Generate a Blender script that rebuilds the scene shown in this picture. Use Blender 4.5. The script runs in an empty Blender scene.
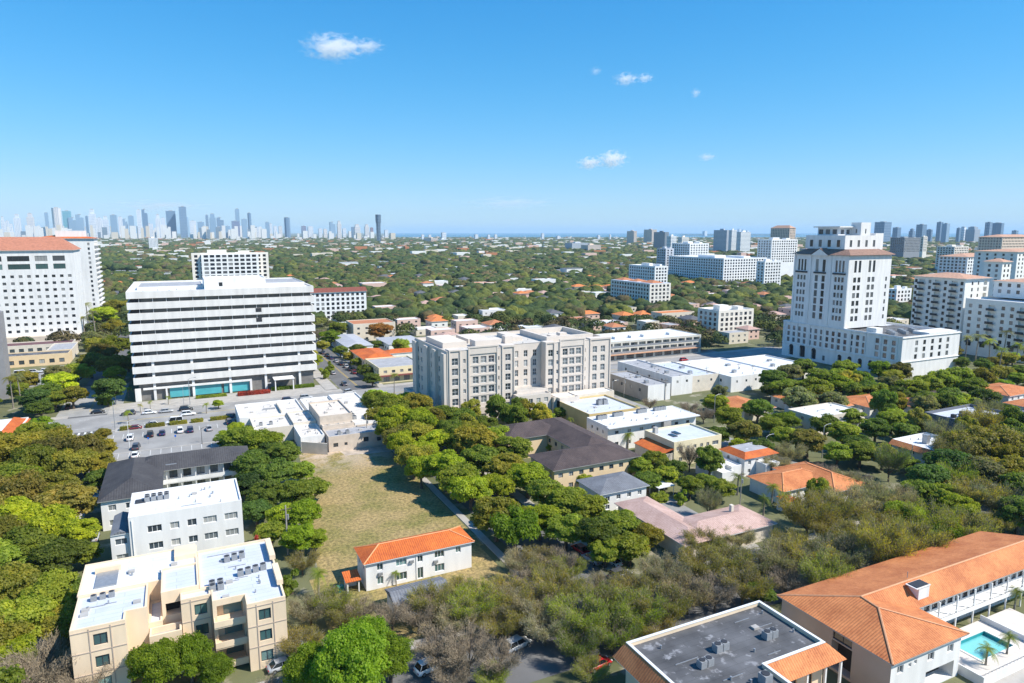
import bpy, bmesh, math, random
import numpy as np
from mathutils import Vector, Matrix
R = math.radians
rnd = random.Random(7)
scene = bpy.context.scene
col = scene.collection

# ------------------------------------------------------------------ camera, world, sun
CAM_H = 64.0
PITCH = math.atan(109.5 / 683.0)
HEAD = R(64)                     # the street grid runs along X and Y, the camera looks along this heading
SUN_AZ, SUN_EL = R(-42), R(48)
cd = bpy.data.cameras.new('camera'); cam = bpy.data.objects.new('camera', cd); col.objects.link(cam)
cam.location = (0, 0, CAM_H); cam.rotation_euler = (R(90) - PITCH, 0, HEAD - R(90))
cd.lens = 24.0; cd.sensor_width = 36.0; cd.clip_start = 1.0; cd.clip_end = 80000
scene.camera = cam
w = bpy.data.worlds.new('World'); scene.world = w; w.use_nodes = True
wn, wl = w.node_tree.nodes, w.node_tree.links
sky = wn.new('ShaderNodeTexSky'); sky.sky_type = 'NISHITA'; sky.sun_disc = False
sky.sun_elevation = SUN_EL; sky.sun_rotation = R(90) - SUN_AZ
sky.altitude = 0; sky.air_density = 1.0; sky.dust_density = 0.0; sky.ozone_density = 5.0
hs = wn.new('ShaderNodeHueSaturation'); hs.inputs['Saturation'].default_value = 1.3; hs.inputs['Hue'].default_value = 0.508
wl.new(sky.outputs[0], hs.inputs['Color'])
def vm(op, a, b):
    q = wn.new('ShaderNodeVectorMath'); q.operation = op
    for i, v in enumerate((a, b)):
        if isinstance(v, tuple): q.inputs[i].default_value = v
        else: wl.new(v, q.inputs[i])
    return q.outputs[0]
# soft shoulder on the bright band over the horizon: gain*c / (1 + k*c), per channel
num = vm('MULTIPLY', hs.outputs[0], (.70, 1.5, 1.5)); den = vm('ADD', vm('MULTIPLY', hs.outputs[0], (.105, .25, .15)), (1.0, 1.0, 1.0))
wl.new(vm('DIVIDE', num, den), wn['Background'].inputs[0])
wn['Background'].inputs[1].default_value = 0.148
sd = bpy.data.lights.new('sun', 'SUN'); sd.energy = 4.8; sd.angle = R(0.5); sd.color = (1.0, 0.95, 0.86)
sun = bpy.data.objects.new('sun', sd); col.objects.link(sun)
sdir = Vector((math.cos(SUN_AZ) * math.cos(SUN_EL), math.sin(SUN_AZ) * math.cos(SUN_EL), math.sin(SUN_EL)))
sun.rotation_euler = sdir.to_track_quat('Z', 'Y').to_euler(); sun.location = (0, 0, 300)
vs = scene.view_settings; vs.view_transform = 'Standard'; vs.look = 'None'; vs.gamma = 1; vs.use_curve_mapping = False
vs.exposure = 0.5
scene.cycles.max_bounces = 10; scene.cycles.diffuse_bounces = 4; scene.cycles.glossy_bounces = 3; scene.cycles.transparent_max_bounces = 12; scene.cycles.volume_bounces = 8

# ------------------------------------------------------------------ survey: photograph pixel <-> place
FPX = 683.0; cP, sP = math.cos(PITCH), math.sin(PITCH); cH, sH = math.cos(HEAD - R(90)), math.sin(HEAD - R(90))
def ray(px, py):
    a = (px - 512) / FPX; b = -(py - 341.5) / FPX
    x, y, z = a, cP + b * sP, -sP + b * cP
    return (x * cH - y * sH, x * sH + y * cH, z)
def at(px, py, z=0.0):
    d = ray(px, py); t = (z - CAM_H) / d[2]
    return (t * d[0], t * d[1])
def at_depth(px, py, zc):
    d = ray(px, py); return (d[0] * zc, d[1] * zc, CAM_H + d[2] * zc)
def proj(x, y, z=0.0):
    X = x * cH + y * sH; Y = -x * sH + y * cH; Z = z - CAM_H
    zc = Y * cP - Z * sP
    if zc < 1: return (1e6, 1e6, zc)
    return (512 + FPX * X / zc, 341.5 - FPX * (Y * sP + Z * cP) / zc, zc)

# ------------------------------------------------------------------ material helpers
def newmat(name):
    m = bpy.data.materials.new(name); m.use_nodes = True
    return m, m.node_tree.nodes, m.node_tree.links
def rgb(c): return (c[0], c[1], c[2], 1)
_mats = {}
def mat(name, c=(.5, .5, .5), rough=.8, var=.12, scale=.6, spec=.3, metal=0, bump=0, bscale=8, objcol=False, c2=None, stretch=None, emis=None, blotch=None):
    if name in _mats: return _mats[name]
    m, n, l = newmat(name); b = n['Principled BSDF']
    b.inputs['Roughness'].default_value = rough; b.inputs['Specular IOR Level'].default_value = spec; b.inputs['Metallic'].default_value = metal
    tc = n.new('ShaderNodeNewGeometry'); mp = n.new('ShaderNodeMapping'); l.new(tc.outputs['Position'], mp.inputs[0])
    if stretch: mp.inputs['Scale'].default_value = stretch
    no = n.new('ShaderNodeTexNoise'); no.inputs['Scale'].default_value = scale; no.inputs['Detail'].default_value = 5; l.new(mp.outputs[0], no.inputs['Vector'])
    rp = n.new('ShaderNodeValToRGB'); rp.color_ramp.elements[0].position = .3; rp.color_ramp.elements[1].position = .7
    d = c2 if c2 else tuple(max(0, x * (1 - 2 * var)) for x in c)
    rp.color_ramp.elements[0].color = rgb(d); rp.color_ramp.elements[1].color = rgb(c)
    l.new(no.outputs[0], rp.inputs[0]); out = rp.outputs[0]
    if blotch:
        n2 = n.new('ShaderNodeTexNoise'); n2.inputs['Scale'].default_value = blotch[0]; n2.inputs['Detail'].default_value = 6; n2.inputs['Roughness'].default_value = .65
        l.new(tc.outputs['Position'], n2.inputs['Vector'])
        r2 = n.new('ShaderNodeValToRGB'); r2.color_ramp.elements[0].position = blotch[2]; r2.color_ramp.elements[1].position = blotch[2] + .08
        l.new(n2.outputs[0], r2.inputs[0])
        mb = n.new('ShaderNodeMixRGB'); mb.inputs[2].default_value = rgb(blotch[1]); l.new(r2.outputs[0], mb.inputs[0]); l.new(out, mb.inputs[1]); out = mb.outputs[0]
    if 'roof' in name and ('membrane' in name or 'coat' in name or 'light' in name or 'cream_roof' in name):
        bk = n.new('ShaderNodeTexBrick'); bk.inputs['Scale'].default_value = 1.0; bk.inputs['Brick Width'].default_value = 7.0; bk.inputs['Row Height'].default_value = 1.15; bk.inputs['Mortar Size'].default_value = .035; bk.inputs['Color1'].default_value = (1, 1, 1, 1); bk.inputs['Color2'].default_value = (.93, .93, .94, 1); bk.inputs['Mortar'].default_value = (.72, .72, .72, 1)
        l.new(tc.outputs['Position'], bk.inputs['Vector']); sm = n.new('ShaderNodeMixRGB'); sm.blend_type = 'MULTIPLY'; sm.inputs[0].default_value = 1; l.new(out, sm.inputs[1]); l.new(bk.outputs[0], sm.inputs[2]); out = sm.outputs[0]
    if objcol:
        oi = n.new('ShaderNodeObjectInfo'); mx = n.new('ShaderNodeMixRGB'); mx.blend_type = 'MULTIPLY'; mx.inputs[0].default_value = 1
        l.new(out, mx.inputs[1]); l.new(oi.outputs['Color'], mx.inputs[2]); out = mx.outputs[0]
    l.new(out, b.inputs['Base Color'])
    if bump:
        nb = n.new('ShaderNodeTexNoise'); nb.inputs['Scale'].default_value = bscale; nb.inputs['Detail'].default_value = 4; l.new(tc.outputs['Position'], nb.inputs['Vector'])
        bp = n.new('ShaderNodeBump'); bp.inputs['Strength'].default_value = bump; bp.inputs['Distance'].default_value = .1
        l.new(nb.outputs[0], bp.inputs['Height']); l.new(bp.outputs[0], b.inputs['Normal'])
    if emis: b.inputs['Emission Color'].default_value = rgb(emis); b.inputs['Emission Strength'].default_value = 1
    _mats[name] = m; return m

def tile_mat(name, c, c2, period=.35, rough=.7, amt=.35):
    """roof tiles: ribs run down each slope, courses run across it; object space, so they turn with the building"""
    if name in _mats: return _mats[name]
    m, n, l = newmat(name); b = n['Principled BSDF']; b.inputs['Roughness'].default_value = rough; b.inputs['Specular IOR Level'].default_value = .3
    tc = n.new('ShaderNodeTexCoord'); sx = n.new('ShaderNodeSeparateXYZ'); l.new(tc.outputs['Object'], sx.inputs[0])
    sn = n.new('ShaderNodeSeparateXYZ'); l.new(tc.outputs['Normal'], sn.inputs[0])
    def M(op, a, b_=None):
        q = n.new('ShaderNodeMath'); q.operation = op
        for i, v in enumerate((a, b_)):
            if v is None: continue
            if isinstance(v, (int, float)): q.inputs[i].default_value = v
            else: l.new(v, q.inputs[i])
        return q.outputs[0]
    ax, ay = M('ABSOLUTE', sn.outputs[0]), M('ABSOLUTE', sn.outputs[1])
    g = M('GREATER_THAN', ax, ay)
    along = M('ADD', M('MULTIPLY', g, sx.outputs[1]), M('MULTIPLY', M('SUBTRACT', 1, g), sx.outputs[0]))
    rib = M('POWER', M('ABSOLUTE', M('SINE', M('MULTIPLY', along, math.pi / period))), .6)
    crs = M('FRACT', M('MULTIPLY', sx.outputs[2], 1 / (period * .38)))
    no = n.new('ShaderNodeTexNoise'); no.inputs['Scale'].default_value = 1.7; no.inputs['Detail'].default_value = 10; no.inputs['Roughness'].default_value = .82
    l.new(tc.outputs['Object'], no.inputs['Vector'])
    n3 = n.new('ShaderNodeTexNoise'); n3.inputs['Scale'].default_value = .25; n3.inputs['Detail'].default_value = 3; l.new(tc.outputs['Object'], n3.inputs['Vector'])
    rp = n.new('ShaderNodeValToRGB'); rp.color_ramp.elements[0].position = .40; rp.color_ramp.elements[1].position = .60
    rp.color_ramp.elements[0].color = rgb(c2); rp.color_ramp.elements[1].color = rgb(c); l.new(M('ADD', M('MULTIPLY', no.outputs[0], .6), M('MULTIPLY', n3.outputs[0], .4)), rp.inputs[0])
    dk = M('SUBTRACT', 1, M('MULTIPLY', M('SUBTRACT', 1, rib), amt))
    mx = n.new('ShaderNodeMixRGB'); mx.blend_type = 'MULTIPLY'; mx.inputs[0].default_value = 1; l.new(rp.outputs[0], mx.inputs[1])
    cb = n.new('ShaderNodeCombineXYZ'); [l.new(dk, cb.inputs[i]) for i in range(3)]; l.new(cb.outputs[0], mx.inputs[2])
    l.new(mx.outputs[0], b.inputs['Base Color'])
    bp = n.new('ShaderNodeBump'); bp.inputs['Strength'].default_value = .6; bp.inputs['Distance'].default_value = .08
    l.new(M('ADD', rib, M('MULTIPLY', crs, .4)), bp.inputs['Height']); l.new(bp.outputs[0], b.inputs['Normal'])
    _mats[name] = m; return m

def glass_mat(name, c, rough=.08, rv=.6, light=(.5, .49, .45), lp=.62):
    """window glass: dark room behind, some panes with pale blinds (varies per object)"""
    if name in _mats: return _mats[name]
    m, n, l = newmat(name); b = n['Principled BSDF']; b.inputs['Roughness'].default_value = rough; b.inputs['Specular IOR Level'].default_value = .9
    oi = n.new('ShaderNodeObjectInfo'); rp = n.new('ShaderNodeValToRGB'); rp.color_ramp.interpolation = 'LINEAR'
    rp.color_ramp.elements[0].color = rgb(tuple(x * (1 - rv) for x in c)); rp.color_ramp.elements[1].color = rgb(light)
    e = rp.color_ramp.elements.new(lp); e.color = rgb(c)
    l.new(oi.outputs['Random'], rp.inputs[0]); l.new(rp.outputs[0], b.inputs['Base Color'])
    _mats[name] = m; return m

def facade_mat(name, glass=(.10, .16, .22), floor=3.6, bay=4.0, fw=.55, bw=.6, rough=.3):
    """far towers: bands of glass and slabs in the surface; colour of the solid part is the object's own"""
    if name in _mats: return _mats[name]
    m, n, l = newmat(name); b = n['Principled BSDF']; b.inputs['Roughness'].default_value = rough
    tc = n.new('ShaderNodeTexCoord'); s = n.new('ShaderNodeSeparateXYZ'); l.new(tc.outputs['Object'], s.inputs[0])
    def M(op, a, b_=None):
        q = n.new('ShaderNodeMath'); q.operation = op
        for i, v in enumerate((a, b_)):
            if v is None: continue
            if isinstance(v, (int, float)): q.inputs[i].default_value = v
            else: l.new(v, q.inputs[i])
        return q.outputs[0]
    fz = M('LESS_THAN', M('FRACT', M('MULTIPLY', s.outputs[2], 1 / floor)), fw)
    fx = M('LESS_THAN', M('FRACT', M('MULTIPLY', M('ADD', s.outputs[0], s.outputs[1]), 1 / bay)), bw)
    sn = n.new('ShaderNodeSeparateXYZ'); l.new(tc.outputs['Normal'], sn.inputs[0])
    k = M('MULTIPLY', M('MULTIPLY', fz, fx), M('LESS_THAN', M('ABSOLUTE', sn.outputs[2]), .5))
    oi = n.new('ShaderNodeObjectInfo'); mx = n.new('ShaderNodeMixRGB'); l.new(k, mx.inputs[0]); l.new(oi.outputs['Color'], mx.inputs[1]); mx.inputs[2].default_value = rgb(glass)
    l.new(mx.outputs[0], b.inputs['Base Color'])
    _mats[name] = m; return m

def leaf_mat(name, spread=.35):
    if name in _mats: return _mats[name]
    m, n, l = newmat(name); n.remove(n['Principled BSDF']); out = n['Material Output']
    oi = n.new('ShaderNodeObjectInfo'); g = n.new('ShaderNodeTexCoord')
    no = n.new('ShaderNodeTexNoise'); no.inputs['Scale'].default_value = .45; no.inputs['Detail'].default_value = 4; l.new(g.outputs['Object'], no.inputs['Vector'])
    rp = n.new('ShaderNodeValToRGB'); rp.color_ramp.elements[0].position = .35; rp.color_ramp.elements[1].position = .68
    rp.color_ramp.elements[0].color = (1 - spread, 1 - spread * .8, 1 - spread, 1); rp.color_ramp.elements[1].color = (1 + spread * .8, 1 + spread * .55, 1, 1)
    l.new(no.outputs[0], rp.inputs[0])
    mx = n.new('ShaderNodeMixRGB'); mx.blend_type = 'MULTIPLY'; mx.inputs[0].default_value = 1; l.new(rp.outputs[0], mx.inputs[1]); l.new(oi.outputs['Color'], mx.inputs[2])
    hv = n.new('ShaderNodeHueSaturation'); l.new(mx.outputs[0], hv.inputs['Color']); 
    ad = n.new('ShaderNodeMath'); ad.operation = 'MULTIPLY_ADD'; l.new(oi.outputs['Random'], ad.inputs[0]); ad.inputs[1].default_value = .5; ad.inputs[2].default_value = .80; l.new(ad.outputs[0], hv.inputs['Value'])
    d = n.new('ShaderNodeBsdfPrincipled'); d.inputs['Roughness'].default_value = .55; d.inputs['Specular IOR Level'].default_value = .25
    t = n.new('ShaderNodeBsdfTranslucent'); l.new(hv.outputs[0], d.inputs['Base Color'])
    tcx = n.new('ShaderNodeMixRGB'); tcx.blend_type = 'MULTIPLY'; tcx.inputs[0].default_value = 1; tcx.inputs[2].default_value = (1.5, 1.7, .6, 1); l.new(hv.outputs[0], tcx.inputs[1]); l.new(tcx.outputs[0], t.inputs[0])
    ms = n.new('ShaderNodeMixShader'); ms.inputs[0].default_value = .48; l.new(d.outputs[0], ms.inputs[1]); l.new(t.outputs[0], ms.inputs[2]); l.new(ms.outputs[0], out.inputs[0])
    _mats[name] = m; return m

def forest_mat(name):
    if name in _mats: return _mats[name]
    m, n, l = newmat(name); b = n['Principled BSDF']; b.inputs['Roughness'].default_value = .7; b.inputs['Specular IOR Level'].default_value = .1
    gb_ = n.new('ShaderNodeNewGeometry'); nb = n.new('ShaderNodeTexNoise'); nb.inputs['Scale'].default_value = .9; nb.inputs['Detail'].default_value = 6; nb.inputs['Roughness'].default_value = .7; l.new(gb_.outputs['Position'], nb.inputs['Vector'])
    bp = n.new('ShaderNodeBump'); bp.inputs['Strength'].default_value = .9; bp.inputs['Distance'].default_value = 1.1; l.new(nb.outputs[0], bp.inputs['Height']); l.new(bp.outputs[0], b.inputs['Normal'])
    g = n.new('ShaderNodeNewGeometry'); v = n.new('ShaderNodeTexVoronoi'); v.inputs['Scale'].default_value = .062; v.voronoi_dimensions = '2D'
    l.new(g.outputs['Position'], v.inputs['Vector'])
    rp = n.new('ShaderNodeValToRGB'); cr = rp.color_ramp; cr.interpolation = 'CONSTANT'
    cs = [(0, (.070, .10, .032)), (.16, (.105, .125, .034)), (.32, (.052, .080, .030)), (.46, (.10, .10, .038)), (.58, (.145, .16, .036)), (.65, (.080, .105, .036)), (.80, (.12, .098, .048)), (.86, (.058, .088, .032)), (.95, (.14, .115, .06))]
    cr.elements[0].color = rgb(cs[0][1]); cr.elements[1].position = cs[1][0]; cr.elements[1].color = rgb(cs[1][1])
    for p_, c_ in cs[2:]: e = cr.elements.new(p_); e.color = rgb(c_)
    sp = n.new('ShaderNodeSeparateXYZ'); l.new(v.outputs['Color'], sp.inputs[0]); l.new(sp.outputs[0], rp.inputs[0])
    no = n.new('ShaderNodeTexNoise'); no.inputs['Scale'].default_value = .35; no.inputs['Detail'].default_value = 5; l.new(g.outputs['Position'], no.inputs['Vector'])
    r2 = n.new('ShaderNodeValToRGB'); r2.color_ramp.elements[0].position = .3; r2.color_ramp.elements[1].position = .7; r2.color_ramp.elements[0].color = (.55, .55, .55, 1); r2.color_ramp.elements[1].color = (1.35, 1.3, 1.1, 1); l.new(no.outputs[0], r2.inputs[0])
    mx = n.new('ShaderNodeMixRGB'); mx.blend_type = 'MULTIPLY'; mx.inputs[0].default_value = 1; l.new(rp.outputs[0], mx.inputs[1]); l.new(r2.outputs[0], mx.inputs[2]); l.new(mx.outputs[0], b.inputs['Base Color'])
    _mats[name] = m; return m

W_WHITE = mat('white_stucco', (.81, .79, .755), .85, .08, .6, stretch=(1, 1, .16))
W_OBJ = mat('painted_stucco', (1, 1, 1), .85, .06, .35, objcol=True, stretch=(1, 1, .25))
W_PEACH = mat('peach_stucco', (.84, .66, .46), .85, .07, .5, stretch=(1, 1, .3))
W_BEIGE = mat('beige_stucco', (.68, .60, .52), .85, .05, .3, stretch=(1, 1, .3))
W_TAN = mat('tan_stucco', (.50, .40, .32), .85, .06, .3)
ROOF_W = mat('white_roof_membrane', (.76, .76, .75), .7, .07, .35, blotch=(.9, (.58, .58, .57), .66))
ROOF_BW = mat('pale_roof_coating', (.60, .63, .69), .6, .05, .5, blotch=(1.4, (.55, .56, .58), .68))
ROOF_G = mat('grey_roof_membrane', (.15, .15, .155), .75, .3, .22, blotch=(.5, (.27, .27, .28), .56))
ROOF_LG = mat('light_grey_roof', (.42, .42, .43), .8, .12, .4, blotch=(.7, (.6, .6, .6), .6))
T_TERRA = tile_mat('terracotta_tiles', (.72, .275, .10), (.46, .145, .05), .42)
T_ORANGE = tile_mat('orange_tiles', (.72, .185, .038), (.46, .10, .025), .4)
T_DARK = tile_mat('charcoal_shingles', (.085, .082, .085), (.05, .048, .052), .5, .9, .15)
T_BROWN = tile_mat('brown_tiles', (.115, .085, .078), (.06, .045, .045), .5, .85, .2)
T_GREY = tile_mat('grey_tiles', (.22, .23, .25), (.14, .145, .16), .5, .85, .2)
T_PINK = tile_mat('pink_tiles', (.60, .42, .36), (.42, .27, .22), .5, .85, .2)
T_OBJ = tile_mat('rust_tiles', (.42, .2, .13), (.28, .12, .08), .5)
RIDGE = mat('ridge_tiles', (.70, .36, .19), .7, .1, 2)
RIDGE_O = mat('orange_ridge_tiles', (.85, .36, .16), .7, .1, 2)
GL = glass_mat('window_glass', (.075, .10, .12))
GL_D = glass_mat('dark_window_glass', (.03, .035, .045), light=(.30, .30, .29), lp=.68)
GL_T = glass_mat('green_tinted_glass', (.06, .13, .13), light=(.2, .32, .3))
FR_W = mat('white_frame', (.75, .75, .73), .5, .02); FR_D = mat('dark_frame', (.05, .05, .055), .5, .02)
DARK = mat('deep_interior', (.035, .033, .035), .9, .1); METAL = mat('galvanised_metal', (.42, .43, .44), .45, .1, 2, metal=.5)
DKMETAL = mat('dark_metal', (.05, .05, .055), .5, .1, 2); CONC = mat('concrete', (.45, .43, .40), .9, .12, .5)
TWIG2 = mat('olive_twigs', (.32, .28, .19), .95, .2, 3)
BARK = mat('bark', (.16, .125, .095), .95, .3, 3, bump=.5); PBARK = mat('palm_bark', (.33, .29, .24), .95, .25, 3)
TWIG = mat('twigs', (.36, .285, .19), .95, .2, 3)
LEAF = leaf_mat('leaves'); FOREST = forest_mat('far_foliage')

# ------------------------------------------------------------------ mesh builder
class MB:
    def __init__(s): s.v = []; s.f = []; s.m = []; s.cut = [(0, 0)]
    def mark(s): s.cut.append((len(s.v), len(s.f)))
    def quad(s, a, b, c, d, mi=0):
        k = len(s.v); s.v += [a, b, c, d]; s.f.append((k, k + 1, k + 2, k + 3)); s.m.append(mi); s.mark()
    def tri(s, a, b, c, mi=0):
        k = len(s.v); s.v += [a, b, c]; s.f.append((k, k + 1, k + 2)); s.m.append(mi); s.mark()
    def poly(s, pts, mi=0):
        k = len(s.v); s.v += list(pts); s.f.append(tuple(range(k, k + len(pts)))); s.m.append(mi); s.mark()
    def box(s, x0, y0, z0, x1, y1, z1, mi=0, bottom=True):
        k = len(s.v); s.v += [(x0, y0, z0), (x1, y0, z0), (x1, y1, z0), (x0, y1, z0), (x0, y0, z1), (x1, y0, z1), (x1, y1, z1), (x0, y1, z1)]
        fs = [(4, 5, 6, 7), (0, 1, 5, 4), (1, 2, 6, 5), (2, 3, 7, 6), (3, 0, 4, 7)] + ([(3, 2, 1, 0)] if bottom else [])
        s.f += [tuple(k + i for i in q) for q in fs]; s.m += [mi] * len(fs); s.mark()
    def prism(s, pts, z0, z1, mi=0):
        n = len(pts); k = len(s.v); s.v += [(p[0], p[1], z0) for p in pts] + [(p[0], p[1], z1) for p in pts]
        s.f.append(tuple(k + n + i for i in range(n))); s.f.append(tuple(k + n - 1 - i for i in range(n))); s.m += [mi, mi]
        for i in range(n): j = (i + 1) % n; s.f.append((k + i, k + j, k + n + j, k + n + i)); s.m.append(mi)
        s.mark()
    def tube(s, pts, rad, n=6, mi=0, cap=True):
        base = len(s.v); P = [Vector(p) for p in pts]
        for i, p in enumerate(P):
            d = (P[min(i + 1, len(P) - 1)] - P[max(i - 1, 0)])
            if d.length < 1e-6: d = Vector((0, 0, 1))
            d.normalize(); a = d.cross(Vector((0, 0, 1)) if abs(d.z) < .9 else Vector((1, 0, 0))).normalized(); b = d.cross(a)
            r = rad[i] if isinstance(rad, (list, tuple)) else rad
            for k in range(n):
                t = 2 * math.pi * k / n; q = p + a * (r * math.cos(t)) + b * (r * math.sin(t)); s.v.append(tuple(q))
        for i in range(len(P) - 1):
            for k in range(n):
                j = (k + 1) % n; s.f.append((base + i * n + k, base + i * n + j, base + (i + 1) * n + j, base + (i + 1) * n + k)); s.m.append(mi)
        if cap: s.f.append(tuple(base + (len(P) - 1) * n + k for k in range(n))); s.m.append(mi)
        s.mark()
    def mesh(s, name, mats, smooth=False):
        me = bpy.data.meshes.new(name); me.from_pydata(s.v, [], s.f)
        for m in (mats if isinstance(mats, (list, tuple)) else [mats]): me.materials.append(m)
        if any(s.m): me.polygons.foreach_set('material_index', s.m)
        if smooth: me.polygons.foreach_set('use_smooth', [True] * len(s.f))
        me.update(); return me
    def build(s, name, mats, parent=None, loc=(0, 0, 0), rz=0, smooth=False):
        return link(name, s.mesh(name, mats, smooth), parent, loc, rz)
def split_build(mb, name, m, parent, most=100):
    n = len(mb.cut) - 1
    for k in range(min(n, most)):
        (v0, f0), (v1, f1) = mb.cut[k], mb.cut[k + 1]; sub = MB(); sub.v = mb.v[v0:v1]; sub.f = [tuple(i - v0 for i in f) for f in mb.f[f0:f1]]; sub.m = mb.m[f0:f1]; sub.build(name, m, parent)
    if n > most:
        v0, f0 = mb.cut[most]; sub = MB(); sub.v = mb.v[v0:]; sub.f = [tuple(i - v0 for i in f) for f in mb.f[f0:]]; sub.m = mb.m[f0:]; sub.build(name, m, parent)['kind'] = 'stuff'
SPLIT = {'raised_bay', 'porch_post', 'column', 'gallery_post', 'pilaster', 'recess', 'louvre', 'balcony_rail', 'awning', 'roof_unit', 'roof_plant', 'corner_tower', 'side_pier', 'roof_house', 'roof_house_top', 'wall_air_conditioner', 'post', 'skylight', 'planter_parapet', 'roof_box', 'shopfront', 'ribbon_glazing', 'balcony_ledge', 'corner_notch', 'score_band', 'arch_head', 'balcony_door', 'roof_block', 'cornice', 'balcony'}
def link(name, me, parent=None, loc=(0, 0, 0), rz=0):
    o = bpy.data.objects.new(name, me); col.objects.link(o); o.parent = parent; o.location = loc
    if rz: o.rotation_euler = (0, 0, rz)
    return o
def tag(o, label=None, cat=None, group=None, kind=None):
    if label: o['label'] = label
    if cat: o['category'] = cat
    if group: o['group'] = group
    if kind: o['kind'] = kind
    return o
def empty(name, loc, rz=0, label=None, cat=None, group=None):
    o = link(name, None, None, loc, rz); o.empty_display_size = .5
    return tag(o, label, cat, group)
def copy_tree(o, parent=None):
    c = o.copy(); col.objects.link(c); c.parent = parent
    for ch in KIDS.get(o.name, []): copy_tree(ch, c)
    return c
KIDS = {}
def note_kids(o):
    KIDS[o.name] = list(o.children)
    for c in o.children: note_kids(c)
ORD = ['first', 'second', 'third', 'fourth', 'fifth', 'sixth', 'seventh', 'eighth', 'ninth', 'tenth', 'eleventh', 'twelfth', 'thirteenth', 'fourteenth', 'fifteenth', 'sixteenth', 'seventeenth', 'eighteenth', 'nineteenth', 'twentieth']
TENS = {20: 'twenty', 30: 'thirty', 40: 'forty', 50: 'fifty', 60: 'sixty', 70: 'seventy', 80: 'eighty', 90: 'ninety'}
TENO = {20: 'twentieth', 30: 'thirtieth', 40: 'fortieth', 50: 'fiftieth', 60: 'sixtieth', 70: 'seventieth', 80: 'eightieth', 90: 'ninetieth'}
def nth(i):
    i += 1
    if i <= 20: return ORD[i - 1]
    if i >= 100: return 'hundred and ' + nth(i - 101) if i > 100 else 'hundredth'
    return TENO[i] if i % 10 == 0 else TENS[i // 10 * 10] + '-' + ORD[i % 10 - 1]

FOOT = []       # footprints (world rectangles) that trees keep off: x0, y0, x1, y1
LAND = []       # landmarks for labels: x, y, phrase
ROADS = []

# ------------------------------------------------------------------ windows
_win = {}
def win_mesh(w, h, style):
    key = (round(w, 2), round(h, 2), style)
    if key in _win: return _win[key]
    b = MB(); t = .07 if w > .5 else .05
    fr, gl = {'w': (FR_W, GL), 'd': (FR_D, GL_D), 'k': (FR_D, GL), 't': (FR_D, GL_T), 'p': (FR_W, GL_D), 'g': (FR_W, GL_T)}[style[0]]
    b.quad((-w / 2, 0, -h / 2), (w / 2, 0, -h / 2), (w / 2, 0, h / 2), (-w / 2, 0, h / 2), 1)
    for (a0, z0, a1, z1) in ((-w / 2, -h / 2, w / 2, -h / 2 + t), (-w / 2, h / 2 - t, w / 2, h / 2), (-w / 2, -h / 2 + t, -w / 2 + t, h / 2 - t), (w / 2 - t, -h / 2 + t, w / 2, h / 2 - t)):
        b.box(a0, -.06, z0, a1, 0.01, z1, 0)
    nm = int(style[1]) if len(style) > 1 and style[1].isdigit() else 0
    for i in range(nm):
        x = -w / 2 + w * (i + 1) / (nm + 1); b.box(x - .04, -.05, -h / 2 + t, x + .04, .01, h / 2 - t, 0)
    if 'h' in style:
        b.box(-w / 2 + t, -.045, -.04, w / 2 - t, .012, .04, 0)
    me = b.mesh('window', [fr, gl]); _win[key] = me; return me
FACE = {'S': ((1, 0), (0, -1), 0), 'N': ((1, 0), (0, 1), math.pi), 'W': ((0, 1), (-1, 0), -math.pi / 2), 'E': ((0, 1), (1, 0), math.pi / 2)}

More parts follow.
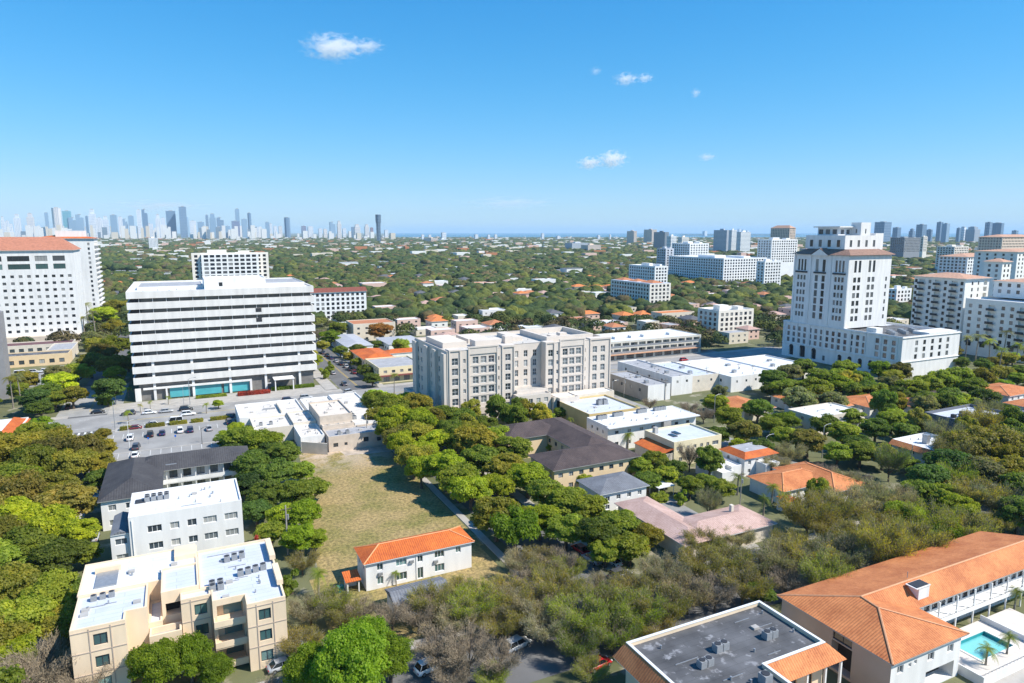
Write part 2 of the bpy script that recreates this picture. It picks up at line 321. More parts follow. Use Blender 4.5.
class Bld:
    """one building: an Empty at its foot, its parts as children; local axes follow its walls"""
    def __init__(s, name, label, cat, x, y, rz=0, group=None, land=None):
        s.x, s.y, s.rz = x, y, rz; s.root = empty(name, (x, y, 0), rz, label, cat, group)
        s.wall = {}; s.wins = []; s.parts = {}; s.land = land; s.bb = None; s.depth = .22
    def wpt(s, x, y):
        c, q = math.cos(s.rz), math.sin(s.rz); return (s.x + x * c - y * q, s.y + x * q + y * c)
    def part(s, name, m):
        if name in s.parts and m is not None and s.parts[name][1] is not m: name = name + '|' + m.name
        if name not in s.parts: s.parts[name] = (MB(), m)
        return s.parts[name][0]
    def _face(s, mb, face, x0, y0, x1, y1, z0, z1, ops):
        (dx, dy), (nx, ny), rz = FACE[face]
        lo, hi = (x0, x1) if face in 'SN' else (y0, y1)
        fix = {'S': y0, 'N': y1, 'W': x0, 'E': x1}[face]
        def P(t, z, d=0):
            return (t - nx * 0, fix - ny * d, z) if face in 'SN' else (fix - nx * d, t, z)
        ops = [o for o in ops if o[0] - o[2] / 2 > lo + .02 and o[0] + o[2] / 2 < hi - .02 and o[1] - o[3] / 2 > z0 + .01 and o[1] + o[3] / 2 < z1 - .01]
        zs = sorted(set([z0, z1] + [round(v, 3) for o in ops for v in (o[1] - o[3] / 2, o[1] + o[3] / 2)]))
        for a, b in zip(zs, zs[1:]):
            if b - a < .002: continue
            zm = (a + b) / 2; row = sorted([(o[0] - o[2] / 2, o[0] + o[2] / 2) for o in ops if o[1] - o[3] / 2 < zm < o[1] + o[3] / 2])
            t = lo
            for (p, q) in row:
                if p > t: mb.quad(P(t, a), P(p, a), P(p, b), P(t, b))
                t = max(t, q)
            if hi > t: mb.quad(P(t, a), P(hi, a), P(hi, b), P(t, b))
        for o in ops:
            t0, t1, a, b = o[0] - o[2] / 2, o[0] + o[2] / 2, o[1] - o[3] / 2, o[1] + o[3] / 2
            st = o[4] if len(o) > 4 else 'w1'; d = o[5] if len(o) > 5 else s.depth
            mb.quad(P(t0, a), P(t1, a), P(t1, a, d), P(t0, a, d)); mb.quad(P(t0, b), P(t1, b), P(t1, b, d), P(t0, b, d))
            mb.quad(P(t0, a), P(t0, b), P(t0, b, d), P(t0, a, d)); mb.quad(P(t1, a), P(t1, b), P(t1, b, d), P(t1, a, d))
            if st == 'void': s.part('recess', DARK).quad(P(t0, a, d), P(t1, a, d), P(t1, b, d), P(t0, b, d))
            elif st == 'back': mb.quad(P(t0, a, d), P(t1, a, d), P(t1, b, d), P(t0, b, d))
            else:
                c = P(o[0], o[1], d); s.wins.append((c, rz, o[2], o[3], st))
    def block(s, x0, y0, x1, y1, z0, z1, m=W_WHITE, ops=None, par=.6, roof=ROOF_W, name='wall', foot=True, cap=None, roofname='roof'):
        mb = s.part(name, m); ops = ops or {}
        top = z1 + (par if roof is not None else 0)
        for f in 'SNWE': s._face(mb, f, x0, y0, x1, y1, z0, top, ops.get(f, []))
        if roof is not None:
            t = .28
            if par > 0:
                for (a, b, c, d) in ((x0, y0, x1, y0 + t), (x0, y1 - t, x1, y1), (x0, y0 + t, x0 + t, y1 - t), (x1 - t, y0 + t, x1, y1 - t)):
                    mb.quad((a, b, top), (c, b, top), (c, d, top), (a, d, top))
                i0, j0, i1, j1 = x0 + t, y0 + t, x1 - t, y1 - t
                for p, q in (((i0, j0), (i1, j0)), ((i1, j0), (i1, j1)), ((i1, j1), (i0, j1)), ((i0, j1), (i0, j0))):
                    mb.quad((p[0], p[1], z1), (q[0], q[1], z1), (q[0], q[1], top), (p[0], p[1], top))
                s.part(roofname, roof).quad((i0, j0, z1 + .01), (i1, j0, z1 + .01), (i1, j1, z1 + .01), (i0, j1, z1 + .01))
                if cap:
                    cb = s.part('parapet_cap', cap)
                    for (a, b, c, d) in ((x0 - .08, y0 - .08, x1 + .08, y0 + t + .05), (x0 - .08, y1 - t - .05, x1 + .08, y1 + .08), (x0 - .08, y0 + t + .05, x0 + t + .05, y1 - t - .05), (x1 - t - .05, y0 + t + .05, x1 + .08, y1 - t - .05)):
                        cb.box(a, b, top + .003, c, d, top + .12)
            else:
                s.part(roofname, roof).box(x0 - .25, y0 - .25, z1 + .003, x1 + .25, y1 + .25, z1 + .22)
        if z0 < .5 and foot: s.foot(x0, y0, x1, y1)
        return s
    def foot(s, x0, y0, x1, y1):
        ps = [s.wpt(a, b) for a in (x0, x1) for b in (y0, y1)]
        FOOT.append((min(p[0] for p in ps), min(p[1] for p in ps), max(p[0] for p in ps), max(p[1] for p in ps)))
    def hip(s, x0, y0, x1, y1, z, rise, m, oh=.5, ridge=None, ax=None, gable=False, name='roof', inset=None):
        """hip roof over a rectangle; ax: ridge direction"""
        X0, Y0, X1, Y1 = x0 - oh, y0 - oh, x1 + oh, y1 + oh
        if ax is None: ax = 'x' if (X1 - X0) >= (Y1 - Y0) else 'y'
        b = s.part(name, m); h = min(X1 - X0, Y1 - Y0) / 2
        if inset is not None: h = inset
        if gable: h = 0
        if ax == 'x': ym = (Y0 + Y1) / 2; A = (X0 + h, ym, z + rise); B = (X1 - h, ym, z + rise)
        else: xm = (X0 + X1) / 2; A = (xm, Y0 + h, z + rise); B = (xm, Y1 - h, z + rise)
        c = [(X0, Y0, z), (X1, Y0, z), (X1, Y1, z), (X0, Y1, z)]
        if ax == 'x':
            b.quad(c[0], c[1], B, A); b.tri(c[1], c[2], B); b.quad(c[2], c[3], A, B); b.tri(c[3], c[0], A); hips = [(c[0], A), (c[3], A), (c[1], B), (c[2], B), (A, B)]
        else:
            b.tri(c[0], c[1], A); b.quad(c[1], c[2], B, A); b.tri(c[2], c[3], B); b.quad(c[3], c[0], A, B); hips = [(c[0], A), (c[1], A), (c[2], B), (c[3], B), (A, B)]
        e = s.part('eave', FR_W if m not in (T_DARK, T_BROWN) else CONC)
        e.box(X0 + .04, Y0 + .04, z - .18, X1 - .04, Y1 - .04, z - .004)
        if ridge:
            rb = s.part('ridge_cap', ridge)
            for p, q in (hips[4:] if gable else hips): rb.tube([(p[0], p[1], p[2] + .03), (q[0], q[1], q[2] + .03)], .13, 5)
    def finish(s, maxwin=100):
        for name, (mb, m) in s.parts.items():
            name = name.split('|')[0]
            if mb.f and name in SPLIT and len(mb.cut) > 2: split_build(mb, name, m, s.root)
            elif mb.f: mb.build(name, m, s.root)
        ws = [(math.dist((0, 0, CAM_H), (*s.wpt(c[0], c[1]), c[2])) + (0 if rz in (-math.pi / 2, 0, math.pi / 2) else 1000) + (500 if (rz == math.pi / 2 and s.x > 0) or (rz == -math.pi / 2 and s.x < -30) else 0) - 60 * (w_ * h_ > 6), c, rz, w_, h_, st) for (c, rz, w_, h_, st) in s.wins]
        ws.sort(key=lambda q: q[0])
        for (_, c, rz, w_, h_, st) in ws[:maxwin]:
            link('window', win_mesh(w_, h_, st), s.root, c, rz)
        rest = ws[maxwin:]
        if rest:
            mb = MB(); mats = []
            for (_, c, rz, w_, h_, st) in rest:
                me = win_mesh(w_, h_, st); off = len(mb.v); cc, ss = math.cos(rz), math.sin(rz)
                idx = []
                for mm in me.materials:
                    if mm not in mats: mats.append(mm)
                    idx.append(mats.index(mm))
                for v in me.vertices: x, y, z = v.co; mb.v.append((c[0] + x * cc - y * ss, c[1] + x * ss + y * cc, c[2] + z))
                for p in me.polygons: mb.f.append(tuple(off + i for i in p.vertices)); mb.m.append(idx[p.material_index])
            o = mb.build('windows', mats, s.root); o['kind'] = 'stuff'
        if s.land: LAND.append((s.x, s.y, s.land))
        return s.root
def grid(t0, t1, n, zs, w_, h_, st='w1', d=None):
    out = []
    for z in zs:
        for i in range(n):
            t = t0 + (t1 - t0) * (i + .5) / n; out.append((t, z, w_, h_, st) + ((d,) if d is not None else ()))
    return out

# ================================================================== SETTING
def sheet(name, pts, z, m, kind='structure'):
    b = MB(); b.poly([(p[0], p[1], z) for p in pts]); o = b.build(name, m); o['kind'] = kind; return o
def rect(x0, y0, x1, y1): return [(x0, y0), (x1, y0), (x1, y1), (x0, y1)]
GROUND = mat('earth_and_grass', (.17, .17, .085), .95, .2, .05, c2=(.10, .11, .05), blotch=(.11, (.30, .27, .20), .56), bump=.3, bscale=2)
ASPH = mat('asphalt', (.155, .152, .15), .9, .12, .15, blotch=(.4, (.20, .197, .19), .6))
ASPH_L = mat('bleached_asphalt', (.34, .33, .315), .9, .16, .12, blotch=(.55, (.25, .245, .235), .6))
PAVE = mat('pavement_concrete', (.44, .41, .37), .9, .12, .4, blotch=(1.2, (.33, .31, .28), .62))
GRASS = mat('lawn', (.13, .19, .05), .95, .2, .5, blotch=(.4, (.22, .20, .10), .58), bump=.4, bscale=6)
WATER = mat('sea_water', (.02, .13, .20), .25, .15, .002, spec=.4, stretch=(1, .2, 1))
PAINT = mat('road_paint', (.75, .75, .72), .8, .1, 3); PAINT_Y = mat('yellow_road_paint', (.65, .45, .08), .8, .1, 3)
def field_material():
    m, n, l = newmat('dry_grass'); b = n['Principled BSDF']; b.inputs['Roughness'].default_value = .95; b.inputs['Specular IOR Level'].default_value = .1
    g = n.new('ShaderNodeNewGeometry')
    def N(scale, det, pos0, c0, pos1, c1, off=0):
        no = n.new('ShaderNodeTexNoise'); no.inputs['Scale'].default_value = scale; no.inputs['Detail'].default_value = det; no.inputs['Roughness'].default_value = .65
        mp = n.new('ShaderNodeMapping'); mp.inputs['Location'].default_value = (off, off * 2, 0); l.new(g.outputs['Position'], mp.inputs[0]); l.new(mp.outputs[0], no.inputs['Vector'])
        r = n.new('ShaderNodeValToRGB'); r.color_ramp.elements[0].position = pos0; r.color_ramp.elements[1].position = pos1; r.color_ramp.elements[0].color = c0; r.color_ramp.elements[1].color = c1; l.new(no.outputs[0], r.inputs[0]); return r.outputs[0]
    base = N(.07, 8, .36, (.20, .19, .06, 1), .56, (.36, .27, .125, 1))
    fine = N(1.4, 12, .38, (.60, .62, .64, 1), .64, (1.32, 1.27, 1.2, 1), 5)
    mx = n.new('ShaderNodeMixRGB'); mx.blend_type = 'MULTIPLY'; mx.inputs[0].default_value = 1; l.new(base, mx.inputs[1]); l.new(fine, mx.inputs[2])
    # bare sand near the shops at the north end
    s = n.new('ShaderNodeSeparateXYZ'); l.new(g.outputs['Position'], s.inputs[0])
    mr = n.new('ShaderNodeMapRange'); mr.inputs[1].default_value = 176; mr.inputs[2].default_value = 198; l.new(s.outputs[1], mr.inputs[0])
    nm = N(.16, 6, .42, (0, 0, 0, 1), .56, (1, 1, 1, 1), 11)
    mu = n.new('ShaderNodeMath'); mu.operation = 'MULTIPLY'; l.new(mr.outputs[0], mu.inputs[0]); l.new(nm, mu.inputs[1])
    sand = n.new('ShaderNodeMixRGB'); l.new(mu.outputs[0], sand.inputs[0]); l.new(mx.outputs[0], sand.inputs[1]); sand.inputs[2].default_value = (.55, .43, .33, 1)
    l.new(sand.outputs[0], b.inputs['Base Color'])
    bp = n.new('ShaderNodeBump'); bp.inputs['Strength'].default_value = .5; bp.inputs['Distance'].default_value = .2; l.new(fine, bp.inputs['Height']); l.new(bp.outputs[0], b.inputs['Normal'])
    return m
FIELD = field_material()
RG = 60000.0
sheet('ground', [(RG * math.cos(2 * math.pi * k / 96), RG * math.sin(2 * math.pi * k / 96)) for k in range(96)], 0, GROUND)
coast = [at(x, y) for x, y in ((392, 237.0), (430, 237.6), (470, 237.2), (540, 237.8), (610, 237.2), (700, 237.8), (790, 238.4), (850, 237.8), (920, 238.6), (1010, 238.2), (1200, 238.6))]
def horizon_pt(px): d_ = ray(px, 232); a_ = math.atan2(d_[1], d_[0]); return (RG * math.cos(a_), RG * math.sin(a_))
farp = [horizon_pt(x) for x in (1500, 1300, 1100, 950, 800, 650, 520, 392)]
sheet('water', coast + farp, .6, WATER)
isl = [at(x, y) for x, y in ((690, 235.2), (790, 235.3), (800, 235.0), (680, 234.95))]
b = MB(); b.prism(isl, .5, 12); o = b.build('island_land', mat('island_scrub', (.05, .09, .04), .9, .2, .01)); o['kind'] = 'structure'
# long streets on the grid
def road(name, x0, y0, x1, y1, z=.008, m=ASPH, walk=2.2):
    sheet(name, rect(x0, y0, x1, y1), z, m); ROADS.append((x0, y0, x1, y1))
road('avenue', -420, 253, 900, 274, m=ASPH_L)
road('side_street', -38, 60, -26, 253, .008); road('side_street', -38, 274, -26, 900, .008)
road('side_street', 57, 93, 69, 253, .008); road('side_street', 57, 274, 72, 900, .008)
road('cross_street', -26, 79, 400, 93, .008)
road('side_street', 144, 93, 153, 253, .008, m=ASPH_L)
for (a, b_, c, d) in ((-420, 274, -38, 278), (-26, 274, 57, 278.5), (72, 274, 300, 278), (75, 249, 144, 253), (-26, 249.4, 57, 252.6), (154, 249, 400, 253)):
    bb = MB(); bb.box(a, b_, 0, c, d, .13); o = bb.build('pavement', PAVE); o['kind'] = 'structure'
for (a, b_, c, d) in ((53.4, 93, 55.0, 214), (70, 100, 72.5, 249), (-26, 280, -22.5, 289), (-42, 60, -39.5, 253), (-25.5, 93, -23, 230), (51, 278, 56, 420), (72.6, 278, 75, 420), (-26, 94, 52, 96), (73, 94, 143, 96)):
    bb = MB(); bb.box(a, b_, 0, c, d, .13); o = bb.build('pavement', PAVE); o['kind'] = 'structure'
sheet('pavement_strip', rect(-26, 278.6, 50.9, 289.9), .05, PAVE)
sheet('plaza_paving', rect(-42, 276, -22, 330), .012, mat('plaza_concrete', (.36, .35, .33), .9, .12, .3))
mk = MB()
def stripe(x0, y0, x1, y1, z=.016): mk.quad((x0, y0, z), (x1, y0, z), (x1, y1, z), (x0, y1, z))
for y in (261.9, 262.6):
    for x0, x1 in ((-400, -40), (-24, 54), (74, 140), (156, 400)): stripe(x0, y, x1, y + .15)
o = mk.build('avenue_centre_line', PAINT_Y); o['kind'] = 'structure'
mk = MB()
for x in (64.3, 64.8): stripe(x, 279, x + .15, 500)
for x in (-32.3, -31.9): stripe(x, 60, x + .13, 249); stripe(x, 282, x + .13, 420)
o = mk.build('street_centre_line', PAINT_Y); o['kind'] = 'structure'
mk = MB()
for k in range(50): stripe(-24 + k * 1.5, 276.4 - .2, -23.3 + k * 1.5, 276.4) if False else None
for y in (257.2, 269.5):
    for k in range(60): stripe(-160 + k * 9, y, -157 + k * 9, y + .13)
for x0, x1 in ((-38, -26), (57, 72)):
    for k in range(7): stripe(x0 + .4 + k * (x1 - x0) / 7, 249.6, x0 + 1.0 + k * (x1 - x0) / 7, 252.4, .14 if False else .02)
for k in range(14): stripe(-22 + k * 2.75, 239.2, -21.88 + k * 2.75, 244.6); 
for k in range(14): stripe(-22 + k * 2.75, 217.5, -21.88 + k * 2.75, 222.5)
o = mk.build('lane_and_bay_markings', PAINT); o['kind'] = 'structure'
ROADS += [(-24, 216, 14, 249)]
sheet('car_park', rect(-24, 216, 14, 249.2), .010, ASPH_L)
sheet('car_park', rect(-100, 340, -42, 372), .010, ASPH_L); ROADS.append((-100, 340, -42, 372))
sheet('service_yard', rect(69.2, 40, 76.8, 58), .012, ASPH_L); sheet('service_yard', rect(98, 40, 135, 51), .012, PAVE)
sheet('car_park', rect(165, 236, 255, 249), .012, ASPH_L); sheet('car_park', rect(178, 278.3, 260, 285.6), .012, ASPH_L)
sheet('back_alley', rect(98, 96.5, 104, 128), .011, ASPH_L)
fld = [(26, 121), (47, 122), (53, 122), (53.1, 150), (53, 196), (45, 197.5), (28, 200), (25.8, 170), (22, 150), (20, 124)]
sheet('field', fld, .006, FIELD)
sheet('yard', rect(18, 97, 52, 123), .004, FIELD)
ROADS.append((24, 122, 53, 200))
sheet('dirt_patch', [(40, 192), (53, 190), (56, 196), (52, 202), (39, 199)], .009, mat('pale_sand', (.55, .46, .37), .95, .2, .5))

# ================================================================== BUILDINGS, near to far
def polyblock(s, pts, z0, z1, m, ops=None, par=.6, roof=ROOF_W, t=.28, cap=None):
    """flat-roofed block over a counter-clockwise right-angled polygon"""
    ops = ops or {}; mb = s.part('wall', m); n = len(pts); top = z1 + par
    for i in range(n):
        (ax, ay), (bx, by) = pts[i], pts[(i + 1) % n]
        f = 'S' if bx > ax + .01 else 'N' if bx < ax - .01 else 'E' if by > ay else 'W'
        s._face(mb, f, min(ax, bx), min(ay, by), max(ax, bx), max(ay, by), z0, top, ops.get(i, []))
    def nrm(i):
        (ax, ay), (bx, by) = pts[i % n], pts[(i + 1) % n]; d = math.hypot(bx - ax, by - ay); return (-(by - ay) / d, (bx - ax) / d)
    def off(t): return [(pts[i][0] + (nrm(i - 1)[0] + nrm(i)[0]) * t, pts[i][1] + (nrm(i - 1)[1] + nrm(i)[1]) * t) for i in range(n)]
    q = off(t)
    for i in range(n):
        j = (i + 1) % n
        mb.quad((*pts[i], top), (*pts[j], top), (*q[j], top), (*q[i], top)); mb.quad((*q[i], z1), (*q[j], z1), (*q[j], top), (*q[i], top))
    s.part('roof', roof).poly([(*p, z1 + .01) for p in q])
    if cap:
        cb = s.part('parapet_cap', cap); o1, o2 = off(-.08), off(t + .06)
        for i in range(n):
            j = (i + 1) % n
            for z in (top + .1,): cb.quad((*o1[i], z), (*o1[j], z), (*o2[j], z), (*o2[i], z))
            cb.quad((*o1[i], top + .003), (*o1[j], top + .003), (*o1[j], top + .1), (*o1[i], top + .1)); cb.quad((*o2[i], top + .003), (*o2[j], top + .003), (*o2[j], top + .1), (*o2[i], top + .1))
    if z0 < .5:
        xs = [p[0] for p in pts]; ys = [p[1] for p in pts]; s.foot(min(xs), min(ys), max(xs), max(ys))
Bld.poly = polyblock
def B(*a, **k): return Bld(*a, **k)
cl_r = random.Random(3)
def clutter(s, x0, y0, x1, y1, z, n):
    """vents, pipe stubs, hatches and a conduit on a flat roof"""
    for k in range(n):
        x, y = cl_r.uniform(x0 + .6, x1 - .6), cl_r.uniform(y0 + .6, y1 - .6); t_ = cl_r.random()
        if t_ < .5: s.part('roof_vent', METAL).tube([(x, y, z), (x, y, z + .5)], cl_r.uniform(.08, .18), 7)
        elif t_ < .72: s.part('roof_hatch', CONC).box(x - .5, y - .4, z + .003, x + .5, y + .4, z + .32)
        else:
            L_ = cl_r.uniform(1.5, 4)
            if x + L_ < x1 - .4: s.part('conduit', METAL).box(x, y, z + .02, x + L_, y + .09, z + .12)
SPLIT |= {'roof_vent', 'roof_hatch', 'conduit'}
Bld.clutter = clutter

# ---- grey flat roof with tile skirts, bottom right
g = B('flat_roof_building', 'low building with dark grey flat roof, white parapet and terracotta tile skirts', 'building', 52, 40, land='tile-skirted flat roof')
g.poly([(0, -10), (13.5, -10), (13.5, 18.7), (24.6, 18.7), (24.6, 30.6), (0, 30.6)], 0, 7.6, W_PEACH, {5: [(25.5, 2.3, 2.2, 3.2, 'd1'), (20, 2.3, 1.6, 1.6, 'd1')], 2: [(16, 3.2, 1.2, 3.2, 'd1'), (19, 3.2, 1.2, 3.2, 'd1'), (22, 3.2, 1.2, 3.2, 'd1')]}, par=.55, roof=ROOF_G, cap=FR_W)
sk = g.part('tile_skirt', T_TERRA)
sk.quad((-1.9, -10, 6.3), (-1.9, 31.2, 6.3), (-.1, 30.7, 8.12), (-.1, -10, 8.12))
sk.quad((13.6, 18.6, 8.12), (24.8, 18.6, 8.12), (26.6, 16.6, 6.3), (13.6, 16.6, 6.3)); sk.quad((24.7, 18.6, 8.12), (24.7, 24, 8.12), (26.6, 24, 6.3), (26.6, 16.6, 6.3))
sk.quad((13.6, -10, 8.12), (13.6, 16.6, 8.12), (15, 16.6, 6.6), (15, -10, 6.6))
pp = g.part('porch_post', W_WHITE)
for x in (16, 19.5, 23, 26): pp.box(x - .15, 16.9, 0, x + .15, 17.2, 6.2)
g.clutter(1, -8, 13, 30, 7.61, 20); g.clutter(14, 19.5, 24, 30, 7.61, 7); g.part('skirt_soffit', W_WHITE).box(-1.8, -10, 6.1, 0, 31, 6.25)
g.finish()

# ---- terracotta L-shaped apartment house with pool, right edge
t = B('tiled_apartment_house', 'long two-storey house with terracotta hip roof and open galleries beside the swimming pool', 'apartment house', 82.3, 52.5, land='poolside house')
zE, zR = 6.8, 9.4
A, Bp, C = (6.9, 7.4, zR), (7.4, 10.7, zR), (54, 10.7, zR)
rf = t.part('roof', T_TERRA)
rf.quad((0, 19.9, zE), (0, 0, zE), A, Bp); rf.quad((0, 19.9, zE), Bp, C, (54, 19.9, zE)); rf.tri((0, 0, zE), (16.7, 0, zE), A); rf.quad((16.7, 0, zE), (16.7, 7.5, zE), Bp, A); rf.quad((16.7, 7.5, zE), (54, 7.5, zE), C, Bp)
rb = t.part('ridge_cap', RIDGE)
for p, q in ((A, Bp), (Bp, C), ((0, 0, zE), A), ((16.7, 0, zE), A), ((0, 19.9, zE), Bp)): rb.tube([(p[0], p[1], p[2] + .03), (q[0], q[1], q[2] + .03)], .15, 5)
t.part('eave', CONC).prism([(.05, .05), (16.65, .05), (16.65, 7.55), (54, 7.55), (54, 19.85), (.05, 19.85)], zE - .25, zE - .004)
t.part('wall', W_TAN)  # tan here puts the shade of the side away from the sun into the colour
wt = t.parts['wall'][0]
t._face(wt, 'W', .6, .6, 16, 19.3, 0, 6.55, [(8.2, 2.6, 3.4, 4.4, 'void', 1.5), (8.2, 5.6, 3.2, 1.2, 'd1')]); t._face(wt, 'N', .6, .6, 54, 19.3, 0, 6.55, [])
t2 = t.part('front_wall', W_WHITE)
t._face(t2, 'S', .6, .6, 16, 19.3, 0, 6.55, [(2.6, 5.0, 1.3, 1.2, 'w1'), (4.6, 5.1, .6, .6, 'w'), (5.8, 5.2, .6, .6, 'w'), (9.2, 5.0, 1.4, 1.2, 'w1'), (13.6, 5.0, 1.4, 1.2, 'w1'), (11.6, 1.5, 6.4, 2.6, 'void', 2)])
t._face(t2, 'E', .6, .6, 16, 9.4, 0, 6.55, [(3, 5, 1.2, 1.2, 'w1'), (6, 5, 1.2, 1.2, 'w1')])
t._face(t2, 'S', 16, 9.4, 54, 19.3, 0, 6.55, grid(17, 53, 12, [1.4], 1.3, 1.9, 'd1') + grid(17, 53, 18, [4.9], 1.5, 2.2, 'd2'))
sl = t.part('gallery_slab', W_WHITE); sl.box(16.2, 7.1, 3.0, 54, 9.38, 3.25); sl.box(16.2, 7.1, 3.25, 54, 7.2, 3.75)
rl = t.part('gallery_railing', FR_W)
rl.box(16.2, 7.1, 4.2, 54, 7.16, 4.27)
for k in range(70): rl.box(16.3 + k * .54, 7.11, 3.75, 16.34 + k * .54, 7.15, 4.2)
ps = t.part('gallery_post', W_WHITE)
for k in range(9): ps.box(17 + k * 4.6, 7.25, 0, 17.2 + k * 4.6, 7.45, 6.54)
mo = t.part('roof_hatch', W_WHITE); mo.box(17.6, 8.3, 7.1, 20.2, 10.0, 9.4); mo.prism([(16.9, 8.2), (20.3, 8.2), (20.3, 10.1), (16.9, 10.1)], 9.4, 9.5)
t.part('hatch_cover', DKMETAL).box(17.2, 8.4, 9.503, 20.1, 9.95, 9.6); t.part('antenna', METAL).tube([(19.6, 11.6, 8.4), (19.6, 11.6, 10.2)], .06, 5)
t.foot(0, 0, 54, 20); t.finish()
# ---- pool
p = empty('swimming_pool', (99, 50, 0), 0, 'rectangular turquoise swimming pool with raised white deck and walls', 'swimming pool')
dk = MB(); z = 1.0; X0, X1, Y0, Y1 = 4.5, 12.8, 2.8, 7.2
for r in ((0, 0, X0, 9.4), (X1, 0, 24, 9.4), (X0, 0, X1, Y0), (X0, Y1, X1, 9.4)): dk.box(r[0], r[1], 0, r[2], r[3], z)
dk.build('deck', mat('pool_deck', (.66, .60, .54), .8, .06, .7), p)
bs = MB(); 
bs.quad((X0, Y0, .2), (X1, Y0, .2), (X1, Y1, .2), (X0, Y1, .2)); bs.build('basin', mat('pool_floor', (.30, .70, .72), .4, .04, .4), p)
rm = MB()
for r in ((X0 - .35, Y0 - .35, X1 + .35, Y0), (X0 - .35, Y1, X1 + .35, Y1 + .35), (X0 - .35, Y0, X0, Y1), (X1, Y0, X1 + .35, Y1)): rm.box(r[0], r[1], z + .002, r[2], r[3], z + .12)
rm.build('coping', W_WHITE, p)
tl = MB(); tl.box(X1 - .03, Y0, .2, X1 - .002, Y1, .98); tl.box(X0, Y1 - .03, .2, X1 - .03, Y1 - .002, .98); tl.build('tile_band', mat('teal_tiles', (.02, .30, .32), .3, .1, 1), p)  # shade on the inner north and east walls, painted in as dark teal
wm, n_, l_ = newmat('pool_water'); bb = n_['Principled BSDF']; bb.inputs['Base Color'].default_value = (.26, .70, .70, 1); bb.inputs['Roughness'].default_value = .05; bb.inputs['Alpha'].default_value = .55
wtr = MB(); wtr.quad((X0, Y0, .45), (X1, Y0, .45), (X1, Y1, .45), (X0, Y1, .45)); wtr.build('water', wm, p)
wl_ = MB(); wl_.box(-.2, -.2, 0, 24, 0, 1.55); wl_.box(-.2, 0, 0, 0, 6.5, 1.55); wl_.box(15.6, 0.003, 1.003, 15.75, 9.4, 1.9); wl_.build('wall', W_WHITE, p)
LAND.append((106, 55, 'swimming pool')); FOOT.append((99, 50, 124, 60))
rl = MB()
for k in range(16): rl.box(.2 + k * .9, -.14, 1.552, .24 + k * .9, -.1, 2.2)
rl.box(.1, -.15, 2.2, 14, -.09, 2.26); rl.build('railing', FR_W, p)
for i, (x, y, s_) in enumerate(((101.5, 56.6, 0), (103, 58.4, .3), (107, 58.6, -.2))):
    pass

# ---- orange-roof house
h = B('orange_roof_house', 'white two-storey house with bright orange tile roof at the near end of the grass field', 'house', 26.2, 114, land='orange-roofed house')
h.block(.4, .4, 20.9, 7.0, 0, 5.3, W_WHITE, {'S': [(3.0, 4.1, 1.1, 1.3, 'g1'), (7.0, 4.1, 2.0, 1.3, 'g2'), (10.6, 4.0, 1.0, 1.3, 'g1'), (14.4, 4.1, 1.9, 1.3, 'g2'), (18.2, 4.2, 1.0, 1.2, 'g1'), (3.0, 1.5, 1.1, 1.5, 'g1'), (7.0, 1.4, 2.0, 1.5, 'g2'), (10.6, 1.2, 1.1, 2.2, 'g1'), (14.4, 1.4, 1.9, 1.5, 'g2')], 'W': [(2, 4.0, .8, 1.1, 'k1'), (5, 4.0, .8, 1.1, 'k1')]}, roof=None)
h.hip(.4, .4, 20.9, 7.0, 5.4, 1.5, T_ORANGE, .5, RIDGE_O)
acb = h.part('wall_air_conditioner', METAL)
for x, z in ((3.0, 2.85), (8.9, 3.9), (13.6, 2.85)): acb.box(x - .4, .05, z - .25, x + .4, .38, z + .25)
h.part('downpipe', FR_W).tube([(9.8, .33, 0), (9.8, .33, 5.2)], .06, 6)
h.finish()
s = B('garden_shed', 'small open shed with orange tile roof at the left end of the white house', 'shed', 23.2, 114.8)
s.part('wall', W_WHITE).box(.1, 2.6, 0, 2.3, 2.8, 2.3); s.parts['wall'][0].box(.1, .1, 0, .3, 2.59, 2.3); s.parts['wall'][0].box(2.1, .1, 0, 2.3, .4, 2.3)
r_ = s.part('roof', T_ORANGE); r_.quad((-.2, -.2, 2.35), (2.6, -.2, 2.35), (2.6, 3.1, 2.9), (-.2, 3.1, 2.9)); r_.quad((-.2, -.2, 2.27), (2.6, -.2, 2.27), (2.6, 3.1, 2.82), (-.2, 3.1, 2.82)); s.foot(0, 0, 2.4, 2.9); s.finish()
c = B('grey_roof_bungalow', 'low pale bungalow with ribbed grey roof, half hidden by bare trees', 'house', 28.5, 98)
c.block(.3, 5, 9.9, 10.6, 0, 2.6, W_WHITE, {'S': [(3, 1.4, 1.3, 1.2), (7, 1.4, 1.3, 1.2)]}, roof=None)
c.hip(.3, 5, 9.8, 10.6, 2.7, 1.0, T_GREY, .35, None, gable=True); c.finish()

# ---- peach block
pk = B('peach_apartment_block', 'peach three-storey apartment block with white flat roofs on several levels', 'apartment block', -17, 98, land='peach apartment block')
def scored(b, x0, x1, y, zs, xs):
    """shallow raised bands that divide the front into panels"""
    mb = b.part('score_band', W_TAN)
    for z in zs: mb.box(x0, y - .07, z - .06, x1, y - .004, z + .06)
    for x in xs: mb.box(x - .06, y - .075, .1, x + .06, y - .006, 10.4)
tg = lambda x: [(x, z, 1.7, 1.7, 't1') for z in (2.0, 5.3, 8.6)]
pk.poly([(.4, 4.6), (7, 4.6), (7, 7), (9.6, 7), (9.6, 14.6), (.4, 14.6)], 0, 10.3, W_PEACH, {0: tg(3.9), 5: grid(6, 14, 3, [2, 5.3, 8.6], 1.2, 1.3, 't1')}, par=.35, roof=ROOF_BW)
scored(pk, .4, 7, 4.6, (3.7, 7.0, 10.1), (2.6, 5.2))
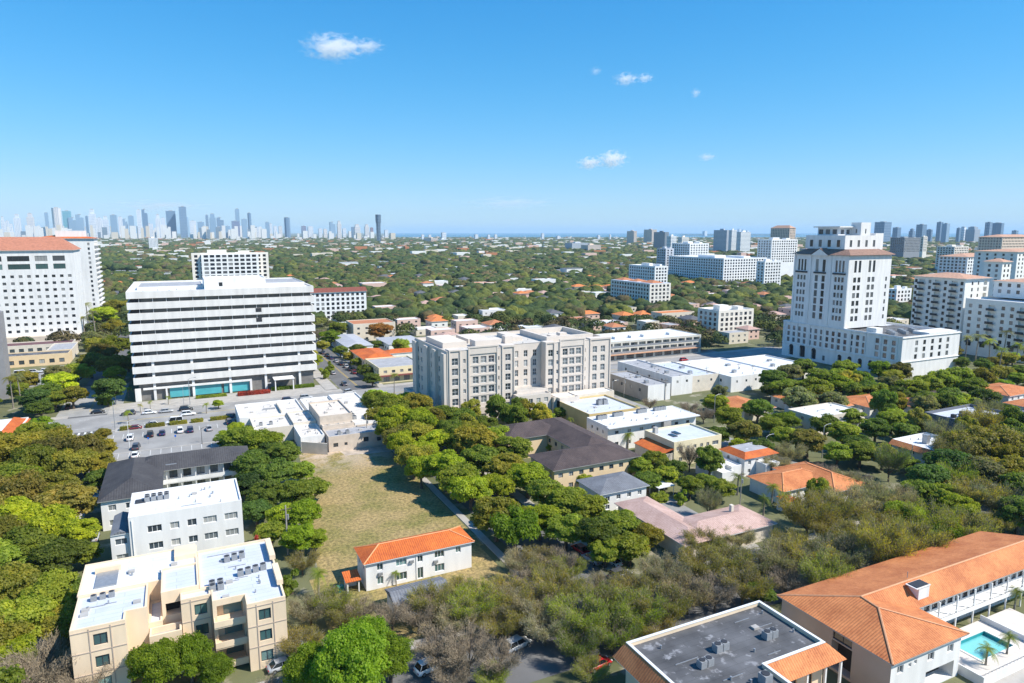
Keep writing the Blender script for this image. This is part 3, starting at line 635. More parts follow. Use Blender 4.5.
pk.block(9.61, 8, 11.4, 14.6, 0, 7.2, W_PEACH, {}, par=.3, roof=ROOF_BW)
pk.block(11.42, 9.2, 16.6, 17.4, 0, 10.9, W_PEACH, {'S': [(14, 8.4, 4.2, 1.9, 'void', 1.6), (14, 5, 4.2, 1.9, 'void', 1.6)]}, par=.35, roof=ROOF_BW)
pk.block(9.7, 5.4, 13.9, 7.9, 0, 5.9, W_PEACH, {}, par=.9, roof=CONC)
pk.block(14, 6.8, 18.1, 9.15, 0, 10.3, W_PEACH, {'S': tg(16.6)}, par=.35, roof=ROOF_BW)
pk.poly([(18.15, 4.4), (22.6, 4.4), (22.6, 1.2), (28, 1.2), (28, 22.8), (16.65, 22.8), (16.65, 9.2), (18.15, 9.2)], 0, 10.3, W_PEACH,
        {0: [(20.5, z, 3.6, 2.3, 'back', 1.5) for z in (2.0, 5.3, 8.6)], 2: tg(25), 3: grid(3, 22, 5, [2, 5.3, 8.6], 1.5, 1.5, 't1')}, par=.4, roof=ROOF_BW)
scored(pk, 22.6, 28, 1.2, (3.7, 7.0, 10.1), (23.9, 26.2)); scored(pk, 14, 18.1, 6.8, (3.7, 7.0, 10.1), (15.3, 17.9))
bl = pk.part('balcony', W_PEACH)
for z in (0.4, 3.6, 6.9): bl.box(18.2, 3.0, z, 22.55, 4.35, z + .25); bl.box(18.2, 2.9, z + .25, 22.55, 3.05, z + 1.15); bl.box(18.2, 3.05, z + .25, 18.35, 4.35, z + 1.15)
dr = pk.part('balcony_door', GL_T)
for z in (2.0, 5.3, 8.6): dr.box(19.6, 5.72, z - 1.0, 22.1, 5.86, z + .95)
pk.block(.2, 14.7, 16.6, 25.6, 0, 10.4, W_PEACH, {}, par=.25, roof=ROOF_W)
pk.part('skylight', METAL).box(2.2, 16.5, 10.42, 5.2, 21.5, 10.62); pk.part('skylight_curb', W_PEACH).box(1.9, 21.6, 10.42, 5.5, 22.3, 11.3)
pk.part('stair_head', W_PEACH).box(13.2, 21, 10.42, 16.4, 25, 11.2)
pf = pk.part('planter_parapet', W_PEACH); pf.box(27.3, 5, 10.72, 28.2, 11, 11.5); pf.box(27.3, 14, 10.72, 28.2, 21, 11.5)
pk.clutter(1, 5.4, 9, 13.6, 10.31, 7); pk.clutter(17.5, 2.5, 27.4, 22, 10.31, 16); pk.clutter(6, 16, 16, 21, 10.41, 6); pk.finish()

# ---- white three storey
w2 = B('white_apartment_block', 'white flat-roofed three-storey block between the peach block and the charcoal roof', 'apartment block', -11.5, 139, land='white three-storey block')
cols_ = ((4.2, 2.4, 'w2'), (7.6, 1.6, 'w1'), (10.6, 1.6, 'w1'), (13.8, 2.4, 'w2'), (17.6, 2.4, 'w2'))
w2.block(0, 0, 19.7, 13.5, 0, 11.3, W_WHITE, {'S': [(x, z, w_, 1.35, s_) for x, w_, s_ in cols_ for z in (8.7, 5.3, 1.9)], 'E': grid(1, 12.5, 3, [8.7, 5.3, 1.9], 1.4, 1.35, 'w1'), 'W': grid(1, 12, 3, [8.7, 5.3], 1.4, 1.35, 'w1')}, par=.35, roof=ROOF_W)
w2.block(-3.2, .8, -.02, 10.5, 0, 8.4, W_WHITE, {'S': [(-1.5, 6.9, 2.0, 1.2, 'w1'), (-1.5, 3.8, 2.0, 1.2, 'w1')], 'W': grid(2, 9, 2, [6.9, 3.8], 1.2, 1.2)}, roof=None)
w2.hip(-2.9, .8, -.3, 10.5, 8.5, .6, T_GREY, .25, gable=True, ax='y')
w2.clutter(7, 1, 19, 12.5, 11.31, 12); w2.part('roof_hatch', DKMETAL).box(.8, 7.6, 11.33, 2.6, 9.6, 11.5); w2.part('downpipe', FR_W).tube([(.5, -.12, 0), (.5, -.12, 11)], .09, 6); w2.finish()
# ---- charcoal L roof
d = B('charcoal_roof_apartments', 'two-storey gallery apartments with L-shaped charcoal shingle roof below the car park', 'apartment house', -19, 163.5, land='charcoal shingle roof')
d.block(.6, .6, 12.0, 27.4, 0, 6.6, W_WHITE, {'S': grid(1, 11, 3, [1.6, 5], 1.5, 1.3), 'W': grid(2, 26, 7, [1.6, 5], 1.4, 1.3)}, roof=None)
d.block(12.01, 18.5, 32, 27.4, 0, 6.6, W_WHITE, {'S': grid(13, 31.5, 6, [5.0, 1.5], 1.8, 2.0, 'k1')}, roof=None)
d.hip(.6, .6, 12.0, 27.4, 6.9, 2.5, T_DARK, .6, None, ax='y'); d.hip(5, 16.4, 32, 27.4, 6.905, 2.4, T_DARK, .6, None, ax='x')
gs = d.part('gallery', W_WHITE); gs.box(12.1, 16.6, 3.1, 32, 18.45, 3.3); gs.box(12.1, 16.55, 3.3, 32, 16.65, 4.25)
for k in range(6): gs.box(13 + k * 3.2, 16.7, 0, 13.2 + k * 3.2, 16.9, 3.1); gs.box(13 + k * 3.2, 16.7, 3.3, 13.2 + k * 3.2, 16.9, 6.7)
d.part('roof_vent_patch', METAL).box(13, 17.6, 7.5, 15.4, 18.5, 7.75); d.finish()

# ---- pale single-storey shops at the end of the field
CREAM = mat('cream_stucco', (.72, .64, .53), .85, .08, .6); SAND = mat('sand_stucco', (.64, .54, .44), .85, .1, .6)
def shop(name, label, rects, land=None, cat='shop'):
    x, y = rects[0][0], rects[0][1]; q = B(name, label, cat, x, y, land=land)
    for (x0, y0, x1, y1, z, m, ops, rf_) in rects: q.block(x0 - x, y0 - y, x1 - x, y1 - y, 0, z, m, ops, roof=rf_, par=.5); q.clutter(x0 - x + .5, y0 - y + .5, x1 - x - .5, y1 - y - .5, z + .01, 9)
    return q
CRF = mat('cream_coated_roof', (.74, .69, .62), .75, .1, .5, blotch=(.8, (.60, .56, .51), .6))
q = shop('flat_roof_shop', 'long white flat-roofed shop along the avenue pavement opposite the banded office', [(14.5, 229, 34.9, 248, 4.6, W_WHITE, {'S': grid(1, 10, 3, [1.8], 1.2, 1.2, 'k1')}, CRF), (17.5, 214.5, 28.9, 228.98, 4.2, CREAM, {'S': [(3, 1.8, 1, 1, 'k1')], 'W': grid(1, 12, 4, [2], 1, 1, 'k1')}, CRF)], 'pale flat-roofed shops'); q.part('roof_duct', METAL).box(8, 9, 4.62, 12, 9.6, 5.1); q.part('roof_curb', CREAM).box(13, 2, 4.62, 13.5, 15, 5.6); q.finish()
q = shop('flat_roof_shop', 'low white shop with stepped parapets and a slanted wall beside the grass field', [(29, 201, 35.9, 214.4, 4.0, W_WHITE, {'S': grid(.5, 6.5, 2, [1.8], 1, 1, 'k1')}, CRF), (29, 214.5, 35.9, 228.9, 4.9, CREAM, {}, CRF)])
q.part('slanted_parapet', CREAM).prism([(0, -.6), (.3, -.6), (6.5, -5.5), (6.5, -5.9), (0, -.9)], 0, 3.4); q.finish()
q = shop('tall_peach_shop', 'taller sand-coloured cube of a shop in the middle of the pale roofs', [(36, 208.5, 46, 228, 7.6, SAND, {'W': [(5, 5.5, .6, .8, 'k'), (15, 5.5, .6, .8, 'k')]}, mat('sand_roof', (.70, .62, .53), .85, .08, .5))]); q.part('roof_pipe', CONC).box(6, 12, 7.62, 6.2, 17, 7.8); q.finish()
q = shop('flat_roof_shop', 'white corner shop with long roof at the street corner right of the sand cube', [(46.1, 206, 56, 247, 5.0, W_WHITE, {'E': grid(2, 39, 9, [1.9], 2.4, 1.8, 'k1')}, CRF), (36, 228.1, 46.05, 247, 4.6, W_WHITE, {}, CRF)]); q.finish()
q = shop('rear_annex', 'tan rear annex with small windows and doors facing the grass field', [(36.3, 197, 55.6, 205.9, 4.2, SAND, {'S': [(2, 2, 1.4, 1.2, 'k1'), (5, 2, .9, .9, 'k1'), (11, 2.6, 1.6, 1.4, 'k1'), (11.2, 1.0, 1.0, 2.0, 'k'), (15, 2.2, 1.2, 1.2, 'k1'), (17.6, 1.1, 1, 2.1, 'k')]}, ROOF_LG), (36.3, 206, 45.9, 208.4, 5.2, SAND, {}, ROOF_W)]); q.finish()

# ---- small roofs right of the brown roof
q = B('yellow_front_shop', 'single-storey shop with white and grey flat roof and mustard front below the beige building', 'shop', 116, 181, land='mustard-fronted shop')
q.block(0, 0, 20, 21, 0, 5.4, mat('mustard_stucco', (.66, .50, .24), .85, .06, .4), {'S': grid(1, 19, 4, [1.9], 1.8, 1.6, 'k1')}, roof=ROOF_BW, par=.6)
q.clutter(.5, .5, 19, 20, 5.41, 10); q.block(-1.2, 21.05, 24, 27, 0, 6.6, CREAM, {}, roof=ROOF_W, par=.4); q.finish()
q = B('long_white_block', 'long white two-storey block with a row of air conditioners along its flat roof', 'apartment block', 110, 161.5, land='long white block')
q.block(0, 0, 33, 11.5, 0, 7.6, W_WHITE, {'S': grid(1, 32, 7, [5.6], 1.3, .9, 'k1') + grid(1, 32, 7, [2.1], 1.3, 1.1, 'k1'), 'W': grid(1, 10, 3, [5.6, 2.1], .9, .9, 'k')}, roof=ROOF_W, par=-0 or .12)
q.clutter(.5, .5, 32, 7, 7.61, 12); q.part('canopy', ROOF_W).box(-.5, -1.4, 7.3, 33.5, -.02, 7.55); q.part('stair_block', CONC).box(19.5, -1.3, 0, 22.2, -.01, 7.28); q.finish()
q = B('cream_corner_block', 'cream two-storey block with white flat roof and skylights beside a small orange lean-to', 'apartment block', 119, 142.6, land='cream block with skylights')
q.block(0, 0, 17, 13.3, 0, 6.6, mat('pale_yellow_stucco', (.78, .68, .45), .85, .05, .4), {'S': [(2, 5.0, 2.2, 1.2, 'w2'), (5, 5.0, 1.0, 1.0, 'w1'), (7.4, 5, 1, 1, 'w1'), (9.8, 5, 1, 1, 'w1'), (12, 5, 1, 1, 'w1'), (14.8, 5, 2.2, 1.2, 'w2')] + grid(1, 16, 5, [1.9], 1.2, 1.2)}, roof=ROOF_BW, par=.5)
q.part('skylight', GL_D).box(4, 5, 6.62, 5.4, 7.6, 6.9); q.part('roof_box', CONC).box(1.2, 10, 6.62, 2.4, 11.2, 8.4)
q.parts['skylight'][0].box(6.4, 6.5, 6.62, 7.8, 9.2, 6.9)
q.block(-4.2, .2, -.02, 12, 0, 4.1, CREAM, {'S': [(-2, 2, 1.2, 1.2)]}, roof=None); lt = q.part('lean_to_roof', T_ORANGE); lt.quad((-4.6, -.2, 4.15), (-4.6, 12.2, 4.15), (-.02, 12.2, 5.3), (-.02, -.2, 5.3)); lt.quad((-4.6, -.2, 4.05), (-4.6, 12.2, 4.05), (-.02, 12.2, 5.2), (-.02, -.2, 5.2)); q.finish()

# ---- brown hip-roof apartments
q = B('brown_roof_apartments', 'large U-shaped apartment house with dark brown hip roofs and peach walls', 'apartment house', 79, 139, land='dark brown hip roofs')
OCH = mat('ochre_stucco', (.76, .58, .36), .85, .06, .4)
q.block(.7, .7, 25.5, 13, 0, 6.2, OCH, {'S': grid(1, 25, 8, [4.6, 1.7], 1.3, 1.2, 'k1'), 'W': grid(1, 12, 3, [4.6], 1.3, 1.2)}, roof=None); q.hip(.7, .7, 25.5, 13, 6.4, 2.3, T_BROWN, .8, None, ax='x')
q.block(14, 13.02, 25.5, 41, 0, 6.2, OCH, {'W': grid(14, 40, 7, [4.6, 1.7], 1.3, 1.2, 'k1')}, roof=None); q.hip(14, 8, 25.5, 41, 6.405, 2.3, T_BROWN, .8, None, ax='y')
q.block(.7, 28, 13.9, 41, 0, 6.2, OCH, {}, roof=None); q.hip(.7, 28, 20, 41, 6.41, 2.3, T_BROWN, .8, None, ax='x'); q.finish()
q = B('grey_hip_house', 'small white house with plain grey hip roof in front of the brown roofs', 'house', 83, 124.3, land='grey hip-roofed house')
q.block(.6, .6, 13.4, 10.2, 0, 4.6, W_WHITE, {'S': grid(1, 13, 4, [3.2, 1.2], 1.1, 1.1)}, roof=None); q.hip(.6, .6, 13.4, 10.2, 4.8, 1.4, T_GREY, .6); q.finish()
q = B('white_canopy', 'small white flat canopy beside the grey hip-roofed house', 'canopy', 101, 126); q.part('roof', ROOF_W).box(0, 0, 2.6, 5, 4, 2.75)
for a in (.2, 4.7):
    for b_ in (.2, 3.7): q.part('post', FR_W).box(a, b_, 0, a + .1, b_ + .1, 2.6)
q.finish()
q = B('pink_roof_house', 'sprawling single-storey house with faded pink tile roof', 'house', 85, 97.5, land='faded pink tile roof')
q.block(.6, .6, 8.4, 23.4, 0, 3.4, CREAM, {}, roof=None); q.hip(.6, .6, 8.4, 23.4, 3.6, 1.3, T_PINK, .7, ax='y')
q.block(8.45, .6, 24, 10.4, 0, 3.4, CREAM, {'N': []}, roof=None); q.hip(3, .6, 24, 10.4, 3.605, 1.5, T_PINK, .7, ax='x'); q.part('chimney', CREAM).box(18, 6.5, 4.2, 18.7, 7.2, 6.2); q.finish()
# white cottage group
q = B('white_cottage', 'small blue-white flat-roofed cottage with stepped terraces beside the cream block', 'house', 121.5, 127.5)
q.block(0, 3, 5, 9, 0, 4.4, W_WHITE, {'S': [(2.5, 2.6, 1, 1)], 'W': [(6, 2.6, 1, 1)]}, roof=ROOF_W, par=.3, cap=T_PINK); q.block(5.02, 1, 8.5, 8, 0, 3.2, W_WHITE, {}, roof=ROOF_W, par=.3); q.block(1, 0, 5, 2.98, 0, 2.4, W_WHITE, {}, roof=ROOF_W, par=.3); q.finish()
q = B('white_gabled_house', 'white two-storey house with orange tile edges around a flat deck roof', 'house', 131, 128.5, land='white gabled house')
q.block(0, 0, 11.5, 9, 0, 5.0, W_WHITE, {'S': grid(.5, 11, 4, [3.6, 1.3], 1, 1.1), 'W': [(2.5, 3.6, 1, 1.1), (6, 3.6, 1, 1.1)]}, roof=ROOF_W, par=.1); r_ = q.part('tile_edge', T_ORANGE)
for (a, b_, c_, d_) in (((-.5, -.5), (12, -.5), (10, 1.6), (1.6, 1.6)), ((12, -.5), (12, 9.5), (10, 7.4), (10, 1.6)), ((12, 9.5), (-.5, 9.5), (1.6, 7.4), (10, 7.4)), ((-.5, 9.5), (-.5, -.5), (1.6, 1.6), (1.6, 7.4))): r_.quad((*a, 4.9), (*b_, 4.9), (*c_, 6.1), (*d_, 6.1))
q.part('deck_roof', ROOF_LG).quad((1.6, 1.6, 6.06), (10, 1.6, 6.06), (10, 7.4, 6.06), (1.6, 7.4, 6.06)); q.block(4, -3.5, 9, -.02, 0, 3.6, W_WHITE, {'S': [(2 + 4, 2, 1, 1)]}, roof=ROOF_W, par=.2); q.finish()
q = B('orange_villa', 'villa with broad orange tile hip roofs ringed by palms, right of the pink roof', 'villa', 124, 104, land='orange tiled villa')
q.block(1, 6, 12, 16.5, 0, 3.5, W_WHITE, {'S': grid(1, 11, 3, [2], 1, 1.2), 'W': [(9, 1.9, 1.2, 1.6)]}, roof=None); q.hip(1, 6, 18, 16.5, 3.7, 1.8, T_TERRA, .7, RIDGE_O, ax='x')
q.block(12.02, 1, 22, 12, 0, 3.5, W_WHITE, {'S': grid(12, 21, 3, [2], 1, 1.2)}, roof=None); q.hip(11.5, .4, 22, 18, 3.71, 2.1, T_TERRA, .7, RIDGE_O, ax='y')
q.block(-2, 1.5, .9, 5, 0, 3.0, W_WHITE, {}, roof=None); q.hip(-2, 1.5, .9, 5, 3.1, .7, T_ORANGE, .3); q.finish()

# ---- central beige building
cb = B('beige_residence', 'large beige six-storey residence with tall window bays standing behind the tree-lined street', 'residence', 78, 209, land='large beige residence')
z6 = [21.3 - 3.45 * k for k in range(5)]
def bay(t0, t1, n, w_=2.1, h_=2.35, st='w1h', zs=None): return grid(t0, t1, n, zs or z6, w_, h_, st, .3)
Z0, ZT = 4.6, 24.0
cb.poly([(0, 0), (25, 0), (25, 4), (37.5, 4), (37.5, .6), (65, .6), (65, 34), (0, 34)], Z0, ZT, W_BEIGE,
        {0: bay(1.2, 4.4, 1, 2.2) + bay(5.4, 7.0, 1, .9, 1.4) + bay(8.8, 17.6, 3) + bay(18.0, 19.4, 1, .9, 1.4) + bay(20.4, 24.4, 1, 2.0), 2: bay(25.8, 36.8, 3, 1.5), 4: bay(38.2, 41, 1, 1.9) + bay(41.6, 43.2, 1, .9, 1.4) + bay(44.2, 52.6, 3) + bay(53, 54.6, 1, .9, 1.4) + bay(56.5, 63.5, 2, 1.9), 7: bay(2, 32, 8, 1.6, 1.9), 3: []}, par=.9, roof=mat('cream_roof', (.62, .58, .52), .8, .08, .4), cap=mat('stone_cap', (.50, .45, .40), .8, .06, 1))
fr_ = cb.part('raised_bay', W_BEIGE)
for (a, b_, y) in ((8.0, 18.0, 0), (43.6, 53.2, .6)):
    fr_.box(a - .5, y - .42, Z0, a, y - .004, 25.6); fr_.box(b_, y - .42, Z0, b_ + .5, y - .004, 25.6); fr_.box(a - .7, y - .5, 25.6, b_ + .7, y - .004, 26.1)
    fr_.box(a, y - .3, 23.4, b_, y - .004, 25.58)
    for k in range(1, 5): fr_.box(a + .003, y - .12, 21.3 - 3.45 * k + 1.45, b_ - .003, y - .004, 21.3 - 3.45 * k + 1.9)
lid = cb.part('corner_tower', W_BEIGE)
for (a, b_, y, zt) in ((.6, 4.9, 0, 25.4), (20, 24.9, 0, 25.6), (37.4, 41.2, .6, 25.4), (56, 65.1, .6, 25.5)):
    lid.box(a, y - .35, 24.9, b_, y + 3.2, zt); lid.box(a, y - .32, Z0, a + .45, y - .004, 24.897); lid.box(b_ - .45, y - .32, Z0, b_, y - .004, 24.897)
wb = cb.part('side_pier', W_BEIGE)
for y0, y1 in ((0.2, 3.0), (9, 12), (17.5, 21), (30, 34)): wb.box(-1.1, y0, 4.0, -.004, y1, 24.2)
ph = cb.part('roof_house', W_BEIGE); ph.box(3, 12, 24.02, 12, 30, 25.8); ph.box(14, 9, 24.02, 24, 14, 26.3); ph.box(15, 18, 24.02, 23, 30, 25.6); ph.box(27, 12, 24.02, 30, 15, 26.6); ph.box(32, 16, 24.02, 36, 30, 25.5); ph.box(42, 8, 24.02, 62, 9, 26.0); ph.box(42, 29, 24.02, 62, 30, 26.0); ph.box(42, 9.01, 24.02, 43, 28.99, 26.0); ph.box(61, 9.01, 24.02, 62, 28.99, 26.0); ph.box(47, 14, 24.02, 50, 17, 25.4); ph.box(54, 19, 24.02, 57, 22, 25.2)
rr = cb.part('roof_house_top', CREAM); rr.box(3.1, 12.1, 25.802, 11.9, 29.9, 25.9)
cb.clutter(2, 2, 24, 12, 24.01, 10); cb.clutter(26, 5, 62, 30, 24.01, 22); cb.block(-3.5, -1.8, 64, 38, 0, 4.5, W_BEIGE, {'S': grid(-2, 22, 6, [2.0], 2.6, 1.8, 'd1') + grid(28, 63, 8, [2.0], 2.6, 1.8, 'd1'), 'W': grid(0, 37, 9, [2.1], 2.6, 2.6, 'void', )}, par=.8, roof=CONC)
cb.block(23.5, -5.5, 36.5, -1.82, 0, 8.0, W_BEIGE, {'S': grid(24, 36, 4, [6.3], 1.6, 1.6)}, par=.5, roof=CONC, foot=False)
cb.block(25.05, -1.78, 37.3, 3.98, 4.52, 9.0, W_BEIGE, {'S': grid(25.5, 37, 4, [7.2], 1.6, 1.6)}, par=.5, roof=CONC, foot=False)
cb.block(38, -9, 46, -1.83, 0, 6.5, W_BEIGE, {}, par=.5, roof=ROOF_W)
cb.finish()

# ---- banded office / garage
gb = B('banded_office_block', 'white office block with long horizontal bands over an open garage', 'office block', -18, 290, land='white banded office block')
Wd, Dp = 68, 60
core = gb.part('core', mat('garage_interior', (.24, .225, .21), .9, .15)); core.box(1.6, 1.6, 0, Wd - 1.4, Dp - 1, 40.6)
WG = mat('office_band_paint', (.78, .75, .70), .8, .09, .5, stretch=(1, 1, .12)); gw = gb.part('ribbon_glazing', mat('ribbon_glass', (.085, .085, .09), .15, .35, .35, c2=(.16, .15, .14), spec=.8))
zb = 42.0
levels = []
z = 42.0
for k in range(6): levels.append((z - 2.6, z)); z -= 4.05
for k in range(3): levels.append((z - 2.6, z - .05)); z -= 4.2
sp = [0]
for i, (a, b_) in enumerate(levels):
    m_ = MB(); xl = 0.0 if i != 1 else 0
    m_.box(xl, 0, a, Wd, .5, b_); m_.box(0, .503, a, .5, Dp, b_); m_.box(Wd - .5, .503, a, Wd, Dp, b_); m_.box(.503, Dp - .5, a, Wd - .503, Dp, b_)
    m_.box(.503, .503, a, Wd - .503, 1.75, a + .25)
    m_.build('spandrel_band', WG, gb.root)
    if i < 6: gw.box(1.2, 1.2, a - 1.44, Wd - 1.2, 1.32, a - .004)
gb.part('roof', ROOF_W).box(.5, .5, 41.2, Wd - .5, Dp - .5, 41.4)
cl = gb.part('column', W_WHITE)
for x in (6.5, 20, 33.5, 47, 60.5): cl.box(x, .6, 0, x + .9, 1.15, 17.5)
cl.box(3.5, -.25, 0, 5.2, -.004, 42) if False else None
for x in [4 + 4.6 * k for k in range(14)]: cl.box(x, .7, 17.5, x + .16, 1.15, 39.2)
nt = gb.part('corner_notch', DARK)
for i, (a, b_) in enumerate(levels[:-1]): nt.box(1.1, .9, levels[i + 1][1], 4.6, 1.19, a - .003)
gt = gb.part('shopfront', GL_T)
tm = mat('teal_shop_glass', (.10, .44, .48), .15, .1, .3)
gb.parts['shopfront'] = (gt, tm)
for x0, x1 in ((12, 19), (20, 30.5), (31.5, 41)): gt.box(x0, 1.2, .4, x1, 1.59, 4.2)
fs = gb.part('ground_fascia', W_WHITE); fs.box(3, .3, 4.3, 42, 1.55, 5.0); fs.box(.2, .3, 0, 2.2, 1.5, 5.0); fs.box(10.6, .3, 0, 11.2, 1.5, 4.3); fs.box(41.2, .3, 0, 42, 1.5, 4.3)
en = gb.part('entrance_canopy', W_WHITE); en.box(50, -4.5, 4.6, 58, 1.5, 5.0); en.box(50.3, -4.2, 0, 50.7, -3.8, 4.6); en.box(57.3, -4.2, 0, 57.7, -3.8, 4.6); en.box(47, -3, 3.3, 49, -2.7, 3.5)
gb.block(27, 6, 50, 24, 41.42, 45.4, W_WHITE, {'S': [(33, 43.4, 1.4, 1.6, 'd')]}, par=.3, roof=ROOF_W, foot=False)
gb.block(50.02, 10, 66, 40, 41.42, 42.8, W_WHITE, {}, par=.3, roof=ROOF_LG, foot=False)
gb.block(3, 16, 26.9, 44, 41.42, 42.3, W_WHITE, {}, par=.3, roof=ROOF_LG, foot=False)
gb.block(24, 22, 60, 40, 46.22, 49.0, W_WHITE, {'S': [(32, 47.6, 5, 1.8, 'void'), (42, 47.6, 10, 1.2, 'void')]}, par=.4, roof=ROOF_W, foot=False) if False else None
for x, z_ in ((45, 32.3), (45, 28.3)): gb.part('louvre', DKMETAL).box(x, -.06, z_, x + 2.2, -.003, z_ + 1.6)
gb.clutter(4, 2, 66, 15, 41.41, 18); gb.foot(0, 0, Wd, Dp); gb.finish()

def corner_box(xL, xc, xR, ytop, zc, side='W'):
    """nearest vertical edge seen at pixel xc at depth zc -> x0, y0, width, depth, height on the ground"""
    X, Y, Z = at_depth(xc, ytop, zc)
    def solve(fn, target, hi=400.0):
        lo = 0.5; up = fn(hi) > fn(lo)
        for _ in range(50):
            m_ = (lo + hi) / 2
            if (fn(m_) < target) == up: lo = m_
            else: hi = m_
        return (lo + hi) / 2
    if side == 'W':
        L = solve(lambda t: proj(X, Y + t, Z)[0], xL) if xc - xL > 1.5 else 16.0
        W_ = solve(lambda t: proj(X + t, Y, Z)[0], xR) if xR - xc > 1.5 else 16.0
        return X, Y, W_, L, Z
    W_ = solve(lambda t: proj(X - t, Y, Z)[0], xL) if xc - xL > 1.5 else 16.0
    L = solve(lambda t: proj(X, Y + t, Z)[0], xR, 600) if xR - xc > 1.5 else 16.0
    return X - W_, Y, W_, min(L, 90), Z

# ---- left office tower
x0, y0, W_, L_, Zt = corner_box(-60, 73, 76, 250, 400, 'E'); L_ = 30
q = B('punched_window_office', 'white office tower with rows of small square windows and a red-orange hip roof', 'office tower', x0, y0, land='square-windowed office')
n_ = int(W_ / 4.05); ops = []
for k in range(10): ops += grid(1, W_ - 1, n_, [Zt - 14.8 - 3.95 * k], 1.75, 1.55, 'd')
for zz in (Zt - 4.6, Zt - 9.2):
    xx = W_ - 4.6
    for ww in (6.0, 6.0, 10.5, 6.4, 6.4, 6.4, 6): ops.append((xx - ww / 2, zz, ww, 3.0, 'd3' if zz > Zt - 6 else 't3')); xx -= ww + 2.6
q.block(0, 0, W_, L_, 0, Zt, W_WHITE, {'S': ops, 'E': grid(1, L_ - 1, 3, [Zt - 14.8 - 3.95 * k for k in range(9)], 1.2, 2.2, 'd')}, roof=None); q.depth = .5
q.hip(0, 0, W_, L_, Zt + .1, 7.5, mat('faded_orange_tiles', (.50, .21, .13), .85, .15, .8), 1.0, None, ax='x', inset=9); q.part('base_arcade', SAND).box(-1, -6, 0, W_ + 2, -.1, 4.5)
q.finish()
x2, y2, W2_, L2_, Z2 = corner_box(30, 93, 104, 237, 500, 'E')
q = B('balcony_tower', 'white tower with stacked side balconies and orange roof behind the left office tower', 'apartment tower', x2, y2, land='white balcony tower')
q.block(0, 0, W2_, 28, 0, Z2 - 1, W_WHITE, {'S': grid(W2_ - 5, W2_ - 2, 1, [Z2 - 5 - 3.4 * k for k in range(16)], 1.4, 1.8, 'd'), 'E': grid(1, 27, 4, [Z2 - 5 - 3.4 * k for k in range(16)], 4.6, 2.3, 'void', .8)}, roof=None)
bl = q.part('balcony', W_WHITE)
for k in range(16): bl.box(W2_ + .003, 1, Z2 - 6.3 - 3.4 * k, W2_ + 1.6, 26, Z2 - 5.3 - 3.4 * k)
q.hip(0, 0, W2_, 28, Z2 - .9, 2.5, T_ORANGE, 1.2, None, ax='x'); q.block(W2_ - 24, 6, W2_ - 6, 20, Z2 - .5, Z2 + 4, W_WHITE, {}, roof=ROOF_W, foot=False); q.finish()
# left edge dark/pale slab
x3, y3, W3_, L3_, Z3 = corner_box(-40, -1.5, 4.5, 314, 260, 'E')
q = B('grey_slab_tower', 'narrow grey concrete building edge cut by the left border of the photo', 'building', x3, y3, land='grey slab')
q.block(0, 0, W3_, 8, 0, Z3, mat('grey_concrete', (.30, .29, .29), .85, .08, .3), {'S': grid(1, W3_ - 1, 3, [Z3 - 3 - 3.6 * k for k in range(6)], 1.6, 1.8, 'd')}, par=.4, roof=CONC); q.finish()
# low buildings left
for (nm, lb, r, z, m_, rf_, cat_) in (
    ('arcade_shop', 'long low shop with dark maroon roof in front of the square-windowed office', (-112, 432, -54, 446), 4.5, CREAM, mat('maroon_roof', (.16, .08, .085), .85, .1, .4), 'shop'),
    ('grey_roof_shop', 'long low shop with flat grey roof and cream wall above the left car park', (-110, 392, -51, 404), 5, OCH, ROOF_G, 'shop'),
    ('grey_roof_shop', 'narrow grey-roofed shop wing running back beside the avenue trees, left', (-62, 404.5, -51, 430), 5, CREAM, ROOF_LG, 'shop')):
    q = B(nm, lb, cat_, r[0], r[1]); q.block(0, 0, r[2] - r[0], r[3] - r[1], 0, z, m_, {'S': grid(1, r[2] - r[0] - 1, int((r[2] - r[0]) / 4), [2.2], 2.2, 2.0, 'k1')}, roof=rf_, par=.5); q.finish()
q = B('orange_strip_roof_house', 'white building with an orange tiled roof strip at the left edge below the avenue', 'building', -63, 231, land='orange strip roof')
q.block(0, 0, 16, 32, 0, 4, W_WHITE, {'E': grid(2, 30, 6, [2], 1.4, 1.4)}, roof=ROOF_W, par=.5); r_ = q.part('tile_strip', T_ORANGE); r_.quad((12, -.2, 4.9), (16.6, -.2, 3.9), (16.6, 32.2, 3.9), (12, 32.2, 4.9)); q.finish()

# ---- shops and low roofs up the street
q = B('orange_grey_corner_shop', 'yellow corner shop with half orange tile and half grey flat roof up the side street', 'shop', 74, 281, land='yellow corner shop')
q.block(0, 0, 20, 24, 0, 6.4, mat('butter_stucco', (.76, .66, .42), .85, .05, .4), {'S': grid(1, 19, 5, [4.9], 1.5, 1.2, 'k1') + grid(1, 19, 4, [1.8], 2.6, 2.2, 'd1'), 'W': grid(1, 23, 6, [4.9, 1.9], 1.3, 1.3, 'k1')}, roof=ROOF_LG, par=.5)
q.part('awning', mat('maroon_awning', (.22, .07, .06), .8, .1, 1)).box(-.2, -1.6, 3.1, 20.2, -.02, 3.5)
q.block(0, 24.02, 14, 52, 0, 6.2, CREAM, {'W': grid(25, 51, 7, [4.5, 1.9], 1.4, 1.3, 'k1')}, roof=None); q.hip(0, 24.02, 14, 52, 6.4, 1.8, T_ORANGE, .5, None, ax='y'); q.block(14.02, 38, 32, 46, 0, 5.6, W_WHITE, {}, roof=None); q.hip(14.02, 38, 32, 46, 5.8, 1.5, T_ORANGE, .4, None, ax='x'); q.finish()
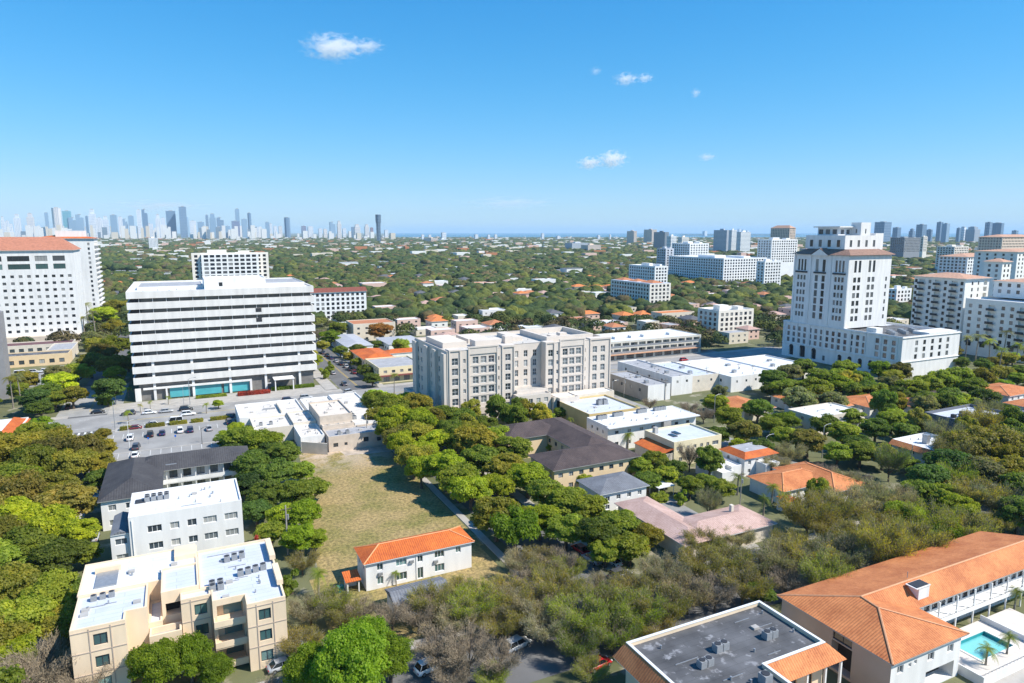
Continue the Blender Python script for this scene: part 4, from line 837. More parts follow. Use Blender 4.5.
for lb, r in (('low warehouse with pale grey roof on the left of the orange and grey corner shop', (76, 352, 90, 396)), ('low warehouse with pale grey roof right behind the orange and grey corner shop', (98, 350, 118, 376))):
    q = B('grey_roof_warehouse', lb, 'warehouse', r[0], r[1]); q.block(0, 0, r[2] - r[0], r[3] - r[1], 0, 5, W_WHITE, {'W': grid(1, r[3] - r[1] - 1, 6, [2.4], 1.6, 1.4, 'k1')}, roof=None); q.hip(0, 0, r[2] - r[0], r[3] - r[1], 5.1, 1.3, mat('pale_metal_roof', (.45, .45, .47), .6, .08, .3), .4, None); q.finish()

# ---- motel and warehouses on the right of the beige building
q = B('gallery_motel', 'long three-storey building with open balconies and white roof behind the beige residence', 'motel', 188, 281, land='long balcony building')
q.block(0, 0, 62, 26, 0, 9.4, mat('grey_beige_stucco', (.60, .57, .49), .85, .06, .5), {'S': grid(.5, 61.5, 12, [7.6, 4.6], 4.2, 2.2, 'back', 1.6) + grid(1, 61, 10, [1.6], 4.6, 2.2, 'd1')}, roof=ROOF_W, par=.35)
bw_ = q.part('balcony_door', GL)
for k in range(12):
    for z in (4.4, 7.4): bw_.box(.5 + 5.08 * k + 1.2, 1.5, z - .9, .5 + 5.08 * k + 3.8, 1.58, z + .9)
rl = q.part('balcony_railing', METAL)
for z in (3.55, 6.55): rl.box(.5, -.12, z, 61.5, -.02, z + .8)
q.part('awning', mat('orange_awning', (.55, .30, .18), .8, .1, 1)).box(0, -1.8, 2.9, 62, -.13, 3.2)
lc = q.part('roof_unit', ROOF_W)
for x in (12, 22, 30, 47): lc.box(x, 8, 9.42, x + 4, 11, 10.6)
q.finish()
WH = [('white cube warehouse with brown side wall, nearest the side street', (157.5, 205, 168, 233), 5.8, mat('olive_grey_stucco', (.38, .35, .31), .85, .1, .4), ROOF_LG),
      ('white warehouse with ivy-spotted gable front and long grey roof', (172, 209, 182.5, 246), 7.2, W_WHITE, ROOF_LG),
      ('narrow peach warehouse with long grey roof between two white ones', (182.6, 210, 197, 240), 6.2, CREAM, ROOF_BW),
      ('broad white warehouse with bright white roof, right end of the warehouse row', (197.2, 203, 224, 238), 6.0, W_WHITE, ROOF_W),
      ('white-roofed warehouse behind the brown tower shadow, last of the warehouse row', (224.2, 209, 250, 236), 5.6, W_WHITE, ROOF_W)]
for i, (lb, r, z, m_, rf_) in enumerate(WH):
    q = B('warehouse', lb, 'warehouse', r[0], r[1], land=('warehouse row' if i == 3 else None)); w_, d_ = r[2] - r[0], r[3] - r[1]
    q.block(0, 0, w_, d_, 0, z, m_, {'S': grid(.5, w_ - .5, max(2, int(w_ / 5)), [z - 1.8], 1.0, 1.0, 'k') if i in (1, 2, 3) else [(3, 2, 1.2, 2.4, 'k')], 'W': grid(2, d_ - 2, 4, [z - 2], 1.2, 1.2, 'k')}, roof=rf_, par=.5)
    if i == 0: q.part('front_wall', W_WHITE).box(-.05, -.08, 0, w_ + .05, -.004, z + .6)
    q.clutter(.5, .5, w_ - .5, d_ - .5, z + .01, 8); ub = q.part('roof_box', METAL); ub.box(w_ * .3, d_ * .2, z + .02, w_ * .3 + 1.5, d_ * .2 + 1.4, z + 1.2); ub.box(w_ * .6, d_ * .55, z + .02, w_ * .6 + 2, d_ * .55 + 1.4, z + .9); q.finish()

def house(lb, x0, y0, x1, y1, z, m_, roofm, rise=1.6, flat=False, name='house', cat='house', land=None, par=.4, ops=True, ridge=None):
    q = B(name, lb, cat, x0, y0, land=land); w_, d_ = x1 - x0, y1 - y0
    nz = [z - 1.3] if z < 5 else [z - 1.3, z - 4.1]
    o_ = {'S': grid(.6, w_ - .6, max(2, int(w_ / 3.6)), nz, 1.2, 1.2), 'W': grid(.6, d_ - .6, max(2, int(d_ / 4)), nz, 1.1, 1.2)} if ops else {}
    if flat: q.block(0, 0, w_, d_, 0, z, m_, o_, roof=roofm, par=par); q.clutter(.5, .5, w_ - .5, d_ - .5, z + .01, 6)
    else: q.block(0, 0, w_, d_, 0, z, m_, o_, roof=None); q.hip(0, 0, w_, d_, z + .12, rise, roofm, .6, ridge)
    return q
house('low house with terracotta roof beside the bare trees in front of the warehouses', 170, 168, 184, 186, 3.6, CREAM, T_TERRA).finish()
house('white house with terracotta hip roof to the right of the warehouse row', 191, 158, 212, 170, 3.6, W_WHITE, T_TERRA).finish()
house('grey flat-roofed annex behind the pole and green trees', 186, 145, 200, 156, 3.4, CREAM, ROOF_LG, flat=True).finish()
house('white flat-roofed villa half hidden by trees below the hotel', 179, 146, 200, 158, 5.6, CREAM, ROOF_W, flat=True, land='white flat-roofed villa').finish()
q = house('long terracotta hip-roofed house below the white hotel', 212, 152, 236, 166, 4, W_WHITE, T_TERRA, land='terracotta house below the hotel', ridge=RIDGE); q.hip(14, -10, 24, 4, 4.13, 1.6, T_TERRA, .5, RIDGE, ax='y'); q.block(14.2, -9.6, 23.8, -.02, 0, 4, W_WHITE, {'S': grid(15, 23, 2, [2.3], 1.2, 1.2)}, roof=None); q.finish()
q = house('white flat-roofed house with terracotta edge and rooftop vent, right of centre', 178, 108, 193, 120, 5.6, W_WHITE, ROOF_W, flat=True, par=.8, land='rooftop-vent house')
r_ = q.part('tile_skirt', T_TERRA); r_.quad((-1.6, -.5, 5.2), (-1.6, 12, 5.2), (-.02, 12, 6.4), (-.02, -.5, 6.4)); r_.quad((-1.6, -1.8, 5.2), (8, -1.8, 5.2), (8, -.02, 6.4), (-.02, -.02, 6.4)); q.part('roof_vent', METAL).box(6, 6, 5.62, 7.4, 7.4, 8.2); q.finish()
MODG = mat('slate_stucco', (.16, .17, .20), .8, .08, .4)
q = house('modern dark grey flat-roofed house with white roof deck, right side', 212, 121, 236, 133, 6.2, MODG, ROOF_BW, flat=True, par=.9, land='modern dark grey house'); ub = q.part('roof_unit', DKMETAL); ub.box(4, 5, 6.22, 5.2, 6.2, 7.3); ub.box(7, 4.4, 6.22, 8.4, 5.6, 7.3); ub.box(10, 6, 6.22, 11.2, 7.2, 7.4); q.finish()
q = house('second modern slate-coloured flat-roofed house at the right edge', 238, 108, 262, 122, 5.6, MODG, ROOF_LG, flat=True, par=.8); q.finish()
q = house('terracotta hip-roofed villa with white walls among palms at the right edge', 268, 138, 288, 152, 5.2, W_WHITE, T_TERRA, ridge=RIDGE, land='right-edge villa'); q.finish()
house('lower terracotta wing of the villa at the right edge', 262, 127, 276, 136, 3.8, W_WHITE, T_TERRA).finish()
house('brown flat-topped garage near the right-edge villa', 250, 150, 264, 160, 3.6, OCH, T_BROWN).finish()
house('small cream cottage with terracotta roof behind the modern grey house', 196, 172, 207, 181, 3.6, CREAM, T_TERRA).finish()

# ---- white hotel with tower
ht = B('white_hotel', 'big white hotel with arched base, four rows of podium windows and a crowned tower', 'hotel', 283.4, 190.5, land='white hotel')
z4 = [15.3, 12.2, 9.1]
HW, HL, HZ = 41, 66, 17.6
wop = grid(2, 14, 3, z4, 1.8, 2.2, 'd') + grid(17, 64, 14, z4, 1.6, 2.2, 'd')
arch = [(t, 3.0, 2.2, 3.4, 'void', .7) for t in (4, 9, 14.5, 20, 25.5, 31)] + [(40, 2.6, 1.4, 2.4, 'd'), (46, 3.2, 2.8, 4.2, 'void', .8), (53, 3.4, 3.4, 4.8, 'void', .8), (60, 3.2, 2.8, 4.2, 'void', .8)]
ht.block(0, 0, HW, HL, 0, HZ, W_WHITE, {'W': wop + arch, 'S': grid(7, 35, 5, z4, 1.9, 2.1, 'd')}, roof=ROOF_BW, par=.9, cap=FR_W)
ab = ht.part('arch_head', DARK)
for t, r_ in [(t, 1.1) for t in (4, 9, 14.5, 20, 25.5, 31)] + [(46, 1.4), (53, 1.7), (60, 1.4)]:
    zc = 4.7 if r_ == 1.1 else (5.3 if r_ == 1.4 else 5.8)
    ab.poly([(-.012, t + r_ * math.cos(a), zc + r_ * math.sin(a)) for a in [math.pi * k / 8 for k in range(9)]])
mo = ht.part('cornice', W_WHITE); mo.box(-.35, -.35, 7.0, HW + .3, -.003, 7.35); mo.box(-.35, 0, 7.0, -.003, HL, 7.35); mo.box(-.4, -.4, 17.9, HW + .4, -.003, 18.2); mo.box(-.4, 0, 17.9, -.003, HL, 18.2)
ht.part('dark_terrace', ROOF_G).box(3, 2, 17.63, HW - 2, 32, 17.75)
ru = ht.part('roof_plant', METAL)
for i in range(9): ru.box(6 + i * 2.6, 8 + (i % 3) * 3, 17.76, 8 + i * 2.6, 10 + (i % 3) * 3, 19.2)
rw = ht.part('roof_block', W_WHITE); rw.box(1.5, 14, 17.63, 6, 19, 20.5); rw.box(20, 1.2, 17.63, 40, 9, 19.0)
TX, TY0, TY1, TZ = 30, 29.5, 61.4, 53
rows = [TZ - 11.5 - 3.7 * k for k in range(6)]
def trip(t): return [(t + dx, z, 1.25, 2.3, 'd') for dx in (-1.9, 0, 1.9) for z in rows] + [(t + dx, TZ - 5.2, 1.1, 5.6, 'dh') for dx in (-1.9, 0, 1.9)] + [(t + dx, TZ - 34, 1.0, 5.4, 'd') for dx in (-1.9, 0, 1.9)]
cen = [(45.5 + dx, TZ - 5.2, 1.7, 6.0, 'd1') for dx in (-2, 2)] + [(45.5 + dx, z, 1.8, 3.0, 'd1') for dx in (-2, 2) for z in rows]
sq = [(t + dx, z, 2.0, 2.4, 'd1') for t in (6, 16) for dx in (-1.5, 1.5) for z in rows] + [(t + dx, TZ - 5.2, 1.7, 5.6, 'd1') for t in (6, 16) for dx in (-1.5, 1.5)] + [(t + dx, TZ - 34, 1.6, 3.6, 'd1') for t in (6, 16) for dx in (-1.5, 1.5)] + [(27, z, 1.2, 2, 'd1') for z in rows]
ht.block(.02, TY0, TX, TY1, HZ + .93, TZ, W_WHITE, {'W': trip(34.5) + cen + trip(56.5), 'S': sq}, roof=None, foot=False)
ht.block(TX + .02, TY0 + 6, TX + 8, TY1, HZ + .93, TZ, W_WHITE, {'S': [(TX + 2.6, z, 1.1, 2.0, 'd') for z in rows] + [(TX + 5.2, z, 1.1, 2.0, 'd') for z in rows] + [(TX + 4, TZ - 5.2, 3, 5.4, 'd2')]}, roof=None, foot=False)
ht.parts['roof_tile_band'] = (MB(), mat('brown_clay_tiles', (.33, .20, .15), .85, .2, 1.2))
tb = ht.part('roof_tile_band', None)
def band(x0, y0, x1, y1, z, oh, ins, rise):
    a = [(x0 - oh, y0 - oh), (x1 + oh, y0 - oh), (x1 + oh, y1 + oh), (x0 - oh, y1 + oh)]; b_ = [(x0 + ins, y0 + ins), (x1 - ins, y0 + ins), (x1 - ins, y1 - ins), (x0 + ins, y1 - ins)]
    for i in range(4): j = (i + 1) % 4; tb.quad((*a[i], z), (*a[j], z), (*b_[j], z + rise), (*b_[i], z + rise))
    tb.poly([(*p, z + rise) for p in b_])
band(0, TY0, TX, TY1, TZ + .2, 1.3, 4.2, 2.6); band(TX, TY0 + 6, TX + 8, TY1, TZ + .19, 1.2, 3, 2.2)
gbx = ht.part('gable', W_WHITE); gbx.poly([(-1.32, 40.5, TZ - .2), (-1.32, 50.5, TZ - .2), (-1.32, 45.5, TZ + 3.0)]); tb.quad((-1.5, 39.9, TZ - .1), (-1.5, 45.5, TZ + 3.3), (4, 45.5, TZ + 3.3), (4, 39.9, TZ + .6)); tb.quad((-1.5, 51.1, TZ - .1), (-1.5, 45.5, TZ + 3.3), (4, 45.5, TZ + 3.3), (4, 51.1, TZ + .6))
bc = ht.part('balcony_ledge', DKMETAL)
for t in (34.5, 45.5, 56.5): bc.box(-.7, t - 3.4, TZ - 9.1, -.003, t + 3.4, TZ - 8.3)
pb = ht.part('pilaster', W_WHITE)
for t in (30, 39.6, 51.4, 61): pb.box(-.32, t - .45, HZ + 1, -.003, t + .45, TZ - .1)
for k in range(9): pb.box(-.3, 2 + k * 7.8, 7.4, -.003, 2.5 + k * 7.8, 17.88)
U0 = TZ + 2.82
ht.block(3.5, TY0 + 6, TX - 1, TY1 - 3, U0, U0 + 5.6, W_WHITE, {'W': grid(TY0 + 7, TY1 - 4, 4, [U0 + 2.7], 1.9, 3.4, 'd1'), 'S': grid(5, TX - 3, 4, [U0 + 2.7], 1.7, 3.2, 'd1')}, roof=ROOF_BW, par=1.0, foot=False)
ht.block(7, TY0 + 13, TX - 6, TY1 - 7, U0 + 5.62, U0 + 10.4, W_WHITE, {'W': grid(TY0 + 13, TY1 - 7, 3, [U0 + 8.3], 2.6, 2.4, 'd2'), 'S': grid(8, TX - 14, 2, [U0 + 8.3], 2.4, 2.2, 'd1')}, roof=None, foot=False)
ht.part('roof_slab', W_WHITE).box(5.5, TY0 + 11, U0 + 10.41, TX - 4.5, TY1 - 5.5, U0 + 11.0)
ht.block(TX - 14, TY0 + 7.5, TX - 7, TY0 + 12.98, U0 + 5.62, U0 + 12.2, W_WHITE, {'S': [(TX - 10.5, U0 + 8.6, .9, 2.2, 'd')], 'W': [(TY0 + 10, U0 + 8.6, .8, 2, 'd')]}, roof=ROOF_BW, par=.6, foot=False)
ht.block(TX - .98, TY0 + 9, TX + 5, TY0 + 24, U0 - 3, U0 + 6.8, W_WHITE, {'S': [(TX + 2, U0 + .8, 1.8, 5.6, 'd1')]}, roof=ROOF_BW, par=.8, foot=False)
ht.depth = .3; ht.finish()

# ---- right apartment complex
ax, ay, aw, al, az = corner_box(915, 966, 990, 279, 372)
q = B('balcony_apartment_block', 'cream apartment block with stacks of dark balconies and pale terracotta roof, right of the hotel', 'apartment block', ax, ay, land='cream balcony apartment block')
fl = [az - 2.6 - 3.45 * k for k in range(9)]
q.block(0, 0, aw, al, 0, az, mat('warm_white_stucco', (.86, .84, .78), .85, .05, .3), {'W': grid(0, al, 1, fl, .1, .1) * 0 + [(al * f, z, 3.4, 2.4, 'back', 1.2) for f in (.2, .52, .84) for z in fl] + [(al * f, z, 1.6, 1.9, 'd1') for f in (.06, .37, .68, .96) for z in fl], 'S': [(aw * .3, z, 1.5, 1.9, 'd1') for z in fl] + [(aw * .55, z, 1.2, 1.9, 'd1') for z in fl] + [(aw * .84, z, 3.2, 2.4, 'back', 1.2) for z in fl]}, roof=None)
q.hip(0, 0, aw, al, az + .1, 2.4, mat('sun_bleached_tiles', (.62, .36, .24), .85, .18, .8), 1.3, None)
bl = q.part('balcony_rail', DKMETAL)
for f in (.2, .52, .84):
    for z in fl: bl.box(-1.5, al * f - 2.0, z - 1.5, -1.42, al * f + 2.0, z - .4); bl.box(-1.5, al * f - 2.0, z - 1.6, -.003, al * f + 2.0, z - 1.45)
q.finish()
bx, by, bw, bl_, bz = corner_box(966, 1040, 1090, 306, 330)
q = B('balcony_apartment_block', 'lower cream apartment wing with dark awnings over its base, nearest the right edge', 'apartment block', bx, by, land='lower cream apartment wing')
fl = [bz - 2.8 - 3.45 * k for k in range(6)]
q.block(0, 0, bw, bl_, 0, bz, mat('warm_white_stucco'), {'W': [(bl_ * f, z, 3.2, 2.4, 'back', 1.2) for f in (.62, .2) for z in fl] + [(bl_ * f, z, 1.7, 1.9, 'd1') for f in (.08, .34, .46, .78, .92) for z in fl] + [(bl_ * f, bz - 23, 2.6, 2.0, 'd1') for f in (.1, .3, .5, .7, .9)]}, roof=ROOF_W, par=.9)
bl = q.part('balcony_rail', DKMETAL)
for f in (.62, .2):
    for z in fl: bl.box(-1.5, bl_ * f - 2.0, z - 1.5, -1.42, bl_ * f + 2.0, z - .4); bl.box(-1.5, bl_ * f - 2.0, z - 1.6, -.003, bl_ * f + 2.0, z - 1.45)
aw_ = q.part('awning', DKMETAL)
for f in (.1, .3, .5, .7, .9): aw_.quad((-1.4, bl_ * f - 1.6, bz - 22), (-1.4, bl_ * f + 1.6, bz - 22), (-.02, bl_ * f + 1.6, bz - 21), (-.02, bl_ * f - 1.6, bz - 21))
q.block(20, 4, bw, bl_ - 2, bz + .92, bz + 9.5, mat('warm_white_stucco'), {'W': grid(5, bl_ - 3, 6, [bz + 7.6, bz + 4.2], 1.7, 1.9, 'd1')}, roof=None, foot=False); q.hip(20, 4, bw, bl_ - 2, bz + 9.6, 2, mat('sun_bleached_tiles'), 1, None); q.finish()
for k, (a, b_, c_, yt, zc, lb) in enumerate(((985, 1003, 1012, 262, 470, 'pale apartment wing with small dark windows behind the balcony block'), (975, 1018, 1060, 252, 560, 'white rear wing with terracotta roof rows behind the balcony blocks'))):
    cx, cy, cw, cl, cz = corner_box(a, b_, c_, yt, zc)
    q = B('rear_apartment_wing', lb, 'apartment block', cx, cy); fl = [cz - 2.6 - 3.45 * k2 for k2 in range(7)]
    q.block(0, 0, cw, cl, 0, cz, mat('warm_white_stucco'), {'W': grid(1, cl - 1, max(2, int(cl / 6)), fl, 1.8, 1.9, 'd1'), 'S': grid(1, cw - 1, max(2, int(cw / 5)), fl, 1.8, 1.9, 'd1')}, roof=None); q.hip(0, 0, cw, cl, cz + .1, 2.2, mat('sun_bleached_tiles'), 1, None); q.finish(60)

# ---- mid-distance blocks:  xL, xc, xR, ytop, depth, wall colour, floor h, bay, roof, label
WHT, CRM, GRY, PCH, BRK, DKG = (.84, .84, .82), (.82, .77, .68), (.56, .58, .61), (.74, .60, .48), (.42, .22, .15), (.28, .30, .32)
MID = [
 (191, 268, 277, 253, 560, CRM, 3.2, 4.2, 'flat', 'E', 'cream slab apartment tower seen over the roof of the banded office'),
 (308, 366, 371, 291, 500, WHT, 3.2, 3.6, 'red', 'E', 'white five-storey apartments with dark red roofs right of the banded office'),
 (611, 650, 671, 284, 560, CRM, 3.2, 4.0, 'terra', 'W', 'cream seven-storey block with orange tiled roof pavilions, centre distance'),
 (629, 655, 668, 267, 690, WHT, 3.2, 4.0, 'flat', 'W', 'white block directly behind the orange-pavilion block'),
 (657, 666, 674, 249, 900, GRY, 3.3, 4.5, 'flat', 'W', 'blue-grey block with flat top at the left of the white lattice block'),
 (672, 690, 709, 244, 920, WHT, 3.3, 4.5, 'flat', 'W', 'white lattice-fronted block stepping up behind the long white slab'),
 (669, 724, 767, 259, 800, WHT, 3.3, 4.2, 'flat', 'W', 'very long white slab of apartments with shaded left side, right of centre'),
 (758, 772, 798, 240, 900, WHT, 3.3, 4.2, 'flat', 'W', 'white domed-corner apartment building left of the hotel tower'),
 (757, 765, 782, 262, 740, WHT, 3.3, 4.2, 'flat', 'W', 'narrow white block at the foot of the domed-corner building'),
 (771, 790, 796, 228, 1500, PCH, 3.4, 4.5, 'terra', 'W', 'brown domed tower on the horizon left of the hotel tower'),
 (698, 719, 754, 312, 420, CRM, 3.1, 3.8, 'flat', 'W', 'three-storey cream office with white roof plant among trees, right of centre'),
 (979, 1003, 1040, 237, 900, PCH, 3.6, 3.4, 'terra', 'W', 'brick-orange office block with a pyramid roof at the right edge'),
 (891, 905, 922, 238, 1500, DKG, 3.4, 4.2, 'flat', 'W', 'dark olive slab behind the hotel tower'),
 (921, 924, 928, 237, 1450, CRM, 3.4, 4.2, 'flat', 'W', 'thin cream tower attached to the dark slab behind the hotel'),
 (937, 955, 969, 247, 1000, CRM, 3.3, 4.2, 'flat', 'W', 'cream frame-fronted block beside the trees right of the hotel tower'),
 (939, 968, 1000, 257, 700, WHT, 3.3, 4.2, 'terra', 'W', 'white and blue building with terracotta roofs behind the balcony apartments'),
 (1000, 1010, 1030, 256, 720, WHT, 3.3, 4.2, 'terra', 'W', 'white terracotta-roofed building last at the right behind the balcony apartments'),
 (915, 928, 940, 306, 470, CRM, 3.2, 4.0, 'flat', 'W', 'low cream building between the hotel and the balcony apartments'),
 (887, 897, 912, 290, 560, WHT, 3.2, 4.0, 'flat', 'W', 'small white building seen just right of the hotel tower'),
 (148, 157, 163, 238, 2300, WHT, 3.3, 4.2, 'flat', 'E', 'small white tower standing alone in the trees below the left skyline'),
 (437, 441, 448, 239, 4300, WHT, 3.3, 4.2, 'flat', 'W', 'small white block in the distant trees centre left'),
 (627, 634, 637, 231, 3300, PCH, 3.4, 4.5, 'flat', 'W', 'pinkish office block on the horizon centre right'),
 (644, 652, 657, 229.5, 3600, PCH, 3.4, 4.5, 'flat', 'W', 'pale pink block farther along the horizon centre right'),
 (654, 665, 669, 232, 2300, DKG, 3.4, 4.5, 'flat', 'W', 'blue glass block in front of the pale pink horizon block'),
 (667, 671, 677, 236, 1700, WHT, 3.4, 4.5, 'flat', 'W', 'white stepped block above the lattice block'),
 (678, 682, 689, 237, 1900, CRM, 3.4, 4.5, 'flat', 'W', 'cream block with blue top right of the white stepped block'),
 (714, 727, 730, 230, 2000, GRY, 3.4, 4.5, 'flat', 'W', 'dark slab tower left in the trio right of centre'),
 (729, 732, 737, 230, 1960, WHT, 3.4, 4.5, 'flat', 'W', 'white tower in the middle of the trio right of centre'),
 (737, 741, 751, 232, 1900, WHT, 3.4, 4.5, 'flat', 'W', 'broad white tower right in the trio right of centre'),
 (565, 572, 590, 243, 2300, GRY, 3.4, 4.5, 'flat', 'W', 'low grey office with a white end block in the distant trees'),
 (581, 588, 601, 245, 2100, PCH, 3.4, 4.5, 'flat', 'W', 'low pinkish building nearer than the grey office in the distant trees'),
 (415, 431, 438, 238, 4000, PCH, 3.4, 4.5, 'flat', 'W', 'wide pinkish low block in the far trees centre left'),
]
FTOW = facade_mat('distant_facade')
for (xl, xc, xr, yt, zc, cl_, fh, bay_, rf_, side, lb) in MID:
    mx, my, mw, ml, mz = corner_box(xl, xc, xr, yt, zc, side)
    mw, ml = min(mw, 130), min(ml, 130)
    q = B('apartment_block', lb, 'apartment block' if 'office' not in lb else 'office block', mx, my)
    nf = max(1, int((mz - 1) / fh)); fl = [mz - 1.9 - fh * k for k in range(min(nf, 9))]
    wm = mat('wall_%d_%d' % (int(cl_[0] * 100), int(cl_[2] * 100)), cl_, .85, .05, .2)
    o_ = {}
    if zc < 1700:
        o_['S'] = grid(1, mw - 1, max(2, int(mw / bay_)), fl, bay_ * .56, 2.0, 'd')
        o_['W' if side == 'W' else 'E'] = grid(1, ml - 1, max(2, int(ml / bay_)), fl, bay_ * .56, 2.0, 'd')
        q.block(0, 0, mw, ml, 0, mz, wm, o_, roof=ROOF_W if rf_ == 'flat' else None, par=.8)
    else:
        fb = MB(); fb.box(0, 0, 0, mw, ml, mz); oo = fb.build('wall', FTOW, q.root); oo.color = (*cl_, 1); q.foot(0, 0, mw, ml)
        q.part('roof_plant', wm).box(mw * .3, ml * .3, mz + .003, mw * .6, ml * .6, mz + 4)
    if rf_ in ('terra', 'red'):
        tmn = mat('far_terracotta', (.52, .21, .10), .85, .12, 1) if rf_ == 'terra' and zc < 600 else mat('sun_bleached_tiles') if rf_ == 'terra' else mat('dark_red_tiles', (.30, .10, .075), .85, .12, 1)
        if rf_ == 'terra' and zc < 600:
            q.part('flat_top', ROOF_BW).box(.1, .1, mz + .002, mw - .1, ml - .1, mz + .3)
            for f0, f1 in ((.02, .3), (.4, .62), (.75, .98)): q.hip(mw * .15, ml * f0, mw * .7, ml * f1, mz + .5, 2.0, tmn, .3, None)
        else: q.hip(0, 0, mw, ml, mz + .1, 3.2 if zc < 1000 else 6, tmn, .8, None)
    elif zc < 1700:
        u = q.part('roof_plant', wm); u.box(mw * .2, ml * .3, mz + .02, mw * .45, ml * .6, mz + 3.2); u.box(mw * .6, ml * .1, mz + .02, mw * .75, ml * .4, mz + 2.4)
    if lb.startswith('cream slab'):
        q.block(mw * .12, -3.5, mw * .86, -.02, 0, mz - 1, mat('wall_78_76', WHT, .85, .05, .2), {'S': grid(mw * .14, mw * .84, 9, fl, 3.2, 2.0, 'd1')}, roof=ROOF_W, par=.5)
    q.finish(60)

# ---- far skyline towers: x0, x1, ytop, depth, colour, words
GLB, GLD, PAL, TEA, BEI = (.26, .38, .50), (.14, .22, .33), (.80, .80, .82), (.10, .36, .42), (.78, .70, .64)
def ramp_tower(x0, x1, yt, zc, colr, lb, grp, kind=0, i=0):
    X, Y, Z = at_depth((x0 + x1) / 2, yt, zc); wd = (x1 - x0) * zc / FPX; s_ = wd / 1.22
    q = empty('skyscraper' if Z > 120 else 'high_rise', (X, Y, 0), 0, lb, 'skyscraper' if Z > 120 else 'high-rise', grp)
    m_ = MB(); h = Z
    if kind == 0: m_.box(-s_ / 2, -s_ / 2, 0, s_ / 2, s_ / 2, h)
    elif kind == 1: m_.box(-s_ / 2, -s_ / 2, 0, s_ / 2, s_ / 2, h * .86); m_.box(-s_ / 3, -s_ / 3, h * .86 + .1, s_ / 3, s_ / 3, h)
    elif kind == 2: m_.box(-s_ / 2, -s_ / 2, 0, 0, s_ / 2, h); m_.box(.1, -s_ / 2, 0, s_ / 2, s_ / 2, h * .88)
    elif kind == 3: m_.prism([(-s_ / 2, -s_ / 4), (-s_ / 4, -s_ / 2), (s_ / 4, -s_ / 2), (s_ / 2, -s_ / 4), (s_ / 2, s_ / 4), (s_ / 4, s_ / 2), (-s_ / 4, s_ / 2), (-s_ / 2, s_ / 4)], 0, h)
    o = m_.build('wall', FT_A if i % 2 else FT_B, q); o.color = (*colr, 1)
    t_ = MB(); t_.box(-s_ / 5, -s_ / 5, h + .1, s_ / 5, s_ / 5, h + max(3, h * .025)); t_.build('roof_plant', CONC, q)
    return q
FT_A = facade_mat('tower_facade_a', (.22, .32, .42), 9, 12, .45, .6); FT_B = facade_mat('tower_facade_b', (.30, .40, .50), 14, 9, .7, .45)
SK = [(0, 3.5, 217, PAL, 1), (4.5, 8.5, 221, PAL, 0), (9, 12, 224, PAL, 0), (13, 19.5, 214.5, PAL, 1), (26, 33, 213.5, BEI, 1), (35, 41, 227, PAL, 0), (44, 47.5, 212.5, GLB, 0), (51, 60.5, 208, BEI, 3), (62, 70.5, 211, TEA, 0), (68, 76, 217.5, GLB, 2), (75, 83, 214.5, GLB, 2), (85, 87.5, 216, GLD, 0), (87.8, 95, 209.5, PAL, 1), (96, 102, 218, PAL, 0), (102, 108, 216.5, PAL, 1), (109.5, 116.5, 215, GLB, 0), (113, 117, 223, PAL, 0), (117.5, 122, 217, PAL, 0), (122, 127, 219, GLB, 2), (127.5, 133.5, 215.8, GLB, 0), (136, 140.5, 210, PAL, 0), (141, 147, 209.5, GLD, 2), (143, 153, 223.5, PAL, 0), (154.5, 160, 214.5, PAL, 1), (160.5, 165, 218, PAL, 0), (165, 175.5, 211, GLD, 0), (178, 186, 206.8, GLD, 0), (181, 188.5, 217, GLB, 3), (189, 196, 221, PAL, 0), (197, 204, 222, GLB, 0), (205, 208, 215, GLD, 0), (208.5, 215.5, 214, GLB, 1), (216, 223.5, 217.5, GLD, 2), (225, 230, 226, GLB, 0), (231, 239.5, 221, (.16, .16, .28), 0), (234.5, 239, 209, GLB, 0), (241, 247, 219, GLB, 0), (247, 251, 213, GLD, 3), (253, 259, 227, PAL, 0), (265, 269, 222, GLB, 0), (269, 272, 223.5, PAL, 0), (273, 277, 226, PAL, 0), (278, 282, 226, BEI, 0), (283.5, 290, 217.5, GLD, 3), (301, 306, 226, (.22, .2, .3), 0), (307, 313, 226.5, PAL, 0), (318, 322, 228.5, PAL, 0), (323, 327, 229, BEI, 0), (329, 335, 222, GLB, 2), (336.5, 341, 221, BEI, 1), (342, 346, 228.5, PAL, 0), (351, 354, 227, GLD, 0), (353.5, 360, 224.5, BEI, 1), (364, 369, 224.5, BEI, 1), (370, 373, 227.5, (.3, .14, .16), 0), (384, 388, 230, PAL, 0)]
CW = {PAL: 'pale', GLB: 'blue glass', GLD: 'dark blue glass', TEA: 'teal glass', BEI: 'beige'}
for i, (a, b_, yt, c_, kd) in enumerate(SK):
    ramp_tower(a, b_, yt, 6300 + 500 * math.sin(i * 2.4), c_, '%s tower, %s from the left in the skyline left of centre' % (CW.get(c_, 'muted purple'), nth(i)), 'towers of the far downtown skyline', kd, i)
X, Y, Z = at_depth(378, 214.5, 4300)
q = empty('twisted_tower', (X, Y, 0), 0, 'slim dark blue tower standing alone at the right end of the downtown skyline', 'skyscraper'); m_ = MB()
pr = None
for k in range(13):
    z = Z * k / 12; a = .045 * k; s_ = 14 + (3 if k > 8 else 0); ring = [(s_ * math.cos(a + t), s_ * 1.0 * math.sin(a + t), z) for t in (math.pi / 4, 3 * math.pi / 4, 5 * math.pi / 4, 7 * math.pi / 4)]
    if pr:
        for j in range(4): m_.quad(pr[j], pr[(j + 1) % 4], ring[(j + 1) % 4], ring[j])
    pr = ring
m_.poly(pr); o = m_.build('wall', FT_A, q); o.color = (.05, .075, .12, 1)
